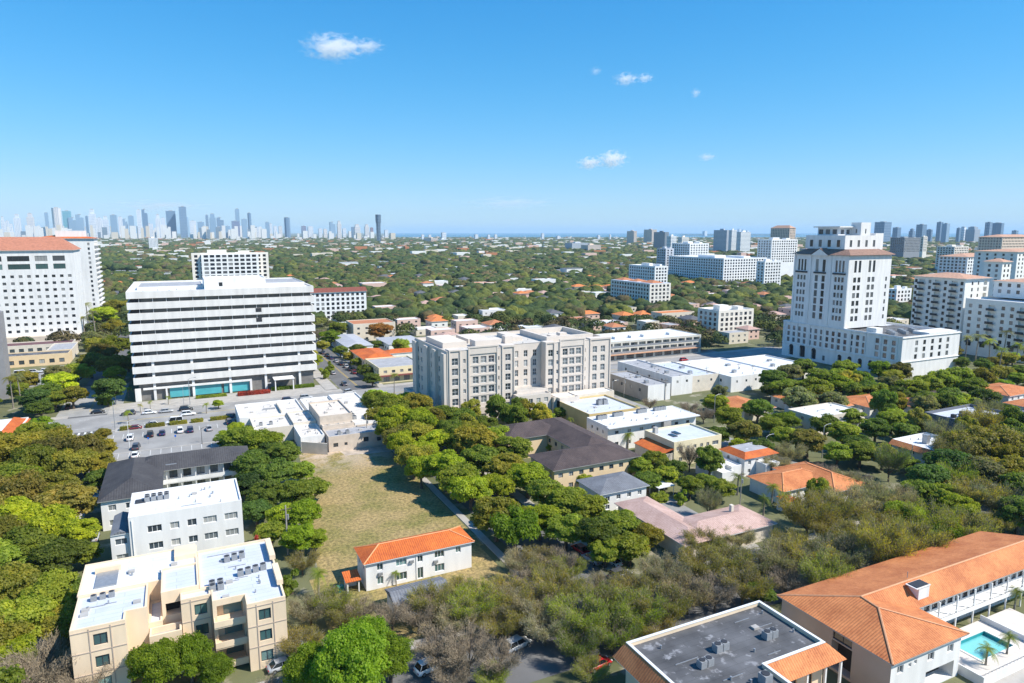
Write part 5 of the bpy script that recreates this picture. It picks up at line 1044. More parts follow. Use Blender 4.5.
SR = [(877, 890, 222, GLD, 0), (894, 900.5, 227.5, GLD, 0), (910, 915, 229, GLD, 1), (918, 926, 224.5, GLD, 0), (927, 933, 229.5, GLD, 3), (938, 943, 222, GLD, 0), (943.5, 949.5, 223.5, GLB, 0), (957.5, 961, 228, GLD, 0), (961, 967, 227, PAL, 1), (968, 979, 227, (.4, .42, .46), 1), (986.5, 992, 222.3, GLD, 0), (993, 1004, 223, GLD, 3), (1013, 1018, 230.5, GLD, 0)]
for i, (a, b_, yt, c_, kd) in enumerate(SR):
    ramp_tower(a, b_, yt, 3700 + 300 * math.sin(i * 1.7), c_, '%s tower, %s from the left on the horizon right of the hotel' % (CW.get(c_, 'grey'), nth(i)), 'towers on the right horizon', kd, i)
SM = [(421, 424, 234.5), (428, 431, 234.8), (441, 446, 232.5), (474, 478, 234.6), (487, 490, 234.8), (494, 497, 234.5), (541, 544, 233.5), (556, 560, 236), (597, 600, 235.2), (609, 611, 234.6)]
for i, (a, b_, yt) in enumerate(SM): ramp_tower(a, b_, yt, 5200, PAL, 'tiny white tower, %s from the left on the low central horizon' % nth(i), 'tiny towers on the central horizon', 0, i)
for i, (a, b_, yt) in enumerate(((703, 707, 231), (733.5, 737, 229.8), (738, 741, 229), (742, 745, 229.6), (746, 749, 230.4))): ramp_tower(a, b_, yt, 11500, PAL, 'faint tower, %s from the left on the far island across the bay' % nth(i), 'faint island towers', 0, i)

# ---- houses scattered among the trees
hr = random.Random(21)
def free(x0, y0, x1, y1, m_=2):
    return not any(x0 - m_ < f[2] and x1 + m_ > f[0] and y0 - m_ < f[3] and y1 + m_ > f[1] for f in FOOT + ROADS)
def in_view(x, y, z=5, mpx=30):
    p_ = proj(x, y, z); return p_[2] > 1 and -mpx < p_[0] < 1024 + mpx and 200 < p_[1] < 700
ROW_W = [mat('house_white', (.78, .77, .74), .85, .05, .3), mat('house_cream', (.70, .62, .50), .85, .05, .3), mat('house_pink', (.68, .48, .40), .85, .05, .3)]
ROOFS = [('white', ROOF_W), ('white', ROOF_W), ('pale grey', ROOF_LG), ('terracotta', mat('far_terracotta', (.52, .21, .10), .85, .12, 1)), ('dark grey', mat('far_slate', (.13, .13, .14), .85, .12, 1)), ('pinkish', mat('far_pink_roof', (.52, .34, .28), .85, .12, 1)), ('orange', mat('far_orange_roof', (.66, .22, .07), .85, .12, 1)), ('white', ROOF_W)]
CLEAR = []
cand = []
for gx in range(-70, 130):
    for gy in range(11, 90):
        if hr.random() > (.66 if gy < 26 else .46): continue
        x, y = gx * 22 + hr.uniform(-5, 5), gy * 27 + hr.uniform(-6, 6)
        if gx % 5 == 0 or gy % 6 == 0: continue
        if y < 300 and (x < 150 or x > 430 and hr.random() < .3): continue
        if x > 430 and y < 200: continue
        big = hr.random() < .09
        w_, d_ = (hr.uniform(18, 32), hr.uniform(12, 20)) if big else (hr.uniform(9, 17), hr.uniform(9, 14))
        if not in_view(x + w_ / 2, y + d_ / 2) or not free(x, y, x + w_, y + d_, 3): continue
        cand.append((proj(x, y)[2], x, y, w_, d_, big)); 
cand.sort()
placed = []
hn = 0; FARB = MB(); FARR = {}
cnt = {}
for (zc, x, y, w_, d_, big) in cand:
    if not free(x, y, x + w_, y + d_, 3): continue
    rn, rm_ = hr.choice(ROOFS); wm = hr.choice(ROW_W); z = hr.choice([3.6, 4.2, 6.0, 6.2, 7.0]) + (3 if big and hr.random() < .5 else 0)
    CLEAR.append((x, y, w_, d_))
    if hn < 292:
        placed.append((proj(x, y)[0], zc, x, y, w_, d_, z, rn, rm_, wm, big)); hn += 1; FOOT.append((x, y, x + w_, y + d_))
    elif len(CLEAR) < 900:
        FOOT.append((x, y, x + w_, y + d_)); FARB.box(x, y, 0, x + w_, y + d_, z, 0); k = len(FARB.v)
        FARB.quad((x - .5, y - .5, z + .1), (x + w_ + .5, y - .5, z + .1), (x + w_ + .5, y + d_ + .5, z + .1), (x - .5, y + d_ + .5, z + .1), 1 + ROOFS.index((rn, rm_)) % 7)
placed.sort(key=lambda q: (q[1] // 150, q[0]))
rows_ = {}
for pl in placed: rows_.setdefault((int(pl[1] // 150), pl[7]), []).append(pl)
DIST = {2: 'just beyond the avenue', 3: 'in the middle distance', 4: 'in the fourth band of rooftops', 5: 'in the fifth band of rooftops', 6: 'farther out', 7: 'far out', 8: 'very far out', 9: 'very far out, almost at the end'}
for (bd, rn), lst in rows_.items():
    for j, (sx, zc, x, y, w_, d_, z, rn, rm_, wm, big) in enumerate(lst):
        lb = '%s-roofed %s among trees %s, %s from the left' % (rn, 'long building' if big else 'house', DIST.get(bd, 'near the avenue'), nth(j))
        q = Bld('low_building' if big else 'house', lb, 'building' if big else 'house', x, y, 0, 'houses scattered among the trees')
        fl = [1.6] if z < 5 else ([1.6, 4.6] if z < 8 else [1.6, 4.6, 7.6])
        o_ = {'S': grid(.6, w_ - .6, max(2, int(w_ / 4.5)), fl, 1.5, 1.2, 'k1'), ('W' if x > 0 else 'E'): grid(.6, d_ - .6, 2, fl, 1.3, 1.2, 'k1')} if zc < 620 else {}
        if big or rn in ('white', 'pale grey'): q.block(0, 0, w_, d_, 0, z, wm, o_, roof=rm_, par=.4, foot=False)
        else: q.block(0, 0, w_, d_, 0, z, wm, o_, roof=None, foot=False); q.hip(0, 0, w_, d_, z + .1, min(w_, d_) * .2, rm_, .6, None)
        q.finish(14)
o = FARB.build('distant_rooftops', [ROW_W[0]] + [r[1] for r in ROOFS[:7]]); o['kind'] = 'stuff'

# ================================================================== TREES
NR = np.random.RandomState(5)
def quad_mesh(name, V, mats, mi=None):
    """V: (n,4,3) corners"""
    n = len(V); me = bpy.data.meshes.new(name)
    me.vertices.add(n * 4); me.vertices.foreach_set('co', np.ascontiguousarray(V, dtype=np.float32).ravel())
    me.loops.add(n * 4); me.loops.foreach_set('vertex_index', np.arange(n * 4, dtype=np.int32))
    me.polygons.add(n); me.polygons.foreach_set('loop_start', np.arange(0, n * 4, 4, dtype=np.int32)); me.polygons.foreach_set('loop_total', np.full(n, 4, dtype=np.int32))
    for m_ in (mats if isinstance(mats, list) else [mats]): me.materials.append(m_)
    if mi is not None: me.polygons.foreach_set('material_index', mi.astype(np.int32))
    me.update(calc_edges=True); return me
def unit(v): return v / (np.linalg.norm(v, axis=-1, keepdims=True) + 1e-9)
def leaves(C, Nn, size, aspect=1.0, rs=NR):
    """leaf-clump quads centred at C facing Nn"""
    n = len(C); r = unit(rs.normal(size=(n, 3))); a = unit(np.cross(Nn, r)); b_ = np.cross(Nn, a)
    s_ = size * rs.uniform(.6, 1.4, (n, 1)); A, Bv = a * s_ * .5, b_ * s_ * .5 * aspect
    bend = Nn * s_ * .18
    return np.stack([C - A - Bv, C + A - Bv + bend, C + A + Bv, C - A + Bv + bend], 1)
def lobed_crown(seed, R0, zc, flat, nl, per, size, spill=.18, top=1.0):
    """crown as many leafy clumps hung on a ring of lobes, gaps between them"""
    rs = np.random.RandomState(seed); out = []
    for i in range(nl):
        th = rs.uniform(0, 2 * math.pi); u = math.sqrt(rs.uniform(0.02, 1)); ph = rs.uniform(-.35, 1.0)
        rr = R0 * .72 * u
        c = np.array([rr * math.cos(th), rr * math.sin(th), zc + R0 * flat * (math.sqrt(max(0, 1 - (.8 * u) ** 2)) * (ph * top))])
        r = R0 * rs.uniform(.15, .33)
        n = int(per * rs.uniform(.6, 1.3)); d = unit(rs.normal(size=(n, 3))); d[:, 2] = np.where(d[:, 2] < -.2, -d[:, 2] * .6, d[:, 2]); d = unit(d)
        rad = r * (1 - spill * np.abs(rs.normal(size=(n, 1)))) * (1 + .15 * np.sin(d[:, :1] * 7 + i) * np.cos(d[:, 1:2] * 6))
        P_ = c + d * rad * np.array([1.15, 1.15, .8])
        nn = unit(d * .7 + rs.normal(size=(n, 3)) * .5 + np.array([0, 0, .45]))
        out.append(leaves(P_, nn, size, 1.1, rs))
    return np.concatenate(out)
def limb_set(seed, R0, h, zc, n=7):
    rs = random.Random(seed); m_ = MB(); bx_ = rs.uniform(-.3, .3); r0 = .28 + R0 * .028
    fork = (bx_, rs.uniform(-.3, .3), zc * .55)
    m_.tube([(0, 0, -.1), (bx_ * .4, 0, zc * .25), fork], [r0 * 1.25, r0, r0 * .85], 7, cap=False)
    for i in range(n):
        a = 2 * math.pi * i / n + rs.uniform(-.3, .3); L_ = R0 * rs.uniform(.5, .8)
        m_.tube([fork, (fork[0] + math.cos(a) * L_ * .45, fork[1] + math.sin(a) * L_ * .45, zc * .8), (math.cos(a) * L_, math.sin(a) * L_, zc + R0 * .25 * rs.random())], [r0 * .6, r0 * .35, .05], 5, cap=False)
    return m_.mesh('trunk', BARK)
def twig_tree(seed, R0, zc, leafy):
    """vase-shaped crown of fine upright branchlets, with or without sparse leaf"""
    rs = random.Random(seed); nr = np.random.RandomState(seed); m_ = MB(); tips = []
    m_.tube([(0, 0, -.1), (.1, 0, zc * .35)], [.3, .24], 7, cap=False)
    for i in range(8):
        a = 2 * math.pi * i / 8 + rs.uniform(-.3, .3); L_ = R0 * rs.uniform(.35, .6)
        p1 = (math.cos(a) * L_ * .5, math.sin(a) * L_ * .5, zc * .65); p2 = (math.cos(a) * L_, math.sin(a) * L_, zc * .95)
        m_.tube([(.1, 0, zc * .33), p1, p2], [.16, .11, .06], 5, cap=False)
        for j in range(9):
            a2 = a + rs.uniform(-.9, .9); base = p1 if j % 2 else p2; L2 = R0 * rs.uniform(.25, .5)
            e = (base[0] + math.cos(a2) * L2, base[1] + math.sin(a2) * L2, base[2] + R0 * rs.uniform(.15, .5))
            m_.tube([base, ((base[0] + e[0]) / 2, (base[1] + e[1]) / 2, (base[2] + e[2]) / 2 + .15), e], [.06, .04, .02], 3, cap=False); tips.append((base, e))
    limbs = m_.mesh('trunk', BARK)
    T = np.array([t[1] for t in tips]); Bs = np.array([t[0] for t in tips])
    n = 7500; k = nr.randint(0, len(T), n); f = nr.uniform(.25, 1.05, (n, 1)); P_ = Bs[k] + (T[k] - Bs[k]) * f + nr.normal(size=(n, 3)) * R0 * .085
    d = unit(unit(T[k] - Bs[k]) * .8 + nr.normal(size=(n, 3)) * .45 + np.array([0, 0, .35])); L_ = nr.uniform(.35, 1.0, (n, 1)) * R0 * .15; side = unit(np.cross(d, nr.normal(size=(n, 3)))) * .022
    tw = np.stack([P_ - side, P_ + side, P_ + d * L_ + side * .5, P_ + d * L_ - side * .5], 1)
    twm = quad_mesh('twigs', tw, TWIG2 if leafy else TWIG)
    lf = None
    if leafy:
        n2 = int(7500 * leafy); k = nr.randint(0, n, n2); C_ = P_[k] + d[k] * L_[k] * nr.uniform(0, 1, (n2, 1)) + nr.normal(size=(n2, 3)) * .16
        dl = unit(d[k] + nr.normal(size=(n2, 3)) * .38); ll = nr.uniform(.25, .75, (n2, 1)); sd_ = unit(np.cross(dl, nr.normal(size=(n2, 3)))) * nr.uniform(.03, .055, (n2, 1))
        lf = quad_mesh('foliage', np.stack([C_ - sd_ * .5, C_ + dl * ll * .5 - sd_, C_ + dl * ll, C_ + dl * ll * .5 + sd_], 1), LEAF)
    return limbs, twm, lf
def palm(seed, h, fr=16, L=2.6, lean=.5, droop=1.0):
    rs = random.Random(seed); m_ = MB(); tx, ty = rs.uniform(-lean, lean), rs.uniform(-lean, lean)
    m_.tube([(0, 0, 0), (tx * .3, ty * .3, h * .5), (tx, ty, h)], [.2, .15, .13], 7)
    fl_ = []
    for i in range(fr):
        a = 2 * math.pi * i / fr + rs.uniform(-.2, .2); up = rs.uniform(-.1, 1.0); pr = None
        for k in range(9):
            t_ = k / 8; r = L * (t_ * (1 - .15 * t_)) * (.65 + .35 * (1 - up * .5)); z = h + .1 + L * (up * t_ * .8 - droop * t_ * t_ * (.75 - up * .2)); w_ = .5 * math.sin(math.pi * (.12 + .85 * t_)) ** .7 * L / 2.6
            c = np.array([tx + r * math.cos(a), ty + r * math.sin(a), z]); s_ = np.array([-math.sin(a), math.cos(a), 0])
            if pr is not None:
                for sg in (1, -1):
                    for q_ in (0, .5):
                        c0 = pr[0] + (c - pr[0]) * q_; c1 = pr[0] + (c - pr[0]) * (q_ + .33); tip = c0 + s_ * sg * w_ * 1.1 + (c - pr[0]) * .9 + np.array([0, 0, -.35 * w_])
                        fl_.append([c0, c1, tip + (c - pr[0]) * .08, tip])
            pr = (c,)
    return m_.mesh('trunk', PBARK), quad_mesh('fronds', np.array(fl_), LEAF)
PROTO = {}
def add_proto(key, parts): PROTO[key] = parts
for i in range(6):
    add_proto(('round', i), [('trunk', limb_set(40 + i, 5, 9, 4.6)), ('crown', quad_mesh('crown', lobed_crown(10 + i, 5, 4.8, .8, 52, 430, .27, .4), LEAF))])
for i in range(3):
    add_proto(('broad', i), [('trunk', limb_set(60 + i, 6.2, 8, 4.4, 9)), ('crown', quad_mesh('crown', lobed_crown(30 + i, 6.2, 4.7, .5, 64, 430, .28, .42), LEAF))])
for i in range(2):
    add_proto(('fine', i), [('trunk', limb_set(70 + i, 6.2, 8, 4.6, 9)), ('crown', quad_mesh('crown', lobed_crown(75 + i, 6.2, 4.7, .6, 80, 560, .19, .38), LEAF))])
for i in range(4):
    l_, t_, f_ = twig_tree(80 + i, 5, 4.8, 1.25); add_proto(('airy', i), [('trunk', l_), ('twigs', t_), ('foliage', f_)])
for i in range(3):
    l_, t_, f_ = twig_tree(90 + i, 5, 4.8, 0); add_proto(('bare', i), [('trunk', l_), ('twigs', t_)])
for i in range(3):
    a_, b_ = palm(100 + i, 7 + i, 18, 2.7); add_proto(('palm', i), [('trunk', a_), ('fronds', b_)])
for i in range(2):
    a_, b_ = palm(120 + i, 3.2, 16, 2.0, .2); add_proto(('small_palm', i), [('trunk', a_), ('fronds', b_)])
add_proto(('shrub', 0), [('stem', limb_set(130, 1.2, 1, .8, 5)), ('foliage', quad_mesh('foliage', lobed_crown(131, 1.3, .7, .9, 9, 90, .3), LEAF))])
NAMES = {'fine': 'feathery_tree', 'round': 'leafy_tree', 'broad': 'spreading_tree', 'airy': 'thin_leaved_tree', 'bare': 'bare_tree', 'palm': 'palm_tree', 'small_palm': 'palm_tree', 'shrub': 'shrub'}
COL = {'deep green': (.085, .14, .034), 'dark green': (.125, .175, .030), 'mid green': (.205, .245, .032), 'bright green': (.16, .235, .016), 'yellow-green': (.27, .32, .024), 'olive': (.245, .225, .035), 'olive brown': (.20, .18, .045), 'grey-green': (.20, .205, .10), 'tan': (.30, .27, .15), 'rust-tinged': (.33, .17, .045), 'grey': (.2, .17, .14), 'red-flowered': (.30, .05, .04)}
TREES = []      # kind, colour word, x, y, radius, cluster phrase
def T(px, py, rpx, kind, colr, cl, hz=None):
    """survey: crown centre and crown radius read off the photograph, tree standing on the ground below it"""
    z = 5.5
    for _ in range(4):
        x, y = at(px, py, z); zc = proj(x, y, z)[2]; r = rpx * zc / FPX
        z = hz if hz else min(9.5, max(1.6, 1.18 * r))
    TREES.append((kind, colr, x, y, r * (1.22 if kind in ('round', 'broad') else 1.12 if kind in ('airy', 'bare') else 1.0), cl, z * (1.08 if kind != 'shrub' else 1)))
def TT(cl, spec):
    for l_ in spec.split(';'):
        a = l_.strip().split(',')
        if len(a) < 5: continue
        T(float(a[0]), float(a[1]), float(a[2]), a[3].strip(), a[4].strip(), cl)
TT('down the left border', '14,448,24,round,olive;44,452,22,round,olive brown;72,462,20,broad,olive;96,462,16,round,olive;20,480,25,round,mid green;52,487,22,round,olive;12,515,26,round,yellow-green;48,522,24,broad,yellow-green;78,530,18,round,yellow-green;22,548,27,round,mid green;58,556,24,round,dark green;84,552,15,round,mid green;12,585,28,broad,olive;48,592,26,round,mid green;74,592,18,round,dark green;18,620,30,broad,mid green;56,622,22,broad,olive;-10,560,30,round,mid green;-12,640,30,broad,olive;8,655,24,broad,yellow-green;98,478,13,round,dark green;30,430,13,round,mid green;100,448,14,round,olive')
TT('in front of the peach block', '40,662,36,bare,grey;84,672,26,bare,grey;155,662,30,fine,bright green;190,655,26,fine,bright green;216,668,18,fine,bright green;138,650,18,fine,bright green;8,682,30,bare,tan')
TT('at the bottom edge left of centre', '350,662,44,fine,bright green;314,668,30,fine,bright green;390,655,26,fine,bright green;366,642,30,fine,bright green;300,640,20,airy,olive;270,690,20,bare,grey')
TT('between white block and grass field', '240,437,16,round,mid green;262,442,18,round,yellow-green;284,452,16,round,dark green;232,455,15,round,dark green;252,463,18,round,dark green;276,472,18,round,dark green;300,470,13,round,mid green;246,484,16,round,deep green;268,494,18,round,dark green;292,492,18,round,mid green;312,488,15,round,mid green;256,510,15,round,deep green;282,514,16,round,yellow-green;304,512,17,round,bright green;270,532,14,round,mid green;298,536,17,round,bright green;314,538,13,round,yellow-green;262,540,10,shrub,red-flowered;268,452,14,round,deep green;226,440,10,round,dark green')
TT('around the orange-roofed house yard', '318,583,13,small_palm,yellow-green;302,560,14,airy,olive;332,600,18,airy,yellow-green;310,606,18,airy,tan;345,612,16,airy,olive;362,608,16,bare,tan;290,580,12,shrub,dark green;396,578,7,small_palm,mid green;418,612,20,bare,grey;455,618,20,airy,tan;440,600,16,bare,grey;392,612,16,bare,tan')
TT('in the field-side street row', '376,398,13,round,yellow-green;392,402,15,round,yellow-green;380,416,14,round,olive;402,418,18,round,yellow-green;398,436,16,round,olive brown;416,432,18,round,olive;424,452,17,broad,yellow-green;436,440,16,round,yellow-green;446,415,15,round,mid green;462,418,14,round,dark green;456,436,18,round,mid green;476,436,16,round,yellow-green;486,424,13,round,mid green;498,436,16,round,mid green;512,448,18,round,mid green;482,458,20,round,dark green;506,468,20,round,olive;470,488,20,broad,yellow-green;498,484,17,broad,yellow-green;528,476,20,round,yellow-green;515,525,24,broad,bright green;492,512,12,round,yellow-green;546,492,20,round,mid green;540,518,20,round,yellow-green;566,500,20,round,mid green;566,528,20,round,mid green;590,508,18,round,mid green;596,532,22,round,dark green;620,524,20,round,mid green;630,546,18,round,mid green;606,550,16,round,mid green;646,534,16,round,olive;583,478,9,round,mid green;408,400,12,round,yellow-green;425,415,13,round,mid green;438,465,9,bare,grey')
TT('over the near cross street', '436,640,24,bare,tan;468,646,28,bare,tan;498,655,24,bare,grey;452,672,20,bare,tan;490,676,16,airy,yellow-green;478,596,22,airy,yellow-green;508,592,22,airy,olive;460,588,16,airy,olive;532,600,22,airy,tan;530,578,18,bare,tan;560,585,24,airy,olive;545,622,22,airy,tan;580,612,26,airy,yellow-green;576,640,22,airy,bright green;606,600,24,airy,yellow-green;612,628,24,airy,bright green;632,584,20,airy,olive;640,610,26,airy,yellow-green;664,602,24,airy,olive;590,668,16,airy,mid green;640,636,20,bare,grey;662,630,20,airy,olive;560,560,18,bare,tan;500,622,18,airy,olive;540,556,16,airy,olive;520,560,16,airy,tan;548,572,18,airy,olive;430,598,20,airy,olive;470,604,22,airy,yellow-green;504,604,20,airy,tan;600,586,18,airy,tan;570,566,16,airy,yellow-green;520,610,20,airy,olive;446,654,22,bare,tan')
TT('between pink roof and poolside house', '666,570,22,airy,tan;688,590,22,airy,tan;700,562,22,airy,olive;716,588,22,bare,tan;730,556,20,airy,olive;744,582,22,airy,olive;760,560,20,airy,grey-green;762,592,14,round,dark green;786,556,24,airy,grey-green;788,578,20,bare,grey;812,552,24,airy,olive;840,550,26,airy,grey-green;836,530,20,airy,olive;862,536,24,airy,olive;888,528,24,airy,olive;912,532,20,airy,yellow-green;906,515,18,broad,yellow-green;932,516,24,airy,yellow-green;948,534,18,broad,bright green;966,524,24,airy,olive;876,512,20,airy,olive;850,500,20,airy,tan;872,492,20,airy,grey-green;898,494,18,airy,tan;706,540,18,airy,olive;740,535,14,airy,tan;790,540,18,airy,olive;948,496,16,round,mid green')
TT('among the outer villas', '930,478,20,round,deep green;950,462,20,round,deep green;968,446,22,broad,olive brown;992,440,24,broad,olive brown;1014,446,20,broad,olive brown;1010,470,20,round,olive;982,470,20,round,grey-green;976,490,22,airy,olive;1002,498,22,airy,grey-green;1020,512,20,round,dark green;960,506,16,round,yellow-green;1000,520,14,airy,olive;918,490,16,round,dark green;1024,486,20,round,dark green;844,478,14,airy,grey-green;826,470,12,bare,grey;908,462,10,round,mid green;860,478,12,bare,tan')
TT('between the pink roof and the cream block', '640,465,13,round,mid green;655,460,14,round,mid green;666,474,13,round,mid green;648,480,12,round,dark green;676,468,12,round,dark green;690,484,13,round,mid green;706,482,12,round,mid green;722,488,13,round,mid green;738,484,10,small_palm,mid green;772,494,11,small_palm,mid green;784,502,10,small_palm,mid green;850,486,8,small_palm,mid green;764,505,10,small_palm,dark green;628,440,8,small_palm,mid green;660,498,9,round,mid green;682,496,8,shrub,mid green;612,468,9,round,yellow-green;554,446,8,round,yellow-green')
TT('around the cottages right of centre', '704,412,10,bare,grey;690,406,9,bare,tan;716,402,12,round,mid green;730,416,14,round,mid green;744,430,16,round,olive brown;758,408,14,round,dark green;772,424,12,round,mid green;718,434,12,round,dark green;784,436,14,round,mid green;740,446,10,round,yellow-green;760,448,14,round,dark green;790,450,14,airy,grey-green;808,440,16,round,olive brown;776,462,12,airy,tan;826,424,14,round,dark green;844,432,16,round,mid green;860,444,14,round,dark green;876,428,14,round,dark green;892,418,14,round,mid green;838,452,14,round,mid green;852,416,12,round,mid green;906,432,14,round,dark green;800,398,16,round,grey-green;816,388,16,round,mid green;786,388,14,round,mid green;772,378,14,round,dark green;832,400,14,round,grey-green;790,372,12,round,grey-green')
TT('at the foot of the white hotel', '842,384,12,round,yellow-green;856,390,12,round,mid green;870,388,12,round,dark green;884,392,12,round,mid green;898,394,12,round,dark green;912,388,14,round,mid green;928,384,14,round,mid green;944,380,14,round,mid green;958,376,14,round,mid green;972,386,13,round,mid green;950,396,14,round,dark green;928,400,14,round,dark green;968,402,12,round,mid green;985,396,12,round,dark green;820,376,12,round,mid green;804,366,12,round,dark green')
TT('in front of the balcony apartments', '966,352,8,palm,grey-green;976,356,9,palm,grey-green;990,354,9,palm,mid green;1004,352,9,palm,grey-green;1016,358,9,palm,mid green;1000,364,8,palm,dark green;984,364,8,round,dark green;962,362,8,round,dark green;1020,370,8,round,dark green')
TT('left of the banded block', '76,372,14,round,mid green;90,362,14,round,olive;102,352,14,round,olive brown;112,364,15,round,olive;108,388,16,round,deep green;116,344,13,round,mid green;114,326,10,round,olive;104,314,12,round,yellow-green;116,306,12,round,olive;94,338,11,round,grey-green;88,322,8,palm,grey-green;84,330,8,palm,grey-green;95,330,8,palm,grey-green;60,382,15,round,yellow-green;72,394,13,round,olive;46,392,14,round,dark green;34,398,15,round,deep green;54,398,12,round,mid green;20,394,10,palm,grey-green;12,398,9,palm,olive;40,408,11,round,dark green;102,398,6,shrub,mid green;108,400,6,shrub,bright green')
TT('around the orange strip roof', '40,424,11,round,bright green;52,430,11,round,mid green;36,436,9,round,yellow-green;62,436,9,round,mid green;102,434,8,round,olive;88,444,9,round,olive brown')
TT('along the front of the beige residence', '538,410,7,round,mid green;548,416,7,round,mid green;560,412,7,round,dark green;528,412,6,round,mid green;570,424,6,small_palm,mid green;592,430,6,small_palm,yellow-green;636,412,6,small_palm,yellow-green;600,432,5,shrub,mid green;622,426,5,small_palm,mid green;648,420,9,bare,tan;664,414,9,bare,grey;508,414,6,round,mid green;650,402,8,bare,tan')
TT('along the corner shop side street', '340,350,7,round,mid green;350,356,7,round,olive;358,362,7,round,mid green;366,370,8,round,dark green;372,378,8,round,dark green;360,348,6,round,olive;330,336,10,round,bright green;338,328,10,round,mid green;318,332,8,bare,grey;322,345,7,round,olive;380,330,11,round,rust-tinged;376,344,6,round,dark green;404,347,5,round,olive brown;330,366,6,shrub,mid green;324,372,6,shrub,mid green;394,388,6,palm,mid green')
TT('on the banded block pavement', '128,392,5,small_palm,yellow-green;140,408,4,small_palm,olive;150,405,4,small_palm,mid green;128,417,6,small_palm,yellow-green;206,408,5,small_palm,yellow-green;168,400,4,small_palm,mid green;218,403,5,round,yellow-green;103,432,6,round,olive;213,388,5,palm,olive')
TT('in the car park corner', '236,428,9,round,yellow-green;226,436,9,round,yellow-green;246,432,9,round,mid green')
for px_, py_ in ((985, 671), (1006, 660), (1014, 612)): TREES.append(('small_palm', 'mid green', *at(px_, py_), 1.9, 'by the swimming pool', 3.6))
def row(cl, xs, ys, jit, rr, kinds, cols, gap):
    for x in xs:
        for y in ys:
            a, b_ = x + rnd.uniform(-jit, jit), y + rnd.uniform(-jit, jit)
            if any((t_[2] - a) ** 2 + (t_[3] - b_) ** 2 < gap ** 2 for t_ in TREES): continue
            if any(f[0] - 1 < a < f[2] + 1 and f[1] - 1 < b_ < f[3] + 1 for f in FOOT): continue
            p_ = proj(a, b_, 5)
            if not (-40 < p_[0] < 1064 and p_[1] < 720): continue
            TREES.append((rnd.choice(kinds), rnd.choice(cols), a, b_, rnd.uniform(*rr), cl, rnd.uniform(6.5, 8.5)))
row('in the field-side street row', (57.5, 62, 69.5), [100 + 7.5 * k for k in range(18)], 1.6, (4.6, 6.6), ('round', 'broad'), ('olive', 'mid green', 'yellow-green', 'dark green', 'mid green', 'olive'), 5.2)
row('in the field-side street row', (52.6,), [152 + 7 * k for k in range(7)], 1.2, (4.2, 5.4), ('round', 'broad'), ('olive', 'mid green', 'yellow-green'), 4.5)
row('down the left border', (-26.5, -34, -40, -47), [96 + 8 * k for k in range(17)], 1.8, (4.8, 6.8), ('round', 'broad'), ('olive', 'mid green', 'yellow-green', 'olive brown', 'mid green'), 5.5)
row('over the near cross street', [32 + 9 * k for k in range(6)], (77, 95), 1.5, (4.4, 5.8), ('airy',), ('yellow-green', 'mid green', 'olive'), 6.5)
row('between pink roof and poolside house', [78 + 9 * k for k in range(11)], (77, 95), 1.8, (4.4, 5.8), ('airy',), ('olive', 'yellow-green', 'grey-green', 'mid green'), 6.0)
row('around the orange villa', [106 + 8 * k for k in range(6)], [98 + 8 * k for k in range(6)], 2.5, (2.6, 4.4), ('round', 'airy', 'bare', 'round'), ('mid green', 'olive', 'dark green', 'grey-green'), 6)
row('behind the brown roofs', (76, 84, 92, 100), (186, 193, 200), 1.5, (3.4, 4.6), ('round',), ('mid green', 'olive', 'dark green'), 5)
row('among the outer villas', [150 + 10 * k for k in range(10)], [98 + 10 * k for k in range(6)], 2.5, (3.6, 5.2), ('round', 'airy', 'round'), ('olive', 'mid green', 'grey-green', 'dark green', 'olive brown'), 7.5)
NEAR_FOOT = list(FOOT)
LOOK = {'fine': 'feathery tree', 'round': 'leafy tree', 'broad': 'spreading tree', 'airy': 'airy tree', 'bare': 'bare tree', 'palm': 'tall palm', 'small_palm': 'small palm', 'shrub': 'low shrub'}
base_r = {'fine': 6.6, 'round': 5.4, 'broad': 6.6, 'airy': 5.2, 'bare': 5.2, 'palm': 2.6, 'small_palm': 2.0, 'shrub': 1.4}
base_z = {'fine': 6.2, 'round': 6.6, 'broad': 6.0, 'airy': 6.2, 'bare': 6.2, 'palm': 8.0, 'small_palm': 3.4, 'shrub': 1.0}
# natural fill of the quarter behind, spacing by jittered grid
fr_ = random.Random(99); FILL = []
KN = [k for k in ['deep green', 'dark green', 'dark green', 'mid green', 'mid green', 'mid green', 'olive', 'olive', 'yellow-green', 'bright green', 'olive brown', 'grey-green', 'olive', 'yellow-green', 'olive brown']]
def blocked(x, y, m_):
    for f in FOOT:
        if f[0] - m_ < x < f[2] + m_ and f[1] - m_ < y < f[3] + m_: return True
    for f in ROADS:
        if f[0] - .5 < x < f[2] + .5 and f[1] - .5 < y < f[3] + .5: return True
    return False
FA = np.array(FOOT); RA = np.array(ROADS)
def ok_pts(P_, m_, front=0):
    keep = np.ones(len(P_), bool)
    for f in FA: keep &= ~((P_[:, 0] > f[0] - m_ - front * .4) & (P_[:, 0] < f[2] + m_) & (P_[:, 1] > f[1] - m_ - front) & (P_[:, 1] < f[3] + m_))
    for f in RA[:]:
        keep &= ~((P_[:, 0] > f[0] + 1) & (P_[:, 0] < f[2] - 1) & (P_[:, 1] > f[1] + 1) & (P_[:, 1] < f[3] - 1) & (P_[:, 1] < 450))
    return keep
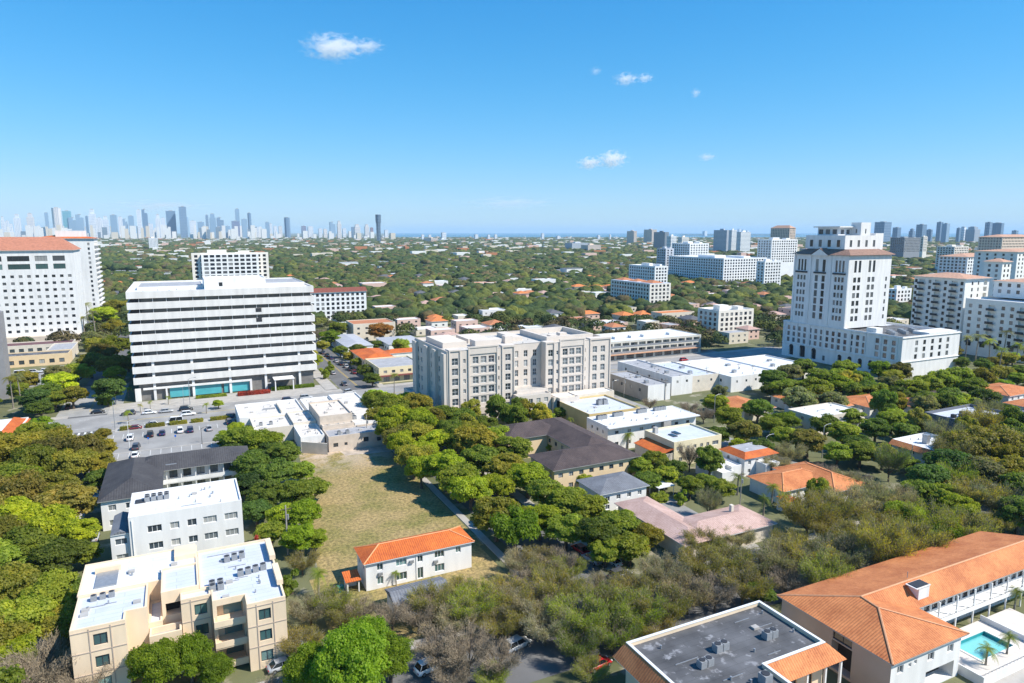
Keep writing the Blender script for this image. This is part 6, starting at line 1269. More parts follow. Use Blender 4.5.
def grid_pts(rmin, rmax, sp):
    n = int(rmax / sp) + 2; gx, gy = np.meshgrid(np.arange(-n, n) * sp, np.arange(-n // 3, n) * sp); P_ = np.stack([gx.ravel(), gy.ravel()], 1).astype(float)
    P_ += NR.uniform(-.42, .42, P_.shape) * sp
    X = P_[:, 0] * cH + P_[:, 1] * sH; Y = -P_[:, 0] * sH + P_[:, 1] * cH
    d = Y; k = (d > rmin) & (d < rmax) & (np.abs(X) < d * .80 + 12); return P_[k]
def dens(P_, s_=140., th=-.5, sd=0):
    v = np.sin(P_[:, 0] / s_ + 1.3 * np.sin(P_[:, 1] / (s_ * 1.7) + sd)) * np.cos(P_[:, 1] / (s_ * .8) + np.sin(P_[:, 0] / s_ * 1.3)); return v > th
P1 = grid_pts(150, 1150, 11.2)
# the foreground block is surveyed tree by tree above, so the fill starts beyond it
fore = (P1[:, 1] < 300) & (P1[:, 0] < 150) & (P1[:, 0] > -46)
P1 = P1[~fore]; P1 = P1[ok_pts(P1, 2.5, 9)]
TX_ = np.array([(t_[2], t_[3], t_[4]) for t_ in TREES])
keep = np.ones(len(P1), bool)
for tx, ty, tr in TX_: keep &= (P1[:, 0] - tx) ** 2 + (P1[:, 1] - ty) ** 2 > (tr * .8 + 2.5) ** 2
# open ground the photograph shows: plaza right of the long balcony building, hotel forecourt, parking lots
for (a, b_, c_, d_) in ((258, 236, 300, 285), (160, 240, 260, 281), (-120, 336, -44, 446), (104, 94, 144, 140), (154, 196, 282, 240), (98, 28, 200, 62)):
    keep &= ~((P1[:, 0] > a) & (P1[:, 0] < c_) & (P1[:, 1] > b_) & (P1[:, 1] < d_))
P1 = P1[keep]; P1 = P1[dens(P1, 90., -.93) & (NR.uniform(size=len(P1)) < .93)]
dd = P1[:, 0] * -sH + P1[:, 1] * cH; P1 = P1[np.argsort(dd)]
N_IND = max(0, 300 - sum(1 for t_ in TREES if t_[0] in ('round',)))
near, far = P1[:N_IND], P1[N_IND:]
for (x, y) in near:
    kd = 'round' if NR.uniform() < .86 else 'broad'; TREES.append((kd, fr_.choice(KN), x, y, float(NR.uniform(3.6, 6.0)), None, None))
# labels: order within each cluster
cl_members = {}
for i, t_ in enumerate(TREES):
    cl = t_[5]
    if cl is None:
        L_ = min(LAND, key=lambda q: (q[0] - t_[2]) ** 2 + (q[1] - t_[3]) ** 2)[2]; cl = 'near the ' + L_
    cl_members.setdefault((cl, t_[0], t_[1]), []).append(i)
LBL = {}
for (cl, kd, cw), idx in cl_members.items():
    idx.sort(key=lambda i: proj(TREES[i][2], TREES[i][3], 5)[0])
    for j, i in enumerate(idx): LBL[i] = ('%s %s %s' % (cw, LOOK[kd], cl) + ('' if len(idx) == 1 else ', %s from the left' % nth(j)), cl)
used = {}
for i, (kd, cw, x, y, r, cl, z) in enumerate(TREES):
    variants = [k for k in PROTO if k[0] == kd]; key = variants[(i * 7 + i // 3) % len(variants)]
    s_ = r / base_r[kd]; sz = (z / base_z[kd]) if z else s_ * rnd.uniform(.85, 1.1)
    if kd in ('palm', 'small_palm'): sz = s_ * (1.0 if kd == 'palm' else 1.2)
    sz = max(s_ * .62, min(sz, s_ * 1.5))
    lb, g_ = LBL[i]
    q = empty(NAMES[kd], (x, y, 0), rnd.uniform(0, 6.28), lb, 'palm' if 'palm' in kd else 'shrub' if kd == 'shrub' else 'tree', 'trees ' + g_ if 'palm' not in kd else 'palms ' + g_)
    q.scale = (s_ * rnd.uniform(.95, 1.1), s_ * rnd.uniform(.95, 1.1), sz)
    c_ = COL[cw] if kd != 'airy' else (COL[cw][0] * 1.02, COL[cw][1] * .96, COL[cw][2] * 1.3); j_ = rnd.uniform(.95, 1.42); hj = rnd.uniform(-.08, .08)
    for pn, me in PROTO[key]:
        o = link(pn, me, q); o.color = (c_[0] * j_ * (1.06 + hj), c_[1] * j_, c_[2] * j_ * (1 - hj), 1)
# far-off canopy as one mass
def clump_mesh(P_, rad, zc, n, size, seed):
    rs = np.random.RandomState(seed); N_ = len(P_); r = rad * rs.uniform(.65, 1.25, (N_, 1, 1)); d = unit(rs.normal(size=(N_, n, 3))); d[:, :, 2] = np.abs(d[:, :, 2]) * .9 - .15
    C_ = np.concatenate([P_, np.zeros((N_, 1))], 1)[:, None, :] + np.array([0, 0, zc]) * (r / rad) + d * r * np.array([1, 1, .75]) * rs.uniform(.8, 1.06, (N_, n, 1))
    nn = unit(d * .9 + rs.normal(size=(N_, n, 3)) * .2 + np.array([0, 0, .3])); return leaves(C_.reshape(-1, 3), nn.reshape(-1, 3), size, 1.0, rs)
_bm = bmesh.new(); bmesh.ops.create_icosphere(_bm, subdivisions=2, radius=1.0); _bm.verts.ensure_lookup_table()
ICO_V = np.array([v_.co[:] for v_ in _bm.verts]); ICO_F = np.array([[v_.index for v_ in f_.verts] for f_ in _bm.faces]); _bm.free()
def blob_arrays(P_, rad, zc, lobes, seed, flat=.75, rough=.2):
    """rounded uneven crowns, several to a tree"""
    rs = np.random.RandomState(seed); N_ = len(P_) * lobes; base = np.repeat(P_, lobes, 0) + rs.uniform(-.55, .55, (N_, 2)) * rad * (lobes > 1); sc = np.repeat(rs.uniform(.7, 1.25, (len(P_), 1)), lobes, 0) * rs.uniform(.55, .85, (N_, 1)) * (1 if lobes > 1 else 1.3)
    c = np.concatenate([base, sc * (zc + rs.uniform(-.8, 1.6, (N_, 1)) * (lobes > 1))], 1)[:, None, :]; ph = rs.uniform(0, 6.28, (N_, 1, 3))
    w_ = 1 + rough * (np.sin(ICO_V[None, :, :] * 4.2 + ph).sum(2, keepdims=True) * .5) + rs.uniform(-.10, .10, (N_, len(ICO_V), 1))
    V = c + ICO_V[None] * w_ * rad * sc[:, None, :] * np.array([1, 1, flat]); V[:, :, 2] = np.maximum(V[:, :, 2], .1)
    F = ICO_F[None] + (np.arange(N_) * len(ICO_V))[:, None, None]; return V.reshape(-1, 3), F.reshape(-1, 3)
def tri_mesh(name, parts_, m_):
    V = np.concatenate([p_[0] for p_ in parts_]); off = 0; Fs = []
    for v_, f_ in parts_: Fs.append(f_ + off); off += len(v_)
    F = np.concatenate(Fs); me = bpy.data.meshes.new(name); me.vertices.add(len(V)); me.vertices.foreach_set('co', V.astype(np.float32).ravel()); me.loops.add(len(F) * 3); me.loops.foreach_set('vertex_index', F.astype(np.int32).ravel())
    me.polygons.add(len(F)); me.polygons.foreach_set('loop_start', np.arange(0, len(F) * 3, 3, dtype=np.int32)); me.polygons.foreach_set('loop_total', np.full(len(F), 3, dtype=np.int32)); me.polygons.foreach_set('use_smooth', np.ones(len(F), bool)); me.materials.append(m_); me.update(calc_edges=True); return me
fd = far[:, 0] * -sH + far[:, 1] * cH
nearf, midf = far[fd < 480], far[fd >= 480]
A_ = clump_mesh(nearf, 6.2, 4.4, 330, .85, 1)
P2 = grid_pts(1150, 3200, 16); P2 = P2[ok_pts(P2, 4, 6)]; P2 = P2[dens(P2, 160., -.9, 2)]
P3 = grid_pts(3200, 8300, 38)
# no wood on the water
def on_land(P_, r):
    out = np.array([proj(a, b_)[1] for a, b_ in P_]) > 238.4; return P_[out | (np.array([proj(a, b_)[0] for a, b_ in P_]) < 392)]
P3 = on_land(P3, 0)
allq = A_; allq[:, :, 2] = np.maximum(allq[:, :, 2], .2)
o = link('mid_distance_canopy', quad_mesh('mid_distance_canopy', allq, FOREST)); o['kind'] = 'stuff'
o = link('distant_tree_canopy', tri_mesh('distant_tree_canopy', [blob_arrays(midf, 7.8, 4.4, 5, 11, .72, .34), blob_arrays(P2, 10, 4.2, 1, 12, .6, .25), blob_arrays(P3, 24, 4.0, 1, 13, .34, .25)], FOREST)); o['kind'] = 'stuff'
# a sprinkle of far white rooftops too small to be houses one by one
P4 = grid_pts(1500, 7500, 62); P4 = P4[NR.uniform(size=len(P4)) < .30]; P4 = on_land(P4, 0); FB = MB()
for (x, y) in P4:
    w_, d_ = NR.uniform(12, 42), NR.uniform(10, 26); h = NR.uniform(9, 15) if NR.uniform() < .9 else NR.uniform(14, 20); FB.box(x, y, 0, x + w_, y + d_, h, int(NR.choice([0, 0, 0, 1, 2, 3])))
for k in range(210):
    px_ = rnd.uniform(-20, 262) if k < 185 else rnd.uniform(262, 400); zc = rnd.uniform(5200, 6800); x, y, _ = at_depth(px_, 232, zc); h = rnd.uniform(30, 130) * (1 if px_ < 262 else .6); s_ = rnd.uniform(14, 40); FB.box(x, y, 0, x + s_, y + s_, h, int(NR.choice([0, 0, 0, 1, 4])))
o = FB.build('distant_city_blocks', [ROW_W[0], ROW_W[1], ROW_W[2], ROOFS[3][1], mat('far_glass_block', (.22, .28, .34), .4, .1, .1)]); o['kind'] = 'stuff'

# ---- clipped hedges in the car-park median and flower beds
def hedge(x0, y0, x1, y1, h, lb, colr='mid green', grp=None, nm='hedge'):
    rs = np.random.RandomState(int(abs(x0) * 7 + y0)); n = int((x1 - x0) * 150); P_ = np.stack([rs.uniform(x0, x1, n), rs.uniform(y0, y1, n), rs.uniform(.1, h, n)], 1)
    side = rs.randint(0, 3, n); P_[side == 0, 2] = h; P_[side == 1, 1] = y0; nn = np.where((side == 0)[:, None], [0, 0, 1.0], [0, -1.0, 0.2]) + rs.normal(size=(n, 3)) * .4
    P_ += rs.normal(size=(n, 3)) * .06; c0 = np.array([(x0 + x1) / 2, (y0 + y1) / 2, 0])
    o = link(nm, quad_mesh(nm, leaves(P_ - c0, unit(nn), .3, 1, rs), LEAF), None, tuple(c0)); o.color = (*COL[colr], 1); tag(o, lb, 'hedge' if nm == 'hedge' else 'flower bed', grp)
for k, (a, b_) in enumerate(((-20.5, -15.8), (-13, -7.5), (-6.0, -.8), (.6, 4.2), (6.5, 12.5), (14.5, 21))):
    hedge(a, 248.6, b_, 250.4, 1.1, 'clipped hedge in the car-park median, %s from the left' % nth(k), 'olive', 'clipped hedges in the car-park median')
hedge(18, 283, 30, 286, 1.2, 'bed of red flowering shrubs by the entrance of the banded block', 'red-flowered', nm='flower_bed')
hedge(31, 287, 48, 289, 1.2, 'bright green hedge at the right foot of the banded block', 'bright green')
hedge(3, 285.5, 14, 287, .9, 'low green planting strip in front of the teal shop windows', 'mid green')
md = MB(); md.box(-22, 247.9, 0, 24, 251.2, .15); o = md.build('median_kerb', CONC); o['kind'] = 'structure'
md = MB(); md.box(-23.5, 222.6, 0, 10, 223.1, .15); md.box(-24, 215.6, 0, 12, 216, .15); o = md.build('kerb', CONC); o['kind'] = 'structure'

# ================================================================== CARS
CARPAINT = mat('car_paint', (1, 1, 1), .28, .01, 1, objcol=True, spec=.6); CGL = mat('car_glass', (.015, .018, .022), .08, .1, 1, spec=.9); TYRE = mat('tyre_rubber', (.025, .025, .025), .8, .1, 4); RIM = mat('wheel_rim', (.5, .5, .5), .35, .05, 4, metal=.7)
LAMP_W = mat('headlight_lens', (.8, .8, .8), .15, .02, 4); LAMP_R = mat('taillight_lens', (.45, .02, .02), .2, .05, 4)
def car_proto(kind, L_=4.6, W_=1.82, H_=1.45, cab=(-1.75, -1.05, .75, 1.45), belt=.88, deck=None):
    """x forward; body lofted over cross-sections, cabin a tapering greenhouse"""
    secs = []
    xs = [-L_ / 2, -L_ / 2 + .12, -L_ / 2 + .7, -.9, 0, .9, L_ / 2 - .9, L_ / 2 - .25, L_ / 2]
    tops = [belt * .72, belt * .93, belt, belt, belt, belt * .98, belt * .88, belt * .72, belt * .5]
    wid = [.8, .93, 1, 1, 1, 1, .98, .9, .74]
    v, f = [], []
    for x, t_, w_ in zip(xs, tops, wid):
        hw = W_ / 2 * w_
        v += [(x, -hw * .96, .28), (x, -hw, .5), (x, -hw * .97, t_ - .1), (x, -hw * .86, t_), (x, hw * .86, t_), (x, hw * .97, t_ - .1), (x, hw, .5), (x, hw * .96, .28)]
    n = 8
    for i in range(len(xs) - 1):
        for k in range(n): j = (k + 1) % n; f.append((i * n + k, i * n + j, (i + 1) * n + j, (i + 1) * n + k))
    f.append(tuple(range(n))[::-1]); f.append(tuple((len(xs) - 1) * n + k for k in range(n)))
    bm_ = bpy.data.meshes.new('body'); bm_.from_pydata(v, [], f); bm_.materials.append(CARPAINT); bm_.polygons.foreach_set('use_smooth', [True] * len(f)); bm_.update()
    q = empty(kind, (0, 0, 0)); link('body', bm_, q)
    a, b_, c_, d_ = cab; hw, rw = W_ / 2 * .88, W_ / 2 * .70
    g_ = MB(); z0, z1 = belt - .02, H_ - .04
    g_.quad((a, -hw, z0), (d_, -hw, z0), (c_, -rw, z1), (b_, -rw, z1)); g_.quad((a, hw, z0), (d_, hw, z0), (c_, rw, z1), (b_, rw, z1)); g_.quad((d_, -hw, z0), (d_, hw, z0), (c_, rw, z1), (c_, -rw, z1)); g_.quad((a, -hw, z0), (a, hw, z0), (b_, rw, z1), (b_, -rw, z1))
    g_.build('windows', CGL, q)
    r_ = MB(); r_.prism([(b_ - .04, -rw - .03), (c_ + .04, -rw - .03), (c_ + .04, rw + .03), (b_ - .04, rw + .03)], z1 + .002, H_)
    for s_ in (-1, 1):
        for (xa, xb) in ((a, b_), (d_, c_), ((a + d_) / 2, (b_ + c_) / 2)): r_.tube([(xa, s_ * (hw + .01), z0), (xb, s_ * (rw + .02), z1)], .045, 4)
    r_.build('roof_panel', CARPAINT, q)
    for sx in (-1, 1):
        for sy in (-1, 1):
            m_ = MB(); m_.tube([(0, -.11, 0), (0, .11, 0)], .33, 14); m_.poly([(.33 * math.cos(t_), -.11, .33 * math.sin(t_)) for t_ in [2 * math.pi * k / 14 for k in range(14)]])
            wh = m_.build('wheel', TYRE, q, (sx * (L_ / 2 - .85), sy * (W_ / 2 - .08), .33)); m_ = MB(); m_.tube([(0, -.03 + sy * .1, 0), (0, .03 + sy * .1, 0)], .2, 10); m_.poly([(.2 * math.cos(t_), -.03 + sy * .1, .2 * math.sin(t_)) for t_ in [2 * math.pi * k / 10 for k in range(10)]]); m_.build('rim', RIM, wh)
    for sy in (-1, 1):
        m_ = MB(); m_.box(L_ / 2 - .2, sy * W_ * .3 - .17, .52, L_ / 2 + .012, sy * W_ * .3 + .17, .64); m_.build('headlight', LAMP_W, q)
        m_ = MB(); m_.box(-L_ / 2 - .015, sy * W_ * .32 - .16, .58, -L_ / 2 + .1, sy * W_ * .32 + .16, .74); m_.build('taillight', LAMP_R, q)
    bpy.context.view_layer.update(); note_kids(q); return q
PC = {'car': car_proto('parked_car', cab=(-1.85, -1.15, .55, 1.35)), 'suv': car_proto('parked_car', 4.8, 1.92, 1.75, (-2.15, -1.75, .55, 1.25), 1.02), 'van': car_proto('parked_van', 5.6, 2.05, 2.3, (-2.6, -2.5, 1.0, 1.75), 1.15)}
CC = {'white': (.78, .78, .78), 'black': (.015, .015, .018), 'silver': (.42, .43, .44), 'dark grey': (.07, .07, .08), 'dark blue': (.02, .035, .10), 'bright blue': (.03, .22, .45), 'red': (.45, .012, .02), 'maroon': (.16, .02, .025), 'pale blue': (.30, .38, .45)}
firstuse = set()
def car(x, y, deg, kind, cw, lb, grp):
    p0 = PC[kind]
    q = p0 if kind not in firstuse else copy_tree(p0); firstuse.add(kind)
    if 'pick' in lb: pass
    q.location = (x, y, .02); q.rotation_euler = (0, 0, R(deg)); tag(q, lb, 'van' if kind == 'van' else 'car', grp)
    for ch in q.children: ch.color = (*CC[cw], 1)
PCX = lambda px, py: at(px, py, .5)
G1 = 'cars in the car park below the banded block'
for (px, py, dg, kd, cw, lb) in ((130, 438, 88, 'suv', 'white', 'white car at the left end of the car-park row, beside the trees'), (136, 447, 85, 'suv', 'dark grey', 'dark car in the middle of the car park aisle'), (135, 455, 85, 'car', 'white', 'white car stopped behind the dark car in the aisle'), (150, 434.5, 90, 'suv', 'black', 'black car parked next to the white one in the row'), (162, 433, 90, 'car', 'dark blue', 'dark blue car parked right of the black car in the row'), (180, 430.5, 90, 'suv', 'white', 'white car parked below the third hedge'), (190, 430, 90, 'suv', 'dark blue', 'dark blue car beside the white car below the third hedge'), (209, 428.5, 90, 'car', 'silver', 'silver car parked alone at the right of the row'), (229, 422, 90, 'suv', 'dark grey', 'dark car tucked against the trees at the right end of the car park')):
    x, y = PCX(px, py); car(x, y, dg, kd, cw, lb, G1)
G2 = 'cars on the avenue in front of the banded block'
for (px, py, dg, kd, cw, lb) in ((128, 413.5, 178, 'suv', 'dark grey', 'dark car at the kerb near the left corner of the banded block'), (149, 412.5, 0, 'car', 'white', 'white car at the kerb below the teal shop windows'), (166, 411, 0, 'car', 'silver', 'silver car at the kerb, second from the left under the shop windows'), (186, 409, 0, 'suv', 'black', 'black car parked close to the shop entrance at the kerb'), (188, 414, 0, 'suv', 'white', 'white car driving beside the black parked car'), (152, 424, 180, 'car', 'silver', 'pale car driving just above the hedges, left'), (134, 428, 180, 'car', 'maroon', 'maroon car half hidden by the hedge'), (174, 422, 180, 'van', 'white', 'white van driving just above the hedges'), (229, 417, 180, 'suv', 'dark blue', 'dark blue car driving just above the last hedge'), (251, 407, 0, 'suv', 'black', 'black car on the avenue beside the pale shops'), (266, 405.5, 0, 'car', 'bright blue', 'bright blue car on the avenue above the pale shops'), (288, 400, 0, 'suv', 'dark blue', 'blue car on the avenue right of the bright blue one'), (306, 397.5, 0, 'suv', 'silver', 'silver car at the kerb near the banded block right corner'), (349, 392, 20, 'suv', 'silver', 'silver car crossing the intersection'), (632, 366, 0, 'van', 'white', 'white van parked below the long balcony building'), (645, 362.5, 0, 'car', 'white', 'white car parked under the awnings of the long balcony building'), (684, 360, 0, 'suv', 'red', 'red car parked right of the long balcony building entrance')):
    x, y = PCX(px, py); car(x, y, dg, kd, cw, lb, G2)
G3 = 'cars parked along the side street'
for k, (px, py, cw, kd) in enumerate(((323, 353, 'dark grey', 'suv'), (327, 355.5, 'black', 'suv'), (331, 358, 'dark blue', 'car'), (336, 361, 'silver', 'car'), (341, 364, 'black', 'suv'), (346, 366.5, 'silver', 'suv'), (350, 369.5, 'black', 'car'), (354, 372.5, 'maroon', 'suv'), (333, 373, 'silver', 'car'), (344, 384, 'dark grey', 'suv'))):
    x, y = PCX(px, py); car(x, y, 90, kd, cw, '%s car on the side street by the corner shop, %s from the far end' % (cw, nth(k)), G3)
G4 = 'cars near the lawn streets'
for (px, py, dg, kd, cw, lb) in ((592, 559, 100, 'suv', 'pale blue', 'pale blue car parked under the trees below the street row'), (612, 561, 100, 'car', 'white', 'white car parked right of the pale blue car'), (580, 549, 95, 'car', 'red', 'dark red car half hidden by leaves behind the pale blue car'), (598, 664, 8, 'car', 'red', 'bright red car parked beside the tile-skirted building'), (430, 667, 12, 'suv', 'white', 'white car parked beneath the bare trees at the bottom edge'), (517, 645, 15, 'suv', 'silver', 'silver car parked at the shaded corner left of the red car'), (292, 648, 0, 'suv', 'white', 'white car behind the peach block corner'), (283, 665, 8, 'car', 'silver', 'silver car at the bottom near the peach block'), (620, 575, 5, 'suv', 'dark grey', 'dark car in the deep shade under the street trees'), (52, 492, 5, 'suv', 'dark blue', 'dark blue car under the trees of the left mass'), (94, 537, 90, 'car', 'silver', 'silver car beside the white three-storey block'), (95, 495, 90, 'suv', 'white', 'white car on the street left of the charcoal roof')):
    x, y = PCX(px, py); car(x, y, dg, kd, cw, lb, G4)
G5 = 'cars at the left car park and corner'
for (px, py, dg, kd, cw, lb) in ((16, 381, 5, 'suv', 'maroon', 'maroon car in the left car park'), (21, 374, 5, 'van', 'white', 'white van in the left car park behind the maroon car'), (34, 372, 5, 'suv', 'silver', 'silver car in the left car park, right of the van'), (46, 371, 5, 'suv', 'white', 'white car at the right end of the left car park'), (68, 407, 95, 'suv', 'black', 'black car under the trees at the left corner'), (56, 405, 95, 'suv', 'silver', 'silver car in the shade left of the black corner car'), (98, 412, 0, 'car', 'black', 'black car by the planted corner of the avenue'), (54, 478, 8, 'suv', 'dark grey', 'dark car seen through the left tree mass')):
    x, y = PCX(px, py); car(x, y, dg, kd, cw, lb, G5)

# ---- poles and lamps
def pole(px, py, h, lb, lamp=True, m_=METAL, arm=0, r=.13, nm=None, tilt=0):
    x, y = at(px, py); q = empty(nm or ('street_lamp' if lamp else 'utility_pole'), (x, y, 0), tilt, lb, 'street lamp' if lamp else 'utility pole', 'poles along the streets')
    b_ = MB(); b_.tube([(0, 0, 0), (0, 0, h)], [r, r * .6], 8); b_.build('pole', m_, q)
    if lamp:
        b_ = MB(); b_.tube([(0, 0, h - .2), (1.0, 0, h + .3), (2.2, 0, h + .35)], .05, 5); b_.build('arm', m_, q); b_ = MB(); b_.box(1.9, -.15, h + .25, 2.7, .15, h + .42); b_.build('lamp_head', METAL, q)
    else:
        b_ = MB(); b_.box(-1.1, -.06, h - .9, 1.1, .06, h - .75); b_.build('crossarm', BARK, q); b_ = MB(); b_.tube([(.35, 0, h - 3), (.35, 0, h - 2)], .22, 8); b_.build('transformer', METAL, q)
WOOD = mat('weathered_pole_wood', (.40, .36, .31), .9, .12, 3)
pole(115, 430, 9.5, 'street lamp at the left corner of the car park'); pole(116, 405, 8, 'street lamp on the corner pavement beside the banded block'); pole(129.5, 449, 8.5, 'thin white lamp post inside the car park, left', m_=FR_W, r=.1)
pole(190, 405, 10, 'thin lamp post before the teal shop windows'); pole(184, 408, 8, 'second thin lamp post before the teal shop windows', r=.08); pole(202, 444, 5, 'short dark post in the car park', r=.08, m_=DKMETAL)
pole(288, 555, 10.5, 'tall utility pole between the dark trees and the peach block', False, WOOD, r=.2); pole(367, 441, 8.5, 'utility pole at the corner of the pale shops', False, WOOD, r=.16)
pole(612, 405, 9, 'tall light post left of the white cube warehouse', True, METAL); pole(624, 397, 8.5, 'utility pole behind the white cube warehouse', False, WOOD); pole(665, 400, 8.5, 'utility pole beside the white cube warehouse', False, WOOD); pole(706, 386, 8.5, 'utility pole before the peach warehouse', False, WOOD); pole(738, 383, 9, 'utility pole by the broad white warehouse', False, WOOD); pole(752, 383, 8, 'second utility pole by the broad white warehouse', False, WOOD)
pole(714, 423, 9.5, 'tall light post over the green trees below the warehouses', True, METAL); pole(822, 458, 9.5, 'pale utility post standing clear right of centre', True, METAL, r=.16); pole(910, 474, 8, 'pale post before the white house with rooftop vent', True, METAL, r=.18); pole(740, 508, 9, 'leaning post between the pink roof and the orange villa', False, WOOD); pole(765, 464, 8, 'post beside the white gabled house', True, METAL)
pole(504, 350, 10, 'utility pole behind the beige residence', False, WOOD); pole(397, 318, 9, 'distant utility pole left in the trees', False, WOOD); pole(442, 322, 9, 'distant utility pole right in the trees', False, WOOD); pole(457, 320, 9, 'second distant utility pole right in the trees', False, WOOD)
pole(344, 398, 5, 'traffic signal post at the intersection', True, METAL, r=.09)
for k, (px, py) in enumerate(((148.5, 444), (175.6, 441.5))):
    x, y = at(px, py); q = empty('parking_sign', (x, y, 0), 0, 'blue disabled-parking sign on a post in the car park, %s from the left' % nth(k), 'sign', 'parking signs'); b_ = MB(); b_.tube([(0, 0, 0), (0, 0, 2.0)], .04, 6); b_.build('post', METAL, q); b_ = MB(); b_.box(-.25, -.06, 1.5, .25, -.045, 2.15); b_.build('sign_plate', mat('sign_blue', (.02, .12, .5), .5, .02, 2), q)

# ---- rooftop air conditioners (each stands on a roof)
ACB = MB(); ACB.box(-.45, -.45, 0, .45, .45, .95); acm = ACB.mesh('housing', mat('condenser_grey', (.30, .31, .32), .6, .1, 3))
ACF = MB(); ACF.tube([(0, 0, .952), (0, 0, 1.02)], .38, 12); acf = ACF.mesh('fan_guard', DKMETAL)
def acs(x, y, z, nx, ny, where, sp=1.15, s_=1.0, jig=0):
    k = 0
    for j in range(ny):
        for i in range(nx):
            q = empty('rooftop_air_conditioner', (x + i * sp, y + j * sp * 1.1 + jig * i, z), 0, 'grey air conditioner %s, %s from the near end' % (where, nth(k)), 'air conditioner', 'air conditioners ' + where); q.scale = (s_, s_, s_)
            link('housing', acm, q); link('fan_guard', acf, q); k += 1
acs(-8.6, 147.2, 11.32, 4, 2, 'on the white three-storey block'); acs(-14.5, 111, 10.33, 3, 1, 'on the front wing of the peach block', jig=.1, s_=.85)
acs(4.0, 115.5, 10.33, 3, 1, 'behind on the right peach roof', jig=.2); acs(5.6, 109.5, 10.33, 4, 1, 'mid right peach roof', jig=.2); acs(1.4, 106.4, 10.33, 2, 2, 'in front on the right peach roof')
acs(58.2, 62.5, 7.63, 2, 1, 'left on the dark grey roof', s_=1.1); acs(62.5, 64.3, 7.63, 2, 1, 'mid dark grey roof', s_=1.15); acs(70.8, 63.5, 7.63, 2, 1, 'right on the dark grey roof', s_=1.15); acs(63.2, 56.5, 7.63, 1, 1, 'by the dark grey roof notch', s_=1.4)
acs(112, 169.6, 7.62, 3, 1, 'first on the long white block', s_=1.3); acs(118.5, 170.4, 7.62, 3, 1, 'second on the long white block', s_=1.3); acs(127.5, 170.4, 7.62, 3, 1, 'third on the long white block', s_=1.3); acs(134, 170.4, 7.62, 4, 1, 'fourth on the long white block', s_=1.2)
acs(127, 192, 5.42, 2, 1, 'on the mustard-fronted shop', 2.2, 1.8); acs(40, 200, 4.22, 2, 1, 'on the tan rear annex', 2.5, 1.1); acs(47.5, 212, 5.02, 1, 3, 'on the white corner shop', 2.5, 1.2); acs(20, 220, 4.22, 2, 1, 'on the long white shop', 3, 1.1)
# bins by the shed
for k, (px, py, cw) in enumerate(((340.5, 592, (.02, .22, .18)), (716, 498, (.02, .16, .12)), (713, 494, (.05, .06, .07)), (711, 498, (.3, .3, .3)))):
    x, y = at(px, py); b_ = MB(); b_.prism([(-.5, -.4), (.5, -.4), (.5, .4), (-.5, .4)], .1, 1.1); b_.box(-.56, -.46, 1.102, .56, .46, 1.2)
    q = empty('rubbish_bin', (x, y, 0), .3, ['teal wheeled bin beside the garden shed', 'green bin in the yard behind the pink roof', 'dark bin left of the green bin', 'grey bin nearest the pink roof'][k], 'bin'); mmx = b_.build('bin_body', mat('bin_paint', (1, 1, 1), .5, .04, 2, objcol=True), q); mmx.color = (*cw, 1)

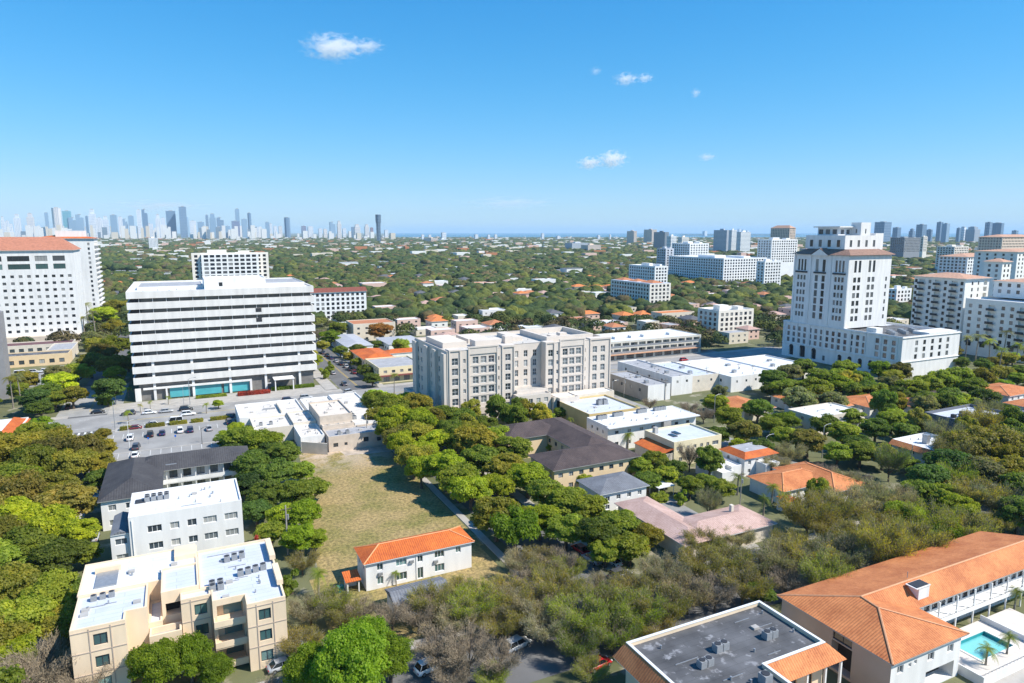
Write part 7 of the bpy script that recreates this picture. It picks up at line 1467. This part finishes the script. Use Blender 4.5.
# ================================================================== CLOUDS
def cloud_mat():
    m, n, l = newmat('cloud_vapour'); n.remove(n['Principled BSDF']); v = n.new('ShaderNodeVolumePrincipled'); out = n['Material Output']
    v.inputs['Color'].default_value = (1, 1, 1, 1); v.inputs['Anisotropy'].default_value = .1
    tc = n.new('ShaderNodeTexCoord'); no = n.new('ShaderNodeTexNoise'); no.inputs['Scale'].default_value = 3.2; no.inputs['Detail'].default_value = 7; no.inputs['Roughness'].default_value = .62; l.new(tc.outputs['Object'], no.inputs['Vector'])
    ln = n.new('ShaderNodeVectorMath'); ln.operation = 'LENGTH'; l.new(tc.outputs['Object'], ln.inputs[0])
    def M(op, a, b_):
        q = n.new('ShaderNodeMath'); q.operation = op
        for i, x_ in enumerate((a, b_)):
            if isinstance(x_, (int, float)): q.inputs[i].default_value = x_
            else: l.new(x_, q.inputs[i])
        return q.outputs[0]
    d = M('SUBTRACT', M('MULTIPLY', no.outputs[0], 2.3), M('ADD', .62, M('MULTIPLY', ln.outputs[1], .9)))
    oi = n.new('ShaderNodeObjectInfo'); s = n.new('ShaderNodeSeparateColor'); l.new(oi.outputs['Color'], s.inputs[0])
    l.new(M('MULTIPLY', M('MAXIMUM', d, 0), M('MULTIPLY', s.outputs[0], .1)), v.inputs['Density']); v.inputs['Emission Strength'].default_value = 0.0
    l.new(v.outputs[0], out.inputs['Volume']); m.cycles.volume_step_rate = 4; return m
CM = cloud_mat()
for k, (px, py, hw, hh, dn, lb) in enumerate(((334, 47, 36, 15, .55, 'large wispy white cloud, upper left'), (368, 46, 20, 9, .3, 'thin trailing wisp right of the large cloud'), (613, 159, 19, 11, .9, 'bright white compact cloud above the horizon'), (590, 163, 16, 8, .8, 'left half of the bright compact cloud'), (626, 79, 16, 8, .4, 'small faint cloud upper centre'), (645, 78, 12, 6, .35, 'faint puff right of the small upper cloud'), (696, 93, 7, 6, .4, 'tiny puff right of the upper clouds'), (707, 157, 12, 5, .35, 'small faint cloud right of the bright one'), (596, 71, 8, 5, .25, 'tiny faint wisp at the upper centre'), (510, 203, 60, 8, .045, 'broad faint haze cloud low over the centre'), (160, 206, 60, 8, .04, 'broad faint haze cloud over the skyline'))):
    D_c = 6500 if py < 190 else 9000
    x, y, z = at_depth(px, py, D_c); s_ = D_c / FPX
    me = bpy.data.meshes.new('cloud'); bm = bmesh.new(); bmesh.ops.create_icosphere(bm, subdivisions=3, radius=1.0); bm.to_mesh(me); bm.free(); me.materials.append(CM)
    o = link('cloud', me, None, (x, y, z), HEAD - R(90) + .25); o.scale = (hw * s_ * 1.08, hw * s_ * .75, hh * s_ * 1.15); o.color = (dn, dn, dn, 1); tag(o, lb, 'cloud', 'small clouds')

# ================================================================== HAZE
HZ_D = 4.2e-5
m, n, l = newmat('haze_air'); n.remove(n['Principled BSDF']); v = n.new('ShaderNodeVolumePrincipled'); v.inputs['Density'].default_value = HZ_D; v.inputs['Color'].default_value = (.62, .82, 1.0, 1); v.inputs['Anisotropy'].default_value = .0
l.new(v.outputs[0], n['Material Output'].inputs['Volume'])
b_ = MB(); b_.box(-60500, -60500, -1.2, 60500, 60500, 345); o = b_.build('haze', m); o['kind'] = 'stuff'
